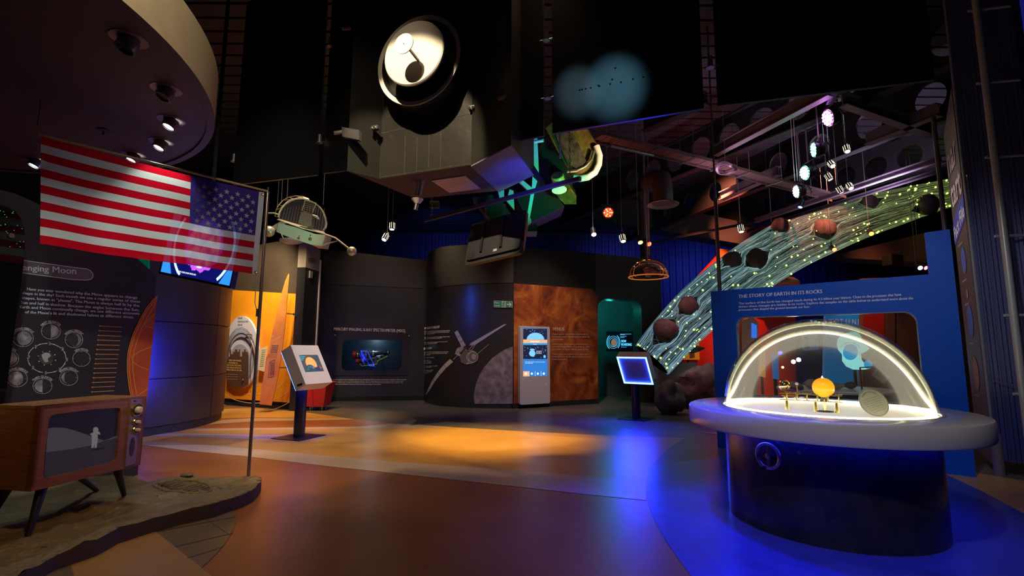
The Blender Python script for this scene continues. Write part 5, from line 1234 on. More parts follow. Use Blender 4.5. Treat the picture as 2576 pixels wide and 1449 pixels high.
# orrery
BR2 = mat('polished_brass', (.85, .62, .22), .2, 1.0); OC = V((2.52, 3.98, TZ1))
def onp(px, py, Y): return at(px, py, Y)
orr = thing('brass_orrery', V((2.5, 4.0, TZ1)), 'small brass orrery with a glowing orange sun ball standing under the glass dome', 'orrery')
sunc = at(2071, 975, 4.0); k_ = 4.0 / FPX; rs = 24 * k_
sup = V((sunc.x, sunc.y, 0))
mb = MB().sphere(sunc, rs, 32); mb.build('sun_ball', mat('sun_amber', (1, .42, .02), .3, emit=(1, .40, .01), es=.85), orr)
mb = MB().lathe((sunc.x, sunc.y, sunc.z - rs - .035), [(.026, 0), (.03, .012), (.022, .03), (.02, .045)], 20); mb.build('ball_cup', mat('cup_glass', (.3, .3, .3), .15, .5), orr)
base_y = TZ1
mb = MB().tube([(sunc.x, sunc.y, base_y + .01), (sunc.x, sunc.y, sunc.z - rs - .03)], .012, 12); mb.build('sun_post', BR2, orr)
ea = at(1973, 969, 4.15); arm_end = V((ea.x, ea.y, 0)); zt1 = base_y + .125; zt2 = base_y + .075
d_ = (arm_end - sup); Ld = d_.length; d_.normalize(); s_ = V((-d_.y, d_.x, 0)); Xo = Matrix((d_, s_, V((0, 0, 1)))).transposed()
sv_ = V((sunc.x, sunc.y, 0)) - d_ * .12; Lt = Ld + .16
mb = MB(); mid = sv_ + d_ * (Lt / 2); mb.box((mid.x, mid.y, zt1), (Lt, .07, .006), Xo); mb.box((mid.x, mid.y, zt2), (Lt, .06, .005), Xo)
mb.build('gear_plates', BR2, orr, smooth=0)
for k in range(6):
    c = sv_ + d_ * (Lt * (k + .3) / 6); 
    for s2 in (-1, 1): MB().tube([(c.x + s_.x * .027 * s2, c.y + s_.y * .027 * s2, zt2), (c.x + s_.x * .027 * s2, c.y + s_.y * .027 * s2, zt1)], .005, 8).build('pillar', BR2, orr)
    g = MB(); rg = .038 if k % 2 else .028; zc_ = zt1 + .008; pr = []
    for j in range(48): rj = rg * (1 if j % 2 else .9); pr.append((c.x + rj * math.cos(2 * PI * j / 48), c.y + rj * math.sin(2 * PI * j / 48), zc_))
    g.prism(pr, (0, 0, .007)); g.build('gear', BR2, orr, smooth=0)
mb = MB(); pr = [(sup.x + .055 * (1 if j % 2 else .93) * math.cos(2 * PI * j / 72), sup.y + .055 * (1 if j % 2 else .93) * math.sin(2 * PI * j / 72), zt1 + .018) for j in range(72)]; mb.prism(pr, (0, 0, .008)); mb.build('gear', BR2, orr, smooth=0)
for c in (sv_ + d_ * .04, sv_ + d_ * .18, sv_ + d_ * (Lt - .05)): MB().tube([(c.x, c.y, base_y - .004), (c.x, c.y, zt2)], [.016, .008], 12).build('foot', BR2, orr)
mb = MB().lathe((sup.x, sup.y, base_y - .004), [(.06, 0), (.06, .006), (1e-4, .008)], 32); mb.build('base_disc', mat('base_dark', (.05, .045, .04), .3), orr)
mb = MB().tube([(arm_end.x, arm_end.y, zt1), (arm_end.x, arm_end.y, ea.z - .04)], .006, 8); mb.tube([at(1966, 995, 4.15), at(2008, 997, 4.1)], .004, 6); mb.build('planet_arm', BR2, orr)
mb = MB().sphere(ea, 11.5 * k_, 24); mb.build('globe', BR2, orr)
mb = MB().tube([ea + V((14 * k_ * math.cos(a), 0, 14 * k_ * math.sin(a))) for a in [2 * PI * k / 32 for k in range(32)]], .003, 6, closed=True); mb.build('globe_ring', BR2, orr)
mb = MB().sphere(at(2004, 965, 4.1), 4 * k_, 14); mb.build('moon_ball', mat('ivory', (.8, .78, .7), .4), orr)
mb = MB().tube([at(2004, 969, 4.1), at(2006, 997, 4.1)], .0045, 8); mb.build('moon_post', BR2, orr)
# plaque
pc0 = at(2198, 1014, 3.72); nP = V((.35, .93, -.35)).normalized(); XP = look_mat(-nP)
aP = 36 / FPX * 3.72; bP = .105
pq = thing('orrery_plaque', V((pc0.x, pc0.y, TZ1)), 'oval pale metal plaque with engraved title leaning inside the glass dome', 'plaque')
zlow = TZ1 + .004
tilt = Matrix.Rotation(math.radians(22), 3, XP @ V((0, 0, 1)))
pa, pb = tilt @ (XP @ V((1, 0, 0))), tilt @ (XP @ V((0, 1, 0)))
pc0.z = zlow + abs(pb.z) * bP + .002
fP = lambda a, b, c: pc0 + pa * a + pb * b + nP * c
mb = MB(); plate(mb, ell(0, 0, .088, bP, 48), [], fP, .006); mb.build('plate', mat('plaque_metal', (.50, .50, .44), .35, .5), pq, smooth=30)
mb = MB(); vs, fs, _ = glyphs('Tellurion Orrery', .01)
mb.add([fP(.07 * (1 - .1) * math.cos(2.35 - 1.6 * a) * (1 + .14 * b), .088 * math.sin(2.35 - 1.6 * a) * (1 + .14 * b) - .012, -.001) for a, b in vs], fs)
for k, s2 in enumerate(('A model of the Sun, Earth and Moon', 'Earth  Globe turns once a day', 'Moon  Lunar month shown', 'Sun  Lamp at the centre', 'Gears  Brass wheels and pinions', 'Dial  Months and seasons', 'Turn the handle to begin')):
    vs, fs, _ = glyphs(s2); wq = .062 - .003 * k; mb.add([fP(-wq + 2 * wq * a, .03 - .016 * k + .006 * b, -.001) for a, b in vs], fs)
mb.build('engraved_lettering', mat('engraving', (.1, .1, .08), .5), pq, smooth=0)
mb = MB(); mb.tube([fP(.094 * math.cos(a) * .9, bP * .94 * math.sin(a), -.001) for a in [2 * PI * k / 48 for k in range(48)]], .0012, 5, closed=True); mb.build('engraved_border', mat('engraving', (.1, .1, .08), .5), pq)

# blue board
BLUEP = mat('board_blue', (.002, .075, .50), .5, spec=.2, noise_amt=.08, nscale=3)
bA = V((3.02, 7.2, 0)); bdir = V((1.3, -1, 0)).normalized(); nB = V((-bdir.y, bdir.x, 0)); nB = nB if nB.y > 0 else -nB; surfBB = plane_surf(bA, nB)
fB = lambda a, b, c: bA + bdir * a + V((0, 0, b)) + nB * c
def abB(px, py): q = surfBB(px, py) - bA; return (q.dot(bdir), q.z)
x0b = abB(1800, 1000)[0]; cc1, cc2, cc3, cc4 = abB(1790, 733), abB(2336, 690), abB(2328, 581), abB(2402, 575)
xe = abB(2441, 1060)[0]
bb = thing('rocks_story_board', fB(1.2, 0, .05), 'big blue board titled The Story of Earth in its Rocks with a rounded window', 'exhibition board')
out = [(x0b, 0), (xe, 0), (xe, cc4[1]), (cc2[0], cc4[1] - .01), (cc2[0], cc2[1]), (x0b, cc1[1])]
wh = [abB(*p) for p in [(1862, 1010), (1857, 930), (1857, 822), (1862, 808), (1875, 799), (1900, 796), (2260, 785), (2285, 787), (2300, 797), (2310, 820), (2316, 930), (2322, 1040)]]
xl = wh[1][0]; xr = abB(2313, 860)[0]; yt = (abB(1900, 796)[1] + abB(2260, 785)[1]) / 2
hole = rr(xl, .75, xr, yt, .13, 8)
mb = MB(); plate(mb, out, [hole], fB, .09, 0, 0); mb.build('board', BLUEP, bb, smooth=0)
mb = MB(); k2 = [(xl + .012 if a < (xl + xr) / 2 else xr - .012, b) for a, b in hole]
inn = rr(xl + .012, .762, xr - .012, yt - .012, .12, 8); plate(mb, hole, [inn], lambda a, b, c: fB(a, b, c - .004), .098); mb.build('window_liner', mat('liner_clear', (.30, .30, .38), .2, .4), bb, smooth=30)
mb = MB(); BT = mat('board_type', (.70, .70, .80), .6)
dtext(mb, 'THE STORY OF EARTH IN ITS ROCKS', (1857, 750), (2068, 737), 8.5, surfBB, .006, .008, h1=9); mb.build('title_lettering', BT, bb, smooth=0)
mb = MB()
dtext(mb, 'The surface of the Earth has changed much during its 4.5 billion year history. Clues to the processes that have', (1858, 766), (2267, 744), 5, surfBB, .006, .006, h1=7)
dtext(mb, 'driven these changes are hidden in its rocks. Explore the samples on the table below to understand more about the', (1858, 774), (2297, 753), 5, surfBB, .006, .006, h1=7)
dtext(mb, 'processes that shaped the ground beneath our feet.', (1858, 782), (2037, 774), 5, surfBB, .006, .006, h1=5.5); mb.build('body_lettering', BT, bb, smooth=0)

# rock table behind the board
rt = V((4.95, 7.75, 0)); rk = thing('rock_sample_table', rt, 'round pale-edged rock sample table seen through the dome and board window', 'display table')
mb = MB().lathe(rt, [(1e-4, .80), (.72, .80), (.78, .80), (.79, .785), (.78, .76), (1e-4, .76)], 64); mb.build('white_top', WHITEP, rk, smooth=40)
mb = MB().lathe(rt, [(.5, 0), (.5, .77)], 48); mb.build('drum', BLK, rk)
RK = mat('pale_rock', (.55, .42, .30), .8, col2=(.22, .16, .12), nscale=9, bump=.6, bscale=18); RKD = mat('dark_rock', (.07, .06, .055), .6, noise_amt=.5, nscale=9, bump=.6, bscale=18)
def rockmesh(mb, c, r, sc, seed, n=18, amp=.28):
    k0 = len(mb.v); mb.sphere((0, 0, 0), 1, n)
    for i in range(k0, len(mb.v)):
        v = mb.v[i]; d = 1 + amp * noise.fractal(v * 1.3 + V((seed * 7.1, seed, 0)), 1, 2, 4)
        mb.v[i] = V(c) + V((v.x * sc[0], v.y * sc[1], v.z * sc[2])) * r * d
    return mb
for i, (px, py, rx, rz, m_, lab) in enumerate(((1998, 957, 17, 9, RK, 'grey and cream rock sample at the left of the rock table, behind the brass globe'), (2047, 953, 22, 12, RK, 'largest pale sandy rock sample on the rock table, above the orange ball'), (2100, 957, 19, 8, RK, 'flat brown-topped rock sample right of the orange ball'), (2138, 957, 14, 9, RKD, 'small spiky grey rock sample at the right end of the rock row'), (2014, 962, 7, 6, RKD, 'black rock sample in front of the cream rock'))):
    Yr = 7.45 + .1 * (i % 2) - .28 * (i == 4); c = at(px, py, Yr); c.z = .80 + rz / FPX * Yr * .7 + .02
    tag(rockmesh(MB(), c, 1, (rx / FPX * Yr, rx / FPX * Yr * .8, rz / FPX * Yr), i + 1).build('rock_sample', m_, smooth=60), lab, 'rock', 'rock samples on the table behind the board')
    c2 = V((c.x, c.y, .80))
lk = at(2165, 940, 7.6); mg = thing('magnifier_stand', V((lk.x, lk.y, .8)), 'black bent-arm magnifier stand at the right side of the rock table', 'magnifier')
mb = MB().tube([(lk.x, lk.y, .8), (lk.x, lk.y, 1.12), (lk.x + .22, lk.y, 1.13), (lk.x + .26, lk.y, 1.05)], .012, 8); mb.build('arm', BLK, mg)
mb = MB(); mb.box((lk.x + .3, lk.y, 1.0), (.2, .05, .14), Matrix.Rotation(.7, 3, 'Y'), bev=.008); mb.build('sample_box', mat('box_beige', (.5, .42, .36), .5), mg, smooth=0)

# ---------------- comet: rocky head and fibre-optic tail
cen = [(1640, 905, 12.2), (1700, 835, 12.3), (1760, 775, 12.4), (1830, 718, 12.5), (1900, 668, 12.6), (1980, 620, 12.7), (2060, 585, 12.8), (2150, 552, 12.9), (2250, 522, 13.0), (2350, 495, 13.1), (2440, 470, 13.2)]
hw_px = [52, 56, 60, 63, 65, 64, 60, 54, 46, 38, 30]
CP = [at(*c) for c in cen]; CWd = [h / FPX * c[2] for h, c in zip(hw_px, cen)]
def cpath(s):
    s = max(0, min(1, s)) * (len(CP) - 1); i = min(int(s), len(CP) - 2); t = s - i
    p0, p1, p2, p3 = CP[max(i - 1, 0)], CP[i], CP[i + 1], CP[min(i + 2, len(CP) - 1)]
    f = lambda a, b, c, d: .5 * ((2 * b) + (-a + c) * t + (2 * a - 5 * b + 4 * c - d) * t * t + (-a + 3 * b - 3 * c + d) * t ** 3)
    p = V([f(p0[k], p1[k], p2[k], p3[k]) for k in range(3)]); w_ = CWd[i] * (1 - t) + CWd[i + 1] * t; return p, w_
def cframe(s):
    p, w_ = cpath(s); d = (cpath(s + .01)[0] - cpath(s - .01)[0]).normalized(); n = V((0, -1, 0)); n = (n - d * n.dot(d)).normalized(); u = n.cross(d).normalized()
    if u.z < 0: u = -u
    return p, w_, d, u, n
CL = sum((CP[i + 1] - CP[i]).length for i in range(len(CP) - 1))
def csurf(s, th, rr_=1.0):   # th = -1..1 across the front half, beyond wraps to the back
    p, w_, d, u, n = cframe(s); a = th * PI / 2
    return p + u * (w_ * math.sin(a) * rr_) + n * (w_ * .55 * math.cos(a) * rr_)
ROCKS = [(1673, 833, 24), (1731, 769, 20), (1840, 655, 19), (1908, 650, 22), (1962, 570, 20), (2070, 576, 23), (2190, 505, 17), (2336, 517, 23), (1930, 700, 14)]
def locate(px, py):
    best = None
    for i in range(121):
        s = i / 120
        for j in range(-24, 25):
            th = j / 24; q = csurf(s, th); dx = q.x / q.y * 1; r_ = ray(px, py); e_ = abs(q.x / q.y - r_.x / r_.y) + abs((q.z - EYE) / q.y - r_.z / r_.y)
            if best is None or e_ < best[0]: best = (e_, s, th)
    return best[1], best[2]
RL = []
for px, py, r in ROCKS[:8]:
    s, th = locate(px, py); RL.append((s, th, r / FPX * 12.6))
cm = thing('fibre_optic_comet_tail', V((CP[0].x, CP[0].y, 0)), 'long sweeping comet tail of glittering fibre strands with dark round rocks and green points', 'sculpture')
cm.location.z = .0
mb = MB(); NS, NT = 46, 20
g_ = [[csurf(i / NS, -2 + 4 * j / NT, .93) for j in range(NT)] for i in range(NS + 1)]
mb.add([p for r_ in g_ for p in r_], [(i * NT + j, i * NT + (j + 1) % NT, (i + 1) * NT + (j + 1) % NT, (i + 1) * NT + j) for i in range(NS) for j in range(NT)])
mb.build('dark_void_tube', mat('comet_void', (.018, .018, .016), .9), cm, smooth=60)  # dark tube added for the shadowy void between the strands
def strand_mat(name, ramp, es):
    m = mat(name, (.09, .095, .09), .35, emit=(1, 1, 1), es=es); nt = m.node_tree; b = nt.nodes['Principled BSDF']
    tc = nt.nodes.new('ShaderNodeTexCoord'); sx = nt.nodes.new('ShaderNodeSeparateXYZ'); mr = nt.nodes.new('ShaderNodeMapRange'); mr.inputs[1].default_value = 0; mr.inputs[2].default_value = 9
    cr = nt.nodes.new('ShaderNodeValToRGB'); el = cr.color_ramp.elements; el[0].color = (*ramp[0], 1); el[1].color = (*ramp[-1], 1)
    for k, c in enumerate(ramp[1:-1]): e = el.new((k + 1) / (len(ramp) - 1)); e.color = (*c, 1)
    nt.links.new(tc.outputs['Object'], sx.inputs[0]); nt.links.new(sx.outputs[0], mr.inputs[0]); nt.links.new(mr.outputs[0], cr.inputs[0]); nt.links.new(cr.outputs[0], b.inputs['Emission Color']); return m
SM = [strand_mat('fibre_a', [(.10, .26, .34), (.14, .28, .26), (.12, .14, .06), (.10, .11, .03)], .4), strand_mat('fibre_b', [(.35, .62, .75), (.35, .55, .5), (.28, .38, .14), (.18, .26, .05)], .8), strand_mat('fibre_c', [(.03, .06, .09), (.05, .07, .06), (.05, .05, .02), (.03, .04, .01)], .8)]
R4 = random.Random(11)
mb = MB()
for k in range(330):
    th0 = R4.uniform(-1.15, 1.15); a_ = R4.uniform(-.12, .12); ph = R4.uniform(0, 6.3); fr_ = R4.uniform(1, 3); s0_ = R4.choice([0, 0, 0, R4.uniform(0, .5)]); s1_ = R4.choice([1, 1, 1, R4.uniform(.5, 1)]); m_ = R4.choice([0, 0, 0, 1, 2, 2]); rad = .0042 if m_ != 1 else .0038; lift = R4.uniform(.95, 1.04)
    pts = []; n_ = 70
    for i in range(n_ + 1):
        s = s0_ + (s1_ - s0_) * i / n_; th = th0 + a_ * math.sin(fr_ * 6.28 * s + ph) + .05 * noise.noise(V((s * 14, k * .7, 0)))
        w_ = cpath(s)[1]; lf = lift
        for (sr, tr, rr_) in RL:
            ds = (s - sr) * CL; dw = (th - tr) * w_ * 1.35; Rr = rr_ * .95
            if abs(ds) < Rr * 1.9:
                kf = max(0, 1 - (ds / (Rr * 1.9)) ** 2); tgt = Rr * kf
                if abs(dw) < Rr * 2.2:
                    sg = 1 if dw >= 0 else -1; nd = sg * math.sqrt(dw * dw + tgt * tgt * max(0, 1 - (abs(dw) / (Rr * 2.2)) ** 2)); th = tr + nd / (w_ * 1.35)
        pts.append(csurf(s, th, lf))
    mb.tube(pts, rad, 3, m_, caps=False)
so_ = mb.build('fibre_strands', SM, cm, smooth=0); so_['kind'] = 'stuff'
for i, (s, th, r) in enumerate(RL):
    c = csurf(s, th, .93); mb = rockmesh(MB(), c, r * 1.22, (1, .8, 1), i + 3, 20, .16); mb.build('embedded_rock', mat('comet_rock', (.13, .085, .085), .8, col2=(.06, .04, .04), nscale=6, bump=.5, bscale=10), cm, smooth=60)
mb = MB(); GP = glow('fibre_point', (.42, .75, .10), 5)
for k in range(230):
    s = R4.uniform(.0, 1); th = R4.uniform(-.78, .78); p = csurf(s, th, 1.06); mb.sphere(p, R4.choice([.014, .018, .026]), 6)
mb.build('fibre_light_points', GP, cm)['kind'] = 'stuff'
# boulders at the foot of the tail
BRK = mat('boulder', (.16, .12, .13), .55, col2=(.05, .04, .045), nscale=4, bump=.7, bscale=7)
for (px, py, r, sc, sd, lab) in ((1768, 955, .56, (.95, .8, .95), 5, 'large pitted dark boulder beside the red wall, left of the blue board'), (1700, 878, .38, (1.6, .7, .35), 8, 'jagged dark rock at the foot of the comet tail'), (1688, 962, .36, (.9, .8, 1.0), 12, 'purple-lit dark boulder between the blue-lit kiosk and the large boulder')):
    c = at(px, py, {5: 12.0, 8: 12.6}.get(sd, 11.0))
    if sd != 8: c.z = r * sc[2] * .92
    tag(rockmesh(MB(), c, r, sc, sd, 28, .35).build('boulder', BRK, smooth=60), lab, 'boulder', 'boulders at the foot of the comet')
tag(MB().box(at(1700, 955, 12.9), (1.0, .4, 1.05), bev=.02).build('rock_plinth', mat('plinth_pale', (.5, .42, .4), .6, noise_amt=.3, nscale=5), smooth=0), 'pale low plinth lit pink behind the blue-lit kiosk', 'plinth').location.z = 0.02

# ---------------- red and orange walls beyond
REDW = mat('planet_wall_red', (.70, .035, .02), .55, noise_amt=.15, nscale=2); ORW = mat('planet_wall_orange', (.85, .28, .04), .55); BRW = mat('planet_wall_brown', (.20, .10, .07), .6)
def slabpx(name, px, Y, th, m, label, cat, fn=None, zmin=None, stand=False):
    s = plane_surf(V((0, Y, 0)), V((0, 1, 0))); f = lambda a, b, c: V((a, Y + c, b)); mb = MB()
    P = [(s(*p).x, max(s(*p).z, zmin if zmin is not None else -9)) for p in px]; plate(mb, P, [], f, th); o = mb.build(name, m, smooth=0); tag(o, label, cat)
    zb = min(q[1] for q in P)
    if stand: xm = sum(q[0] for q in P) / len(P); MB().box((xm, Y + th + .02, (zb + .1) / 2), (.05, .04, zb + .1)).build('stand', BLKM, o, smooth=0)
    return o, s
o, sR = slabpx('red_wall_panel', [(1655, 840), (1700, 760), (1748, 705), (1808, 640), (1846, 632), (1900, 660), (1948, 680), (1985, 690), (2000, 716), (2005, 1030), (1655, 1030)], 15.0, .2, REDW, 'tall faceted red wall panel behind the comet tail', 'wall panel', zmin=0)
o, s_ = slabpx('orange_wall_panel', [(1808, 625), (1846, 630), (1836, 646), (1800, 680)], 14.9, .08, ORW, 'orange triangular panel tip rising above the comet tail', 'wall panel')
o, s_ = slabpx('orange_facet_panel', [(1862, 780), (1915, 745), (1950, 700), (1998, 712), (1985, 735), (1925, 800)], 14.93, .07, ORW, 'orange facet panel above the left end of the blue board', 'wall panel')
hg = at(1950, 716, 14.0); tag(MB().lathe(hg, [(.62, 0), (.62, .06), (.5, .16), (.3, .22), (1e-4, .24)], 32).tube([(hg.x, hg.y, hg.z + .23), (hg.x, hg.y, 6.62)], .008, 6).build('hanging_planet_bowl', mat('bowl_beige', (.5, .35, .28), .5)), 'beige bowl-shaped planet model peeking over the blue board', 'planet model')
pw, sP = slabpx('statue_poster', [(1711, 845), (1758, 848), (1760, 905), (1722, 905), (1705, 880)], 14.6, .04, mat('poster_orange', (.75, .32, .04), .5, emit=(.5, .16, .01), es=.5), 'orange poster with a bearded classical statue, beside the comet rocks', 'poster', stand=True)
mb = MB(); dpoly(mb, [(1737, 858), (1740, 853), (1744, 858), (1743, 862), (1747, 864), (1750, 856), (1750, 847), (1752.5, 847), (1753, 862), (1748, 872), (1746, 880), (1748, 900), (1735, 902), (1734, 885), (1736, 876), (1733, 870), (1735, 863)], sP, .02); mb.build('statue_print', mat('statue_pale', (.6, .42, .25), .6), pw, smooth=0)
mb = MB()
for k in range(8): dtext(mb, 'myths of the planets', (1716, 860 + 4 * k), (1731, 860 + 4 * k), 1.8, sP, .02)
mb.build('poster_text', mat('dark_print', (.06, .06, .055), .6), pw, smooth=0)
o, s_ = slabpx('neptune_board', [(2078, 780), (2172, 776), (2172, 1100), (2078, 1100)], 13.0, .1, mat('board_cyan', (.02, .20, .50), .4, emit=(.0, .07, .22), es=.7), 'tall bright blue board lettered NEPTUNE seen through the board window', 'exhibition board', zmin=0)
mb = MB(); sN = s_
for ch, x_ in zip('NEPTUNE', (2078, 2089, 2101, 2112, 2128, 2144, 2159)): dtext(mb, ch, (x_, 817), (x_ + 9, 817), 15, sN, .02)
mb.build('title_lettering', mat('neptune_type', (.75, .8, .85), .5), o, smooth=0)
o, s_ = slabpx('brown_wall_panel', [(2172, 700), (2480, 690), (2480, 1060), (2172, 1060)], 12.0, .15, BRW, 'brown wall panels with dark joints seen through the board window', 'wall panel', zmin=0)
mb = MB(); 
for x_ in (2253, 2206): dline(mb, [(x_, 740), (x_, 900)], 3, s_, .01)
mb.build('joint', BLKM, o, smooth=0)
mb = MB(); dpoly(mb, [(2172, 720), (2225, 720), (2225, 860), (2172, 860)], s_, .012); mb.build('red_stripe', REDW, o, smooth=0)
o, s_ = slabpx('pillar_screen', [(1866, 805), (1895, 798), (1908, 812), (1908, 1000), (1866, 1000)], 13.2, .3, mat('pillar_peach', (.45, .24, .16), .5), 'peach display pillar with a blue screen at the left of the board window', 'display', zmin=0)
mb = MB(); dpoly(mb, [(1890, 812), (1904, 818), (1904, 850), (1890, 850)], s_, .02); mb.build('screen', glow('pillar_blue', (.03, .15, .7), 1.0), o, smooth=0)
# shaped cyan projection board
sh_ = [(2108, 865), (2112, 850), (2125, 840), (2148, 834), (2160, 838), (2168, 848), (2164, 862), (2178, 868), (2188, 876), (2180, 884), (2166, 890), (2168, 905), (2178, 918), (2186, 928), (2172, 930), (2150, 930), (2132, 922), (2122, 908), (2122, 892), (2112, 880)]
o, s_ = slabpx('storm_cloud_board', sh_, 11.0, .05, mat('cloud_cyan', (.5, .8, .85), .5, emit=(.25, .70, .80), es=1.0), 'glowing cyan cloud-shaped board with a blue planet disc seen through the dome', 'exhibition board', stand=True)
mb = MB(); dpoly(mb, ell(2139, 886, 19, 20), s_, .02); dpoly(mb, ell(2184, 917, 11, 11), s_, .02); mb.build('planet_disc', mat('disc_blue', (.02, .3, .6), .5, emit=(.0, .28, .65), es=1.0, noise_amt=.3, nscale=6), o, smooth=0)
mb = MB(); dtext(mb, 'STORMS, SPOTS', None, None, 3.2, s_, .03, 0, 0, (2139, 890, 27, 27, 2.6, .6)); dtext(mb, 'AND STRIPES', None, None, 3, s_, .03, 0, 0, (2139, 890, 22, 22, 2.3, .8)); mb.build('lettering', mat('cloud_type', (.05, .3, .4), .5), o, smooth=0)
ips = at(2025, 870, 10.6)
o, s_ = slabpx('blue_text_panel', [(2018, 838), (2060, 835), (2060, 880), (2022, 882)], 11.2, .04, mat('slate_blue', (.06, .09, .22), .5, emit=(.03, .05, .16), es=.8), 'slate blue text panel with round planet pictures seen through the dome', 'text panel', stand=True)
mb = MB(); dtext(mb, 'JUPITER', (2034, 845), (2056, 844), 3, s_, .01); dtext(mb, 'BIGGEST PLANET', (2030, 850), (2056, 849), 2.4, s_, .01); [dline(mb, [(2034, 855 + 4 * k), (2050, 855 + 4 * k)], .8, s_, .01) for k in range(5)]; mb.build('lettering', PRINT, o, smooth=0)
mb = MB(); dpoly(mb, ell(2028, 851, 5, 5), s_, .012); dpoly(mb, ell(2030, 871, 7, 7), s_, .012); mb.build('planet_picture', mat('pic_dark', (.02, .03, .06), .5), o, smooth=0)
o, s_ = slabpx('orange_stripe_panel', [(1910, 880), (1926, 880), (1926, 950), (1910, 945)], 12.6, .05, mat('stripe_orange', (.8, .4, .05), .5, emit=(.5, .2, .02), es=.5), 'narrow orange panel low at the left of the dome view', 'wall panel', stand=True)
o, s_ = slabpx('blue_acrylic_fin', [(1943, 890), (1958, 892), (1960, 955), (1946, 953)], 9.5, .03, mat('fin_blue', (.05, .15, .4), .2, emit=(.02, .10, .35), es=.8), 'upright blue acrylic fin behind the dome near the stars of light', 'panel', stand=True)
for px, py, c, l_ in ((1996, 910, (1, .98, .95), 'small bright white lamp seen through the dome, left one'), (2009, 905, (1, .98, .95), 'dimmer white lamp seen through the dome, right of the brightest'), (1969, 924, (1, .6, .15), 'tiny amber lamp seen low through the dome')):
    tag(MB().sphere(at(px, py, 12.4), .05 if c[1] > .9 else .03, 12).build('hall_lamp', glow('hall_lamp_%d' % int(c[1] * 10), c, 30 if c[1] > .9 else 8)), l_, 'lamp', 'lamps beyond the board window')

# ---------------- curved structure at the right edge
RS = V((5.42, 5.75, 0))
pt_ = [(5.42, 5.75), (5.50, 5.62), (5.62, 5.40), (5.78, 5.15), (5.98, 4.9)]
pthR, _ = dens([V((a, b, 0)) for a, b in pt_], [[0] * 5]); rs_ = thing('perforated_screen_wall', RS, 'tall curved perforated blue metal screen with pipes at the right edge', 'screen wall')
PERF = mat('perforated_blue', (.05, .055, .16), .4, .3)
nt = PERF.node_tree; b = nt.nodes['Principled BSDF']; vo = nt.nodes.new('ShaderNodeTexVoronoi'); vo.inputs['Scale'].default_value = 55; vo.inputs['Randomness'].default_value = 0
tc = nt.nodes.new('ShaderNodeTexCoord'); gt_ = nt.nodes.new('ShaderNodeMath'); gt_.operation = 'GREATER_THAN'; gt_.inputs[1].default_value = .34
nt.links.new(tc.outputs['Object'], vo.inputs['Vector']); nt.links.new(vo.outputs['Distance'], gt_.inputs[0]); nt.links.new(gt_.outputs[0], b.inputs['Alpha'])
mb = MB()
for a, b_ in zip(pthR, pthR[1:]): mb.poly([(a.x, a.y, .16), (b_.x, b_.y, .16), (b_.x, b_.y, 6.3), (a.x, a.y, 6.3)])
mb.build('perforated_sheet', PERF, rs_, smooth=50)
mb = MB()
for a, b_ in zip(pthR, pthR[1:]):
    a2, b2 = a + V((.10, .06, 0)), b_ + V((.10, .06, 0)); mb.poly([(a2.x, a2.y, .16), (b2.x, b2.y, .16), (b2.x, b2.y, 6.3), (a2.x, a2.y, 6.3)])
mb.build('backing_sheet', mat('backing_navy', (.012, .014, .04), .5), rs_, smooth=50)
mb = MB().tube([(5.42, 5.75, .16), (5.42, 5.75, 6.3)], .014, 8); mb.build('edge_trim', mat('trim_grey', (.38, .36, .36), .35, .5), rs_)
MB().tube([(5.44, 5.74, 0), (5.44, 5.74, .45)], .05, 16).build('foot_post', mat('post_mauve', (.16, .12, .15), .5), rs_)
ppx, ppy = 5.36, 5.30
mb = MB().tube([(ppx, ppy, .0), (ppx, ppy, 6.5)], .035, 18); mb.build('vertical_pipe', mat('pipe_grey', (.42, .41, .38), .35, .2), rs_)
for z_ in (.92, 1.75, 2.62, 3.52, 4.4, 5.3):
    mb = MB().tube([(ppx - .06, ppy + .04, z_), (ppx + .34, ppy - .05, z_ + .0)], .016, 8); mb.build('bracket', mat('pipe_grey', (.42, .41, .38), .35, .2), rs_)
mb = MB(); mb.tube([(5.62, 5.05, 0.1), (5.62, 5.05, 6.3)], .018, 8); mb.build('blue_edge_tube', mat('edge_blue', (.03, .04, .5), .3, emit=(.004, .006, .10), es=1), rs_)
mb = MB(); P_ = [(5.66, 5.2), (6.6, 4.3), (6.9, 4.5), (6.0, 5.5)]; mb.prism([(a, b_, .1) for a, b_ in P_], (0, 0, 6.2)); mb.build('black_side_panel', mat('side_black', (.010, .013, .016), .35), rs_, smooth=0)
mb = MB(); mb.tube([(5.9, 4.85, 1.0), (5.7, 5.0, .93), (5.55, 5.3, .95), (5.40, 5.7, 1.05)], .006, 6); mb.build('slack_chain', mat('chain_blue', (.1, .11, .2), .4, .6), rs_)
# planetary banner
na = V((6.02, 6.62, 0)); nb = V((5.41, 5.775, 0)); ub = (nb - na).normalized(); nn2 = V((-ub.y, ub.x, 0)); surfN = plane_surf(na, nn2); Ln = (nb - na).length
bn = thing('fact_file_banner', na.lerp(nb, .5), 'tall narrow dark banner with white lettering, Fact File band and planets', 'banner')
mb = MB(); plate(mb, [(0, .1), (Ln, .1), (Ln, 4.6), (0, 4.35)], [], lambda a, b, c: na + ub * a + V((0, 0, b)) + nn2 * c * (1 if nn2.x > 0 else -1), .03); mb.build('sheet', mat('banner_dark', (.07, .05, .045), .5), bn, smooth=0)
def fN(a, b, c=0): return na + ub * a + V((0, 0, b)) - nn2 * (c if nn2.x > 0 else -c)
def ntext(mb, s_, a0, a1, b0, b1, h, bold=.02):
    vs, fs, _ = glyphs(s_, bold); mb.add([fN(a0 + (a1 - a0) * x, b0 + (b1 - b0) * x + h * y, .006) for x, y in vs], fs)
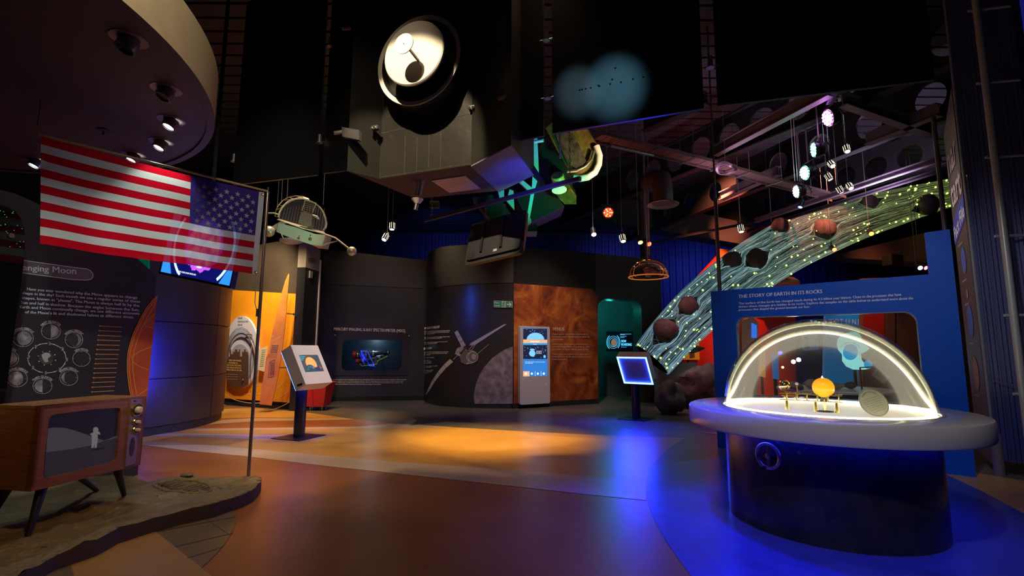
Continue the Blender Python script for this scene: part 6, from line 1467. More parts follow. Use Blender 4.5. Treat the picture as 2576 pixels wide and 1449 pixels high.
mb = MB(); ntext(mb, 'nar', .12, Ln * .9, 3.72, 3.72, .40); ntext(mb, 'tart', .12, Ln * .97, 3.28, 3.28, .36); mb.build('title_lettering', mat('banner_type', (.6, .5, .47), .6), bn, smooth=0)
mb = MB(); P_ = [(0, 2.78), (Ln, 2.95), (Ln, 3.24), (Ln * .5, 3.20), (0, 3.06)]; mb.poly([fN(a, b_, .004) for a, b_ in P_]); mb.build('blue_band', mat('band_blue', (.03, .06, .5), .5), bn, smooth=0)
mb = MB(); ntext(mb, 'Fact File', .04, Ln * .98, 2.84, 2.99, .17); mb.build('band_lettering', PRINT, bn, smooth=0)
for k, (z_, r, c) in enumerate(((2.5, .17, (.10, .15, .6)), (2.08, .06, (.45, .3, .35)), (1.74, .2, (.03, .16, .6)), (1.1, .2, (.65, .14, .03)))):
    mb = MB(); mb.poly([fN(Ln * .55 + r * math.cos(t_), z_ + r * math.sin(t_), .005) for t_ in [2 * PI * q / 32 for q in range(32)]]); mb.build('planet_print', mat('banner_planet_%d' % k, c, .5, noise_amt=.4, nscale=8), bn, smooth=0)
mb = MB()
for z_ in (2.72, 2.25, 1.95, 1.46, .82): ntext(mb, 'planet', Ln * .3, Ln * .6, z_, z_, .025, 0)
mb.build('caption_lettering', PRINT, bn, smooth=0)
pp = at(2362, 430, 7.0); tag(MB().tube([(pp.x, pp.y, 0), (pp.x, pp.y, zfor(pp, 293))], .03, 12).build('support_pole', mat('pole_dusk', (.2, .19, .22), .4, .4)), 'thin grey upright pole behind the blue board, left of the banner', 'pole')
sl2 = gp(1800, 1095); ppl = at(1806, 730, 8.2)
b0_ = at(1811, 740, 7.5); tag(MB().tube([V((b0_.x, b0_.y, .0)), (b0_.x, b0_.y, zfor(b0_, 500))], .028, 12).build('board_post', mat('post_dark', (.07, .07, .08), .4)), 'dark upright post rising behind the left end of the blue board', 'post')
tag(MB().tube([(b0_.x, b0_.y, zfor(b0_, 500)), (b0_.x, b0_.y, 6.6)], .014, 10).build('hanging_rod', mat('post_dark', (.07, .07, .08), .4)), 'thin dark rod continuing up to the roof above the blue board post', 'rod')

# ============================================================ SPACECRAFT MODEL overhead
ZP, ZB, ZTOP = 3.6, 3.41, 6.35
sc0 = gp(1100, 420, ZB)
cr = thing('spacecraft_model', V((-.6, 5.7, ZB)), 'huge black spacecraft model hanging overhead with a lit white dish and dark wing panels', 'spacecraft model')
WING = mat('wing_panel_black', (.016, .017, .018), .42, noise_amt=.1, nscale=2, bump=.08, bscale=2.5)
for (ax, ay), (bx, by) in (((585, 465), (797, 440)), ((812, 436), (873, 428)), ((1288, 356), (1367, 341)), ((1390, 335), (1771, 272)), ((1806, 266), (2352, 200))):
    a, b = gp(ax, ay, ZP), gp(bx, by, ZP); d = (b - a).normalized(); n = V((-d.y, d.x, 0)) * .035
    mb = MB(); mb.prism([a, b, b + n, a + n], (0, 0, ZTOP - ZP)); mb.build('wing_panel', WING, cr, smooth=0)
    q0, q1 = a - n * .1, b - n * .1
# seam of rivets on the blue-lit wing
a, b = gp(1390, 335, ZP), gp(1771, 272, ZP); sW = plane_surf(a, V((-(b - a).y, (b - a).x, 0)).normalized())
mb = MB()
for px, py in ((1458, 226), (1464, 225), (1473, 223), (1486, 221), (1505, 215), (1508, 217), (1540, 200), (1535, 211), (1562, 207), (1592, 199), (1618, 194), (1548, 171)): mb.sphere(sW(px, py, .0), .010, 8)
mb.build('rivets', mat('rivet_dark', (.006, .008, .009), .4), cr)['kind'] = 'stuff'
dW = (gp(1771, 272, ZP) - gp(585, 465, ZP)).normalized(); nWv = V((dW.y, -dW.x, 0))    # nWv towards the camera
for px, py in ((804, 358), (830, 115), (614, 180), (588, 405), (1377, 246), (1787, 168), (1374, 100)):
    c = sW(px, py) + V((0, 0, 0)); mb = MB().tube([c - V((0, 0, .0)), c + V((0, 0, .10))], .024, 14); mb.tube([c - V((0, 0, .012)), c + V((0, 0, 0.0))], .038, 16); h = mb.build('hinge', mat('hinge_metal', (.45, .40, .44), .35, .6), cr)
    MB().tube([c + dW * -.07, c + dW * .07], .008, 6).build('hinge_pin', STEEL, h)
# hull
A, B, C, D, E_, F, G = [gp(*q, ZB) for q in ((873, 430), (955, 450), (1185, 415), (1285, 362), (1255, 480), (1045, 500), (1343, 437))]
HULL = mat('hull_foil_black', (.032, .031, .028), .34, noise_amt=.25, nscale=3, bump=.35, bscale=5); CLOTH = mat('hull_cloth', (.10, .065, .05), .7, bump=.4, bscale=9, noise_amt=.2)
mb = MB(); up = V((0, 0, ZTOP - ZB)); P = [A, B, C, D, G, E_, F]; n = len(P)
mb.add(P + [p + up for p in P], [(i, (i + 1) % n, (i + 1) % n + n, i + n) for i in range(n)] + [tuple(range(n, 2 * n))], 0)
mb.poly([A, B, C, E_, F], 1); mb.build('hull', [HULL, CLOTH], cr, smooth=0)
mb = MB(); mb.poly([p - V((0, 0, .004)) for p in (C, D, G, E_)]); mb.prism([p - V((0, 0, .02)) for p in (C, D, G, E_)], (0, 0, .016)); mb.build('underside_panel', mat('underside_satin', (.22, .22, .30), .35, bump=.1, bscale=6), cr, smooth=0)
mb = MB(); mb.prism([gp(*q, ZB - .012) for q in ((1085, 455), (1170, 443), (1209, 475), (1131, 485))], (0, 0, .01)); mb.build('white_plate', mat('plate_pale', (.62, .50, .44), .5), cr, smooth=0)
# folded tape strips on the hull face
eBC = (C - B).normalized(); nBC = V((eBC.y, -eBC.x, 0)); sH = plane_surf(B, nBC)
TAPE = mat('hull_tape', (.075, .07, .06), .25, bump=.3, bscale=20); mb = MB()
for q in ([(958, 335), (955, 448)], [(1110, 295), (1108, 425)], [(1080, 330), (1078, 425)], [(1050, 345), (1048, 432)], [(958, 336), (1180, 285)], [(958, 446), (1180, 412)], [(1020, 340), (1017, 440)]): dline(mb, q, 1.6, sH, .004)
mb.build('taped_seams', TAPE, cr, smooth=0)
# dish
dn_ = V((-.354, -.935, 0)).normalized(); XD = look_mat(dn_)
rc = at(1052, 152, 5.35); fc = at(1039, 132, 5.10); bc_ = at(1082, 178, 5.62)
Rr_ = 128 / FPX * 5.35; Rf = 92 / FPX * 5.10; Rb = 128 / FPX * 5.62
DISHB = mat('dish_drum_black', (.025, .022, .022), .4); DISHW = mat('dish_white', (.80, .76, .68), .35)
mb = MB().lathe(bc_, [(Rb * .94, -.5), (Rb * .96, 0), (Rb, .02), (Rb * .96, .05), (1e-4, .05)], 72, XD); mb.build('back_drum', DISHB, cr, smooth=40)
mb = MB().lathe(rc, [(Rr_ * .86, -.10), (Rr_ * .90, .0), (Rr_ * .99, .012), (Rr_, 0), (Rr_ * .97, -.22)], 96, XD, mats=[0, 1, 1, 0]); mb.build('dish_ring', [DISHB, DISHW], cr, smooth=30)
mb = MB().lathe(rc, [(1e-4, -.09), (Rr_ * .88, -.09)], 64, XD); mb.build('dish_floor', DISHB, cr, smooth=0)
mb = MB().lathe(fc, [(1e-4, 0), (Rf * .97, 0), (Rf, -.012), (Rf, -.035), (Rf * .5, -.12), (Rf * .45, -.32)], 96, XD, mats=[1, 1, 1, 0, 0]); ds = mb.build('dish_reflector', [DISHB, DISHW], cr, smooth=40)
fd = at(1016, 110, 4.86); Rs = 29 / FPX * 4.86
mb = MB().lathe(fd, [(1e-4, .0), (Rs, 0.004), (Rs, -.006), (1e-4, -.012)], 48, XD); mb.build('feed_disc', DISHW, cr, smooth=40)
mb = MB().lathe(fd, [(.006, .002), (1e-4, .008)], 10, XD); mb.build('feed_pin', BLK, cr)
mb = MB().tube([at(1030, 124, 4.88), at(1054, 154, 5.09)], .016, 12); mb.build('feed_strut', mat('strut_bronze', (.22, .19, .14), .35, .6), cr)
# brackets and thrusters on the hull
def small_thruster(px, py, Y, l_=.14):
    c = at(px, py, Y); mb = MB(); mb.box(c, (.09, .05, .05), XD, bev=.004); o = mb.build('thruster_block', DSTEEL, cr, smooth=30)
    for s2 in (-.022, .022): MB().lathe(c + XD @ V((s2, -.02, .02)), [(.010, 0), (.018, .035), (.016, .036), (.008, .004)], 14, XD).build('thruster_nozzle', STEEL, o)
for q in ((1234, 130, 5.2), (918, 208, 5.75), (945, 322, 5.7), (1190, 272, 5.35)): small_thruster(*q)
for (a_, b_, r) in (((862, 73, 5.75), (880, 70, 5.8), .022), ((840, 335, 5.5), (862, 332, 5.55), .022), ((1253, 247, 4.9), (1288, 240, 4.85), .028), ((1268, 268, 4.9), (1290, 266, 4.85), .016)):
    MB().tube([at(*a_), at(*b_)], r, 14).build('pipe_stub', mat('stub_pink', (.5, .36, .32), .4), cr)
mb = MB(); P = [at(859, 319, 5.5), at(903, 327, 5.45), at(903, 352, 5.45), at(861, 343, 5.5)]; mb.prism(P, (P[1] - P[0]).cross(P[2] - P[1]).normalized() * .06); mb.build('bracket_box', DSTEEL, cr, smooth=0)
# antenna under the hull
mb = MB().tube([at(1062, 436, 5.9), at(1052, 492, 5.95)], [.045, .038], 18); mb.build('antenna_tube', STEEL, cr)
aa = at(1050, 505, 5.95); mb = MB().lathe(aa, [(.03, -.04), (.075, .02), (.07, .022), (.02, -.02)], 28); mb.build('antenna_cone', WHITEP, cr)
MB().tube([aa, at(1045, 528, 5.95)], .026, 16).build('antenna_tip', STEEL, cr)
# struts lit green
STRW = mat('strut_white', (.6, .62, .6), .5); 
def sprism(name, px, Y, dy, m):
    mb = MB(); mb.prism([at(x, y, Y) for x, y in px], (0, dy, 0)); return mb.build(name, m, cr, smooth=0)
sprism('strut_plate', [(1323, 350), (1346, 346), (1347, 432), (1339, 420), (1324, 372)], 6.3, .05, STRW)
sprism('strut_plate', [(1346, 346), (1352, 346), (1356, 440), (1347, 470), (1320, 620), (1316, 600), (1338, 470)], 6.35, .05, STRW)
sprism('strut_plate', [(1253, 482), (1268, 478), (1268, 500), (1258, 505)], 6.9, .05, STRW)
sprism('strut_plate', [(1282, 476), (1292, 480), (1294, 528), (1274, 505)], 6.9, .05, STRW)
sprism('strut_plate', [(1300, 452), (1312, 450), (1345, 478), (1340, 490)], 6.6, .05, STRW)
sprism('side_wall', [(1285, 362), (1343, 437), (1378, 470), (1330, 395), (1288, 356)], 5.6, .12, HULL)
sprism('rear_body', [(1345, 400), (1368, 345), (1440, 440), (1440, 470), (1385, 470), (1420, 520), (1330, 560), (1300, 500), (1350, 480)], 6.9, .5, mat('rear_black', (.02, .02, .022), .4, bump=.4, bscale=8))
sprism('lower_wedge', [(1188, 497), (1250, 487), (1290, 545), (1235, 552)], 7.0, .3, HULL)
sprism('rear_module', [(1290, 560), (1350, 530), (1352, 582), (1316, 582)], 7.2, .35, BLK)
mb = MB().lathe(at(1327, 556, 6.9), [(.03, -.1), (.05, .0), (.06, .01), (.05, .012), (.02, .0)], 20, look_mat(V((-.3, -.9, -.2)))); mb.build('small_dish', mat('dish_cream', (.6, .6, .4), .4), cr)
MB().tube([at(1342, 357, 6.2), at(1367, 353, 6.15)], .022, 12).build('pipe_stub', STRW, cr)
# gold foil tank and module
GOLD = mat('gold_foil', (.85, .60, .16), .26, .9, bump=1, bscale=5, col2=(.45, .28, .06), nscale=12)
SILV = mat('silver_foil', (.50, .38, .30), .26, .9, bump=.8, bscale=6, col2=(.12, .08, .06), nscale=9)
def loft(name, P1, Y1, P2, Y2, m, m2=None, caps=True):
    mb = MB(); a = [at(x, y, Y1) for x, y in P1]; b = [at(x, y, Y2) for x, y in P2]; n = len(a)
    mb.add(a + b, [(i, (i + 1) % n, (i + 1) % n + n, i + n) for i in range(n)], 0)
    if caps: mb.poly(a, 0); mb.poly(list(reversed(b)), 0)
    return mb.build(name, m, cr, smooth=0)
# half-barrel tank: flat faces on the left and a rounded right end
tk1 = [(1372, 322), (1400, 300), (1452, 300), (1476, 325), (1505, 372), (1514, 398), (1508, 424), (1492, 444), (1470, 454), (1448, 452), (1425, 420), (1398, 372)]
tk2 = [(1380, 300), (1405, 285), (1450, 285), (1470, 305), (1494, 345), (1500, 372), (1496, 400), (1482, 418), (1464, 426), (1446, 424), (1428, 400), (1405, 355)]
loft('gold_tank', tk1, 6.3, tk2, 7.0, GOLD)
mb = MB(); mb.tube([at(x, y, 6.27) for x, y in [(1442, 446), (1458, 449), (1478, 446), (1496, 434), (1506, 414), (1508, 392), (1500, 368)]], .045, 12); mb.build('tank_rim', mat('rim_white', (.62, .58, .58), .4), cr)
mb = MB(); mb.tube([at(x, y, 6.24) for x, y in [(1426, 431), (1450, 430), (1472, 420), (1488, 402), (1494, 380)]], .02, 10); mb.build('tank_band', STEEL, cr)
mb = MB(); mb.prism([at(x, y, 6.25) for x, y in [(1394, 330), (1442, 334), (1478, 412), (1455, 425), (1428, 412)]], (0, .03, 0)); mb.build('tank_facet', SILV, cr, smooth=0)
loft('gold_module', [(1388, 452), (1414, 440), (1450, 492), (1450, 514), (1420, 514), (1405, 498)], 6.5, [(1396, 446), (1420, 436), (1448, 480), (1448, 500), (1424, 502), (1408, 488)], 7.0, GOLD)
mb = MB().lathe(at(1404, 450, 6.35), [(1e-4, .06), (.075, .06), (.085, .05), (.085, -.1)], 28, look_mat(V((-.25, -.7, .5)))); mb.build('module_cap', mat('cap_yellow', (.55, .50, .16), .35, .4), cr)
mb = MB().lathe(at(1407, 478, 6.3), [(1e-4, .006), (.098, .004), (.098, -.004), (1e-4, -.006)], 36, look_mat(V((0.05, -.25, -1)))); mb.build('white_disc', WHITEP, cr)
mb = MB()
for i, (px, py, l_) in enumerate(((700, 0, 0),)): pass
for p in (A,): mb.tube([p + up, V((p.x, p.y, 6.615))], .01, 6)
mb.build('suspension_cable', CABLE, cr)
for p in (C, D): MB().tube([p + up, V((p.x, p.y, 6.615))], .01, 6).build('suspension_cable', CABLE, cr)

# lighting bar under the hull, hanging television seen from the back
ba, bb_ = gp(1068, 555, 3.2), gp(1460, 449, 3.2); dbr = (bb_ - ba).normalized()
lb = thing('hanging_bar', (ba + bb_) / 2, 'long dark square bar hanging level under the spacecraft', 'bar')
mb = MB(); mb.box((ba + bb_) / 2, ((bb_ - ba).length, .045, .045), Matrix((dbr, V((-dbr.y, dbr.x, 0)), V((0, 0, 1)))).transposed()); mb.build('square_tube', mat('bar_metal', (.14, .13, .17), .35, .5), lb, smooth=0)
CHN = mat('chain_bright', (.35, .45, .4), .3, .7)
def chain(p, q, name='chain', parent=None):
    mb = MB(); n_ = max(3, int((q - p).length / .045))
    for k in range(n_):
        c = p.lerp(q, (k + .5) / n_); X = rotz(PI / 2 * (k % 2)); mb.tube([c + X @ V((.011 * math.cos(t), 0, .026 * math.sin(t))) for t in [2 * PI * j / 10 for j in range(10)]], .0035, 5, closed=True)
    return mb.build(name, CHN, parent)
for px, top in ((1085, 3.55), (1438, 4.6)):
    t_ = (px - 1068) / (1460 - 1068); c = ba.lerp(bb_, t_ ** .9); c.z = 3.2; chain(c + V((0, 0, .02)), V((c.x, c.y, top)), 'chain', lb)
c1 = ba.lerp(bb_, .9)
MB().tube([c1 + V((0, 0, .3)), V((c1.x, c1.y, 6.6))], .012, 8).build('drop_rod', mat('rod_green_grey', (.4, .5, .45), .4, .3), lb)
c2 = ba.lerp(bb_, .05); MB().tube([c2 + V((0, 0, .3)), V((c2.x, c2.y, 6.6))], .006, 8).build('drop_wire', CABLE, lb)
MB().box(at(1093, 515, 7.2), (.14, .08, .1), bev=.01).build('chain_motor', DSTEEL, lb)
tl, tr_, br_, bl_ = at(1182, 562, 6.35), at(1325, 522, 5.95), at(1305, 638, 5.72), at(1161, 662, 6.12)
ux = (tr_ - tl).normalized(); uy = (bl_ - tl); uy = (uy - ux * uy.dot(ux)).normalized(); nTV = ux.cross(uy); Wt = ((tr_ - tl).length + (br_ - bl_).length) / 2; Ht = ((bl_ - tl).length + (br_ - tr_).length) / 2
if nTV.y < 0: nTV = -nTV
hv = thing('hanging_television', (tl + br_) / 2, 'flat television hanging on chains under the spacecraft, seen from its black back', 'television')
fTV = lambda a, b, c: tl + ux * a + uy * b + nTV * c
mb = MB(); plate(mb, rr(0, 0, Wt, Ht, .05), [], lambda a, b, c: fTV(a, b, c + .03), .045); plate(mb, rr(.03, .04, Wt - .03, Ht - .05, .05), [], fTV, .035); mb.build('case', mat('tv_back', (.020, .019, .026), .5), hv, smooth=30)
for a in (.3, .64):
    MB().box(fTV(Wt * a, Ht * .45, -.012), (.03, Ht * .72, .02), Matrix((ux, uy, nTV)).transposed()).build('mount_rail', BLK, hv, smooth=0); chain(fTV(Wt * a, Ht * .02, -.015), V((fTV(Wt * a, 0, 0).x, fTV(Wt * a, 0, 0).y, 3.18)), 'chain', hv)
MB().box(fTV(Wt * .55, Ht * .84, -.003), (.05, .035, .004), Matrix((ux, uy, nTV)).transposed()).build('rating_sticker', mat('sticker', (.5, .48, .58), .5), hv, smooth=0)
mb = MB(); mb.box(fTV(Wt * .13, Ht * .82, -.002), (.09, .09, .004), Matrix((ux, uy, nTV)).transposed()); mb.build('socket_recess', BLKM, hv, smooth=0)

# ============================================================ LANDER MODEL
YL = 7.4; la = at(750, 575, YL)
ld = thing('lander_model', la, 'hanging pale metal lander model with round solar array, two arms and ball feet', 'spacecraft model')
LM_ = mat('lander_metal', (.62, .56, .44), .35, .5, bump=.1, bscale=30); LPN = mat('solar_cells', (.03, .028, .04), .25, noise_amt=.3, nscale=20); LMT = mat('lander_panel', (.45, .55, .45), .4, .4)
sL = plane_surf(V((0, YL, 0)), V((0, 1, 0)))
def lpoly(name, px, Y, dy, m, par=ld, m2=None):
    mb = MB(); mb.prism([at(x, y, Y) for x, y in px], (0, dy, 0), 0, 0); return mb.build(name, m, par, smooth=0)
arcd = [(700, 549), (703, 535), (709, 523), (718, 513), (730, 505), (744, 500), (760, 499), (776, 502), (790, 508), (802, 517), (812, 530), (818, 545), (821, 560), (818, 572), (812, 582)]
fr_ = lpoly('solar_array_frame', arcd, YL - .02, .05, LM_)
inner = [(x + (762 - x) * .045, y + (552 - y) * .045) for x, y in arcd]
lpoly('solar_cells', inner, YL - .03, .02, LPN, fr_)
mb = MB(); sc3 = plane_surf(V((0, YL - .032, 0)), V((0, 1, 0)))
for q in ([(768, 502), (760, 530)], [(796, 510), (786, 536)], [(768, 503), (796, 511)]): dline(mb, q, 1.6, sc3, .002)
for k in range(6): dline(mb, [(767 - 1.2 * k, 506 + 4.6 * k), (794 - 1.5 * k, 513 + 4.6 * k)], .5, sc3, .002)
for x_ in range(714, 816, 7): dline(mb, [(x_ + 4, 515 + abs(x_ - 762) * .16), (x_ - 4, 548 + (x_ - 700) * .27)], .35, sc3, .002)
mb.build('cell_lines', LM_, fr_, smooth=0)
# truss arc behind
mb = MB(); arcb = [(692, 545), (694, 530), (701, 516), (712, 504), (727, 496), (744, 493), (762, 495), (776, 500)]
mb.tube([at(x, y, YL + .32) for x, y in arcb], .009, 6); mb.tube([at(x, y, YL) for x, y in [(700, 545), (703, 532), (712, 518), (724, 507), (738, 501), (752, 498), (766, 499), (778, 502)]], .009, 6)
for i in range(7):
    p, q = at(*arcb[i], YL + .32), at(*[(700, 545), (703, 532), (712, 518), (724, 507), (738, 501), (752, 498), (766, 499), (778, 502)][i + 1 if i % 2 else i], YL); mb.tube([p, q], .006, 6)
mb.build('truss_arc', LM_, ld)
# deck and body
mb = MB(); P = [at(697, 553, YL - .12), at(758, 575, YL - .25), at(820, 590, YL - .2), at(812, 583, YL + .05), at(720, 556, YL + .1)]; mb.prism(P, (0, 0, .012)); mb.build('deck', LM_, ld, smooth=0)
Bp = [(745, 572), (794, 589), (785, 616), (736, 600)]
lpoly('front_panel', Bp, YL - .24, .02, LMT); lpoly('right_panel', [(794, 589), (819, 590), (810, 619), (785, 616)], YL - .235, .25, LM_); lpoly('left_panel', [(700, 560), (745, 572), (736, 600), (695, 583)], YL - .225, .2, LMT)
for px, py, r in ((751, 599, 3.4), (780, 601, 4.6), (753, 593, 1.5), (781, 592, 2)): MB().lathe(at(px, py, YL - .245), [(r / FPX * YL, 0), (1e-4, .004)], 16, look_mat(V((0, -1, 0)))).build('port', mat('port_brown', (.14, .06, .03), .4), ld)
lpoly('instrument_box', [(757, 534), (764, 531), (786, 539), (783, 566), (774, 571), (750, 560)], YL - .2, .12, mat('instrument_dark', (.12, .10, .08), .5, bump=.6, bscale=40))
mb = MB(); [mb.tube([at(787 + 2 * k, 541 + 1.4 * k, YL - .2), at(799 + k, 545 + 2 * k, YL - .22)], .012, 6) for k in range(4)]; mb.build('instrument_tubes', LM_, ld)
mb = MB().tube([at(819, 590, YL - .2), at(844, 599, YL - .3), at(876, 624, YL - .4)], .013, 8); mb.build('right_arm', LM_, ld)
mb = MB().tube([at(808, 618, YL - .2), at(826, 612, YL - .25), at(848, 606, YL - .3)], .01, 8); mb.build('right_brace', LM_, ld)
mb = MB().sphere(at(885, 632, YL - .4), 11.5 / FPX * YL, 20); mb.build('ball_foot', LM_, ld)
mb = MB(); mb.prism([at(683, 570, YL - .1), at(705, 557, YL - .1), at(720, 560, YL - .1), at(690, 580, YL - .1)], (0, .03, 0)); mb.build('left_arm', LM_, ld, smooth=0)
mb = MB().sphere(at(677, 582, YL - .1), 14 / FPX * YL, 20); mb.build('ball_foot', LM_, ld)
mb = MB().tube([at(670, 536, YL), at(690, 536, YL), at(700, 540, YL)], .012, 6); mb.build('rear_arm', LM_, ld)
mb = MB().lathe(at(733, 607, YL), [(.17, .02), (.17, 0), (.1, -.03), (1e-4, -.04)], 28); mb.build('landing_ring', mat('ring_violet', (.3, .25, .32), .4, .4), ld)
mb = MB().tube([at(703, 572, YL - .22), at(707, 587, YL - .22), at(713, 600, YL - .22)], .008, 6); mb.build('cable_run', LM_, ld)
for q in ((697, 525, 703), (708, 508, 704), (722, 500, 722), (813, 515, 814)):
    p = at(q[0], q[1], YL); MB().tube([p, V((at(q[2], 440, YL).x, YL, 6.61))], .004, 5).build('suspension_wire', CABLE, ld)

# ============================================================ ROOF: cellular beams, girders, trays, ducts
BEAM = mat('roof_beam', (.05, .04, .05), .6)
def cell_beam(p0, p1, holes, z=5.8, h=.85, r=.27, label='', ):
    p0, p1 = V((p0[0], p0[1], 0)), V((p1[0], p1[1], 0)); d = (p1 - p0); L = d.length; d.normalize(); n = V((-d.y, d.x, 0))
    mb = MB(); hs = [ell(q, z, r, r * 1.0, 24) for q in holes]; plate(mb, [(0, z - h / 2), (L, z - h / 2), (L, z + h / 2), (0, z + h / 2)], hs, lambda a, b, c: p0 + d * a + V((0, 0, b)) + n * c, .05)
    mb.box(p0 + d * (L / 2) + V((0, 0, z - h / 2)), (L, .2, .03), Matrix((d, n, V((0, 0, 1)))).transposed()); mb.box(p0 + d * (L / 2) + V((0, 0, z + h / 2)), (L, .2, .03), Matrix((d, n, V((0, 0, 1)))).transposed())
    return mb
BD = V((.52, -1, 0)).normalized()
def hole_line(pxs, label, z=5.8):
    ps = [gp(x, y, z) for x, y in pxs]; c = ps[len(ps) // 2]; d = (ps[-1] - ps[0]).normalized() if len(ps) > 1 else BD
    p0 = ps[0] - d * 6; p1 = ps[-1] + d * 5; ds_ = [(p - p0).dot(d) for p in ps]; st = (ds_[-1] - ds_[0]) / (len(ds_) - 1) if len(ds_) > 1 else .9
    hs = []; x = ds_[0] - st * 5
    L = (p1 - p0).length
    while x < L - .4:
        if x > .4: hs.append(x)
        x += max(st, .75)
    o = cell_beam(p0, p1, hs, z).build('cellular_roof_beam', mat('cell_beam_black', (.008, .008, .01), .6), smooth=0); tag(o, label, 'beam', 'cellular beams under the roof'); return o
hole_line([(1791, 362), (1834, 344), (1891, 314), (1955, 282), (2024, 257)], 'dark roof beam with a row of round holes nearest the spacecraft wing')
hole_line([(1871, 450), (1968, 406), (2060, 368)], 'second dark roof beam with round holes, behind the coloured stage lamps')
hole_line([(2187, 426), (2251, 408), (2320, 383)], 'dark roof beam with round holes at the far right above the comet tail')
def girder(a, b, z, wd, ht, label, m=None, name='roof_girder', grp=None, cat='girder'):
    p, q = gp(*a, z), gp(*b, z); d = (q - p).normalized(); mb = MB(); X = Matrix((d, V((-d.y, d.x, 0)), V((0, 0, 1)))).transposed()
    c = (p + q) / 2; L = (q - p).length
    mb.box(c, (L, wd, .02), X); mb.box(c + V((0, 0, ht)), (L, wd, .02), X); mb.box(c + V((0, 0, ht / 2)), (L, .02, ht), X)
    return tag(mb.build(name, m or BEAM, smooth=0), label, cat, grp)
GREYB = mat('girder_grey', (.20, .17, .20), .5)
girder((1800, 392), (2090, 240), 5.3, .14, .2, 'long grey-violet steel girder rising to the right beside the stage lamps', GREYB, grp='steel girders under the roof')
girder((1815, 503), (1960, 440), 5.3, .16, .2, 'short violet-lit girder end left of the lowest stage lamps', GREYB, grp='steel girders under the roof')
girder((2120, 265), (2350, 345), 5.2, .14, .2, 'grey girder running down to the right behind the magenta lamp', GREYB, grp='steel girders under the roof')
girder((2180, 365), (2365, 290), 5.2, .14, .2, 'pale girder crossing toward the banner at the upper right', GREYB, grp='steel girders under the roof')
girder((1620, 330), (1780, 262), 5.3, .14, .2, 'dark girder just below the blue-lit wing edge', BEAM, grp='steel girders under the roof')
girder((1900, 560), (2368, 405), 4.9, .10, .1, 'upper grey lighting rail above the comet tail', GREYB, 'lighting_rail', 'lighting rails', 'rail')
girder((1880, 585), (2368, 432), 4.75, .06, .06, 'lower dark lighting rail above the comet tail', BEAM, 'lighting_rail', 'lighting rails', 'rail')
girder((1640, 612), (1890, 562), 4.9, .05, .05, 'thin red-lit conduit rail left of the comet tail', BEAM, 'lighting_rail', 'lighting rails', 'rail')
# cable tray
def tray(a, b, z, label):
    p, q = gp(*a, z), gp(*b, z); d = (q - p).normalized(); s_ = V((-d.y, d.x, 0)); t = thing('cable_tray', (p + q) / 2, label, 'cable tray', 'cable trays')
    mb = MB()
    for k in (-1, 1): mb.box((p + q) / 2 + s_ * .16 * k, ((q - p).length, .02, .06), Matrix((d, s_, V((0, 0, 1)))).transposed())
    L = (q - p).length; n_ = int(L / .28)
    for k in range(n_): mb.box(p + d * (L * (k + .5) / n_), (.03, .32, .01), Matrix((d, s_, V((0, 0, 1)))).transposed())
    mb.box((p + q) / 2 + V((0, 0, .012)), ((q - p).length, .22, .02), Matrix((d, s_, V((0, 0, 1)))).transposed())
    mb.build('tray_rails', mat('tray_brown', (.16, .10, .09), .5, .3), t, smooth=0)
    for k in (.1, .37, .64, .9):
        c = p.lerp(q, k)
        for s2 in (-1, 1): MB().tube([c + s_ * .17 * s2, V((c.x + s_.x * .17 * s2, c.y + s_.y * .17 * s2, 6.62))], .005, 5).build('drop_rod', CABLE, t)
        MB().tube([c + s_ * .2 - V((0, 0, .04)), c - s_ * .2 - V((0, 0, .04))], .012, 6).build('cross_bar', GALV, t)
tray((1505, 345), (1835, 425), 5.0, 'brown cable tray crossing under the roof behind the red lamp'); tray((1835, 428), (2110, 500), 5.0, 'brown cable tray continuing right behind the hanging stage lamps')
p, q = gp(1535, 366, 4.85), gp(1643, 391, 4.85); tag(MB().tube([p, q], .028, 8).tube([p.lerp(q, .05), V((p.lerp(q, .05).x, p.lerp(q, .05).y, 4.97))], .005, 5).tube([p.lerp(q, .95), V((p.lerp(q, .95).x, p.lerp(q, .95).y, 4.97))], .005, 5).build('strut_channel', STEEL), 'bright short metal channel hanging under the left end of the cable tray', 'channel')
rl = MB(); 
for k in range(14):
    a_ = 2 * PI * k / 14
coil = at(1827, 425, 9.3); mbc = MB()
for k in range(5): mbc.tube([coil + V(((.16 + .01 * k) * math.cos(t), .05 * math.sin(2 * t), (.09 + .01 * k) * math.sin(t) + .004 * k)) for t in [2 * PI * j / 24 for j in range(24)]], .009, 5, closed=True)
tag(mbc.build('cable_coil', mat('coil_mauve', (.35, .25, .32), .4, .4)), 'coiled metallic cable bundle lying on the cable tray', 'cable coil')
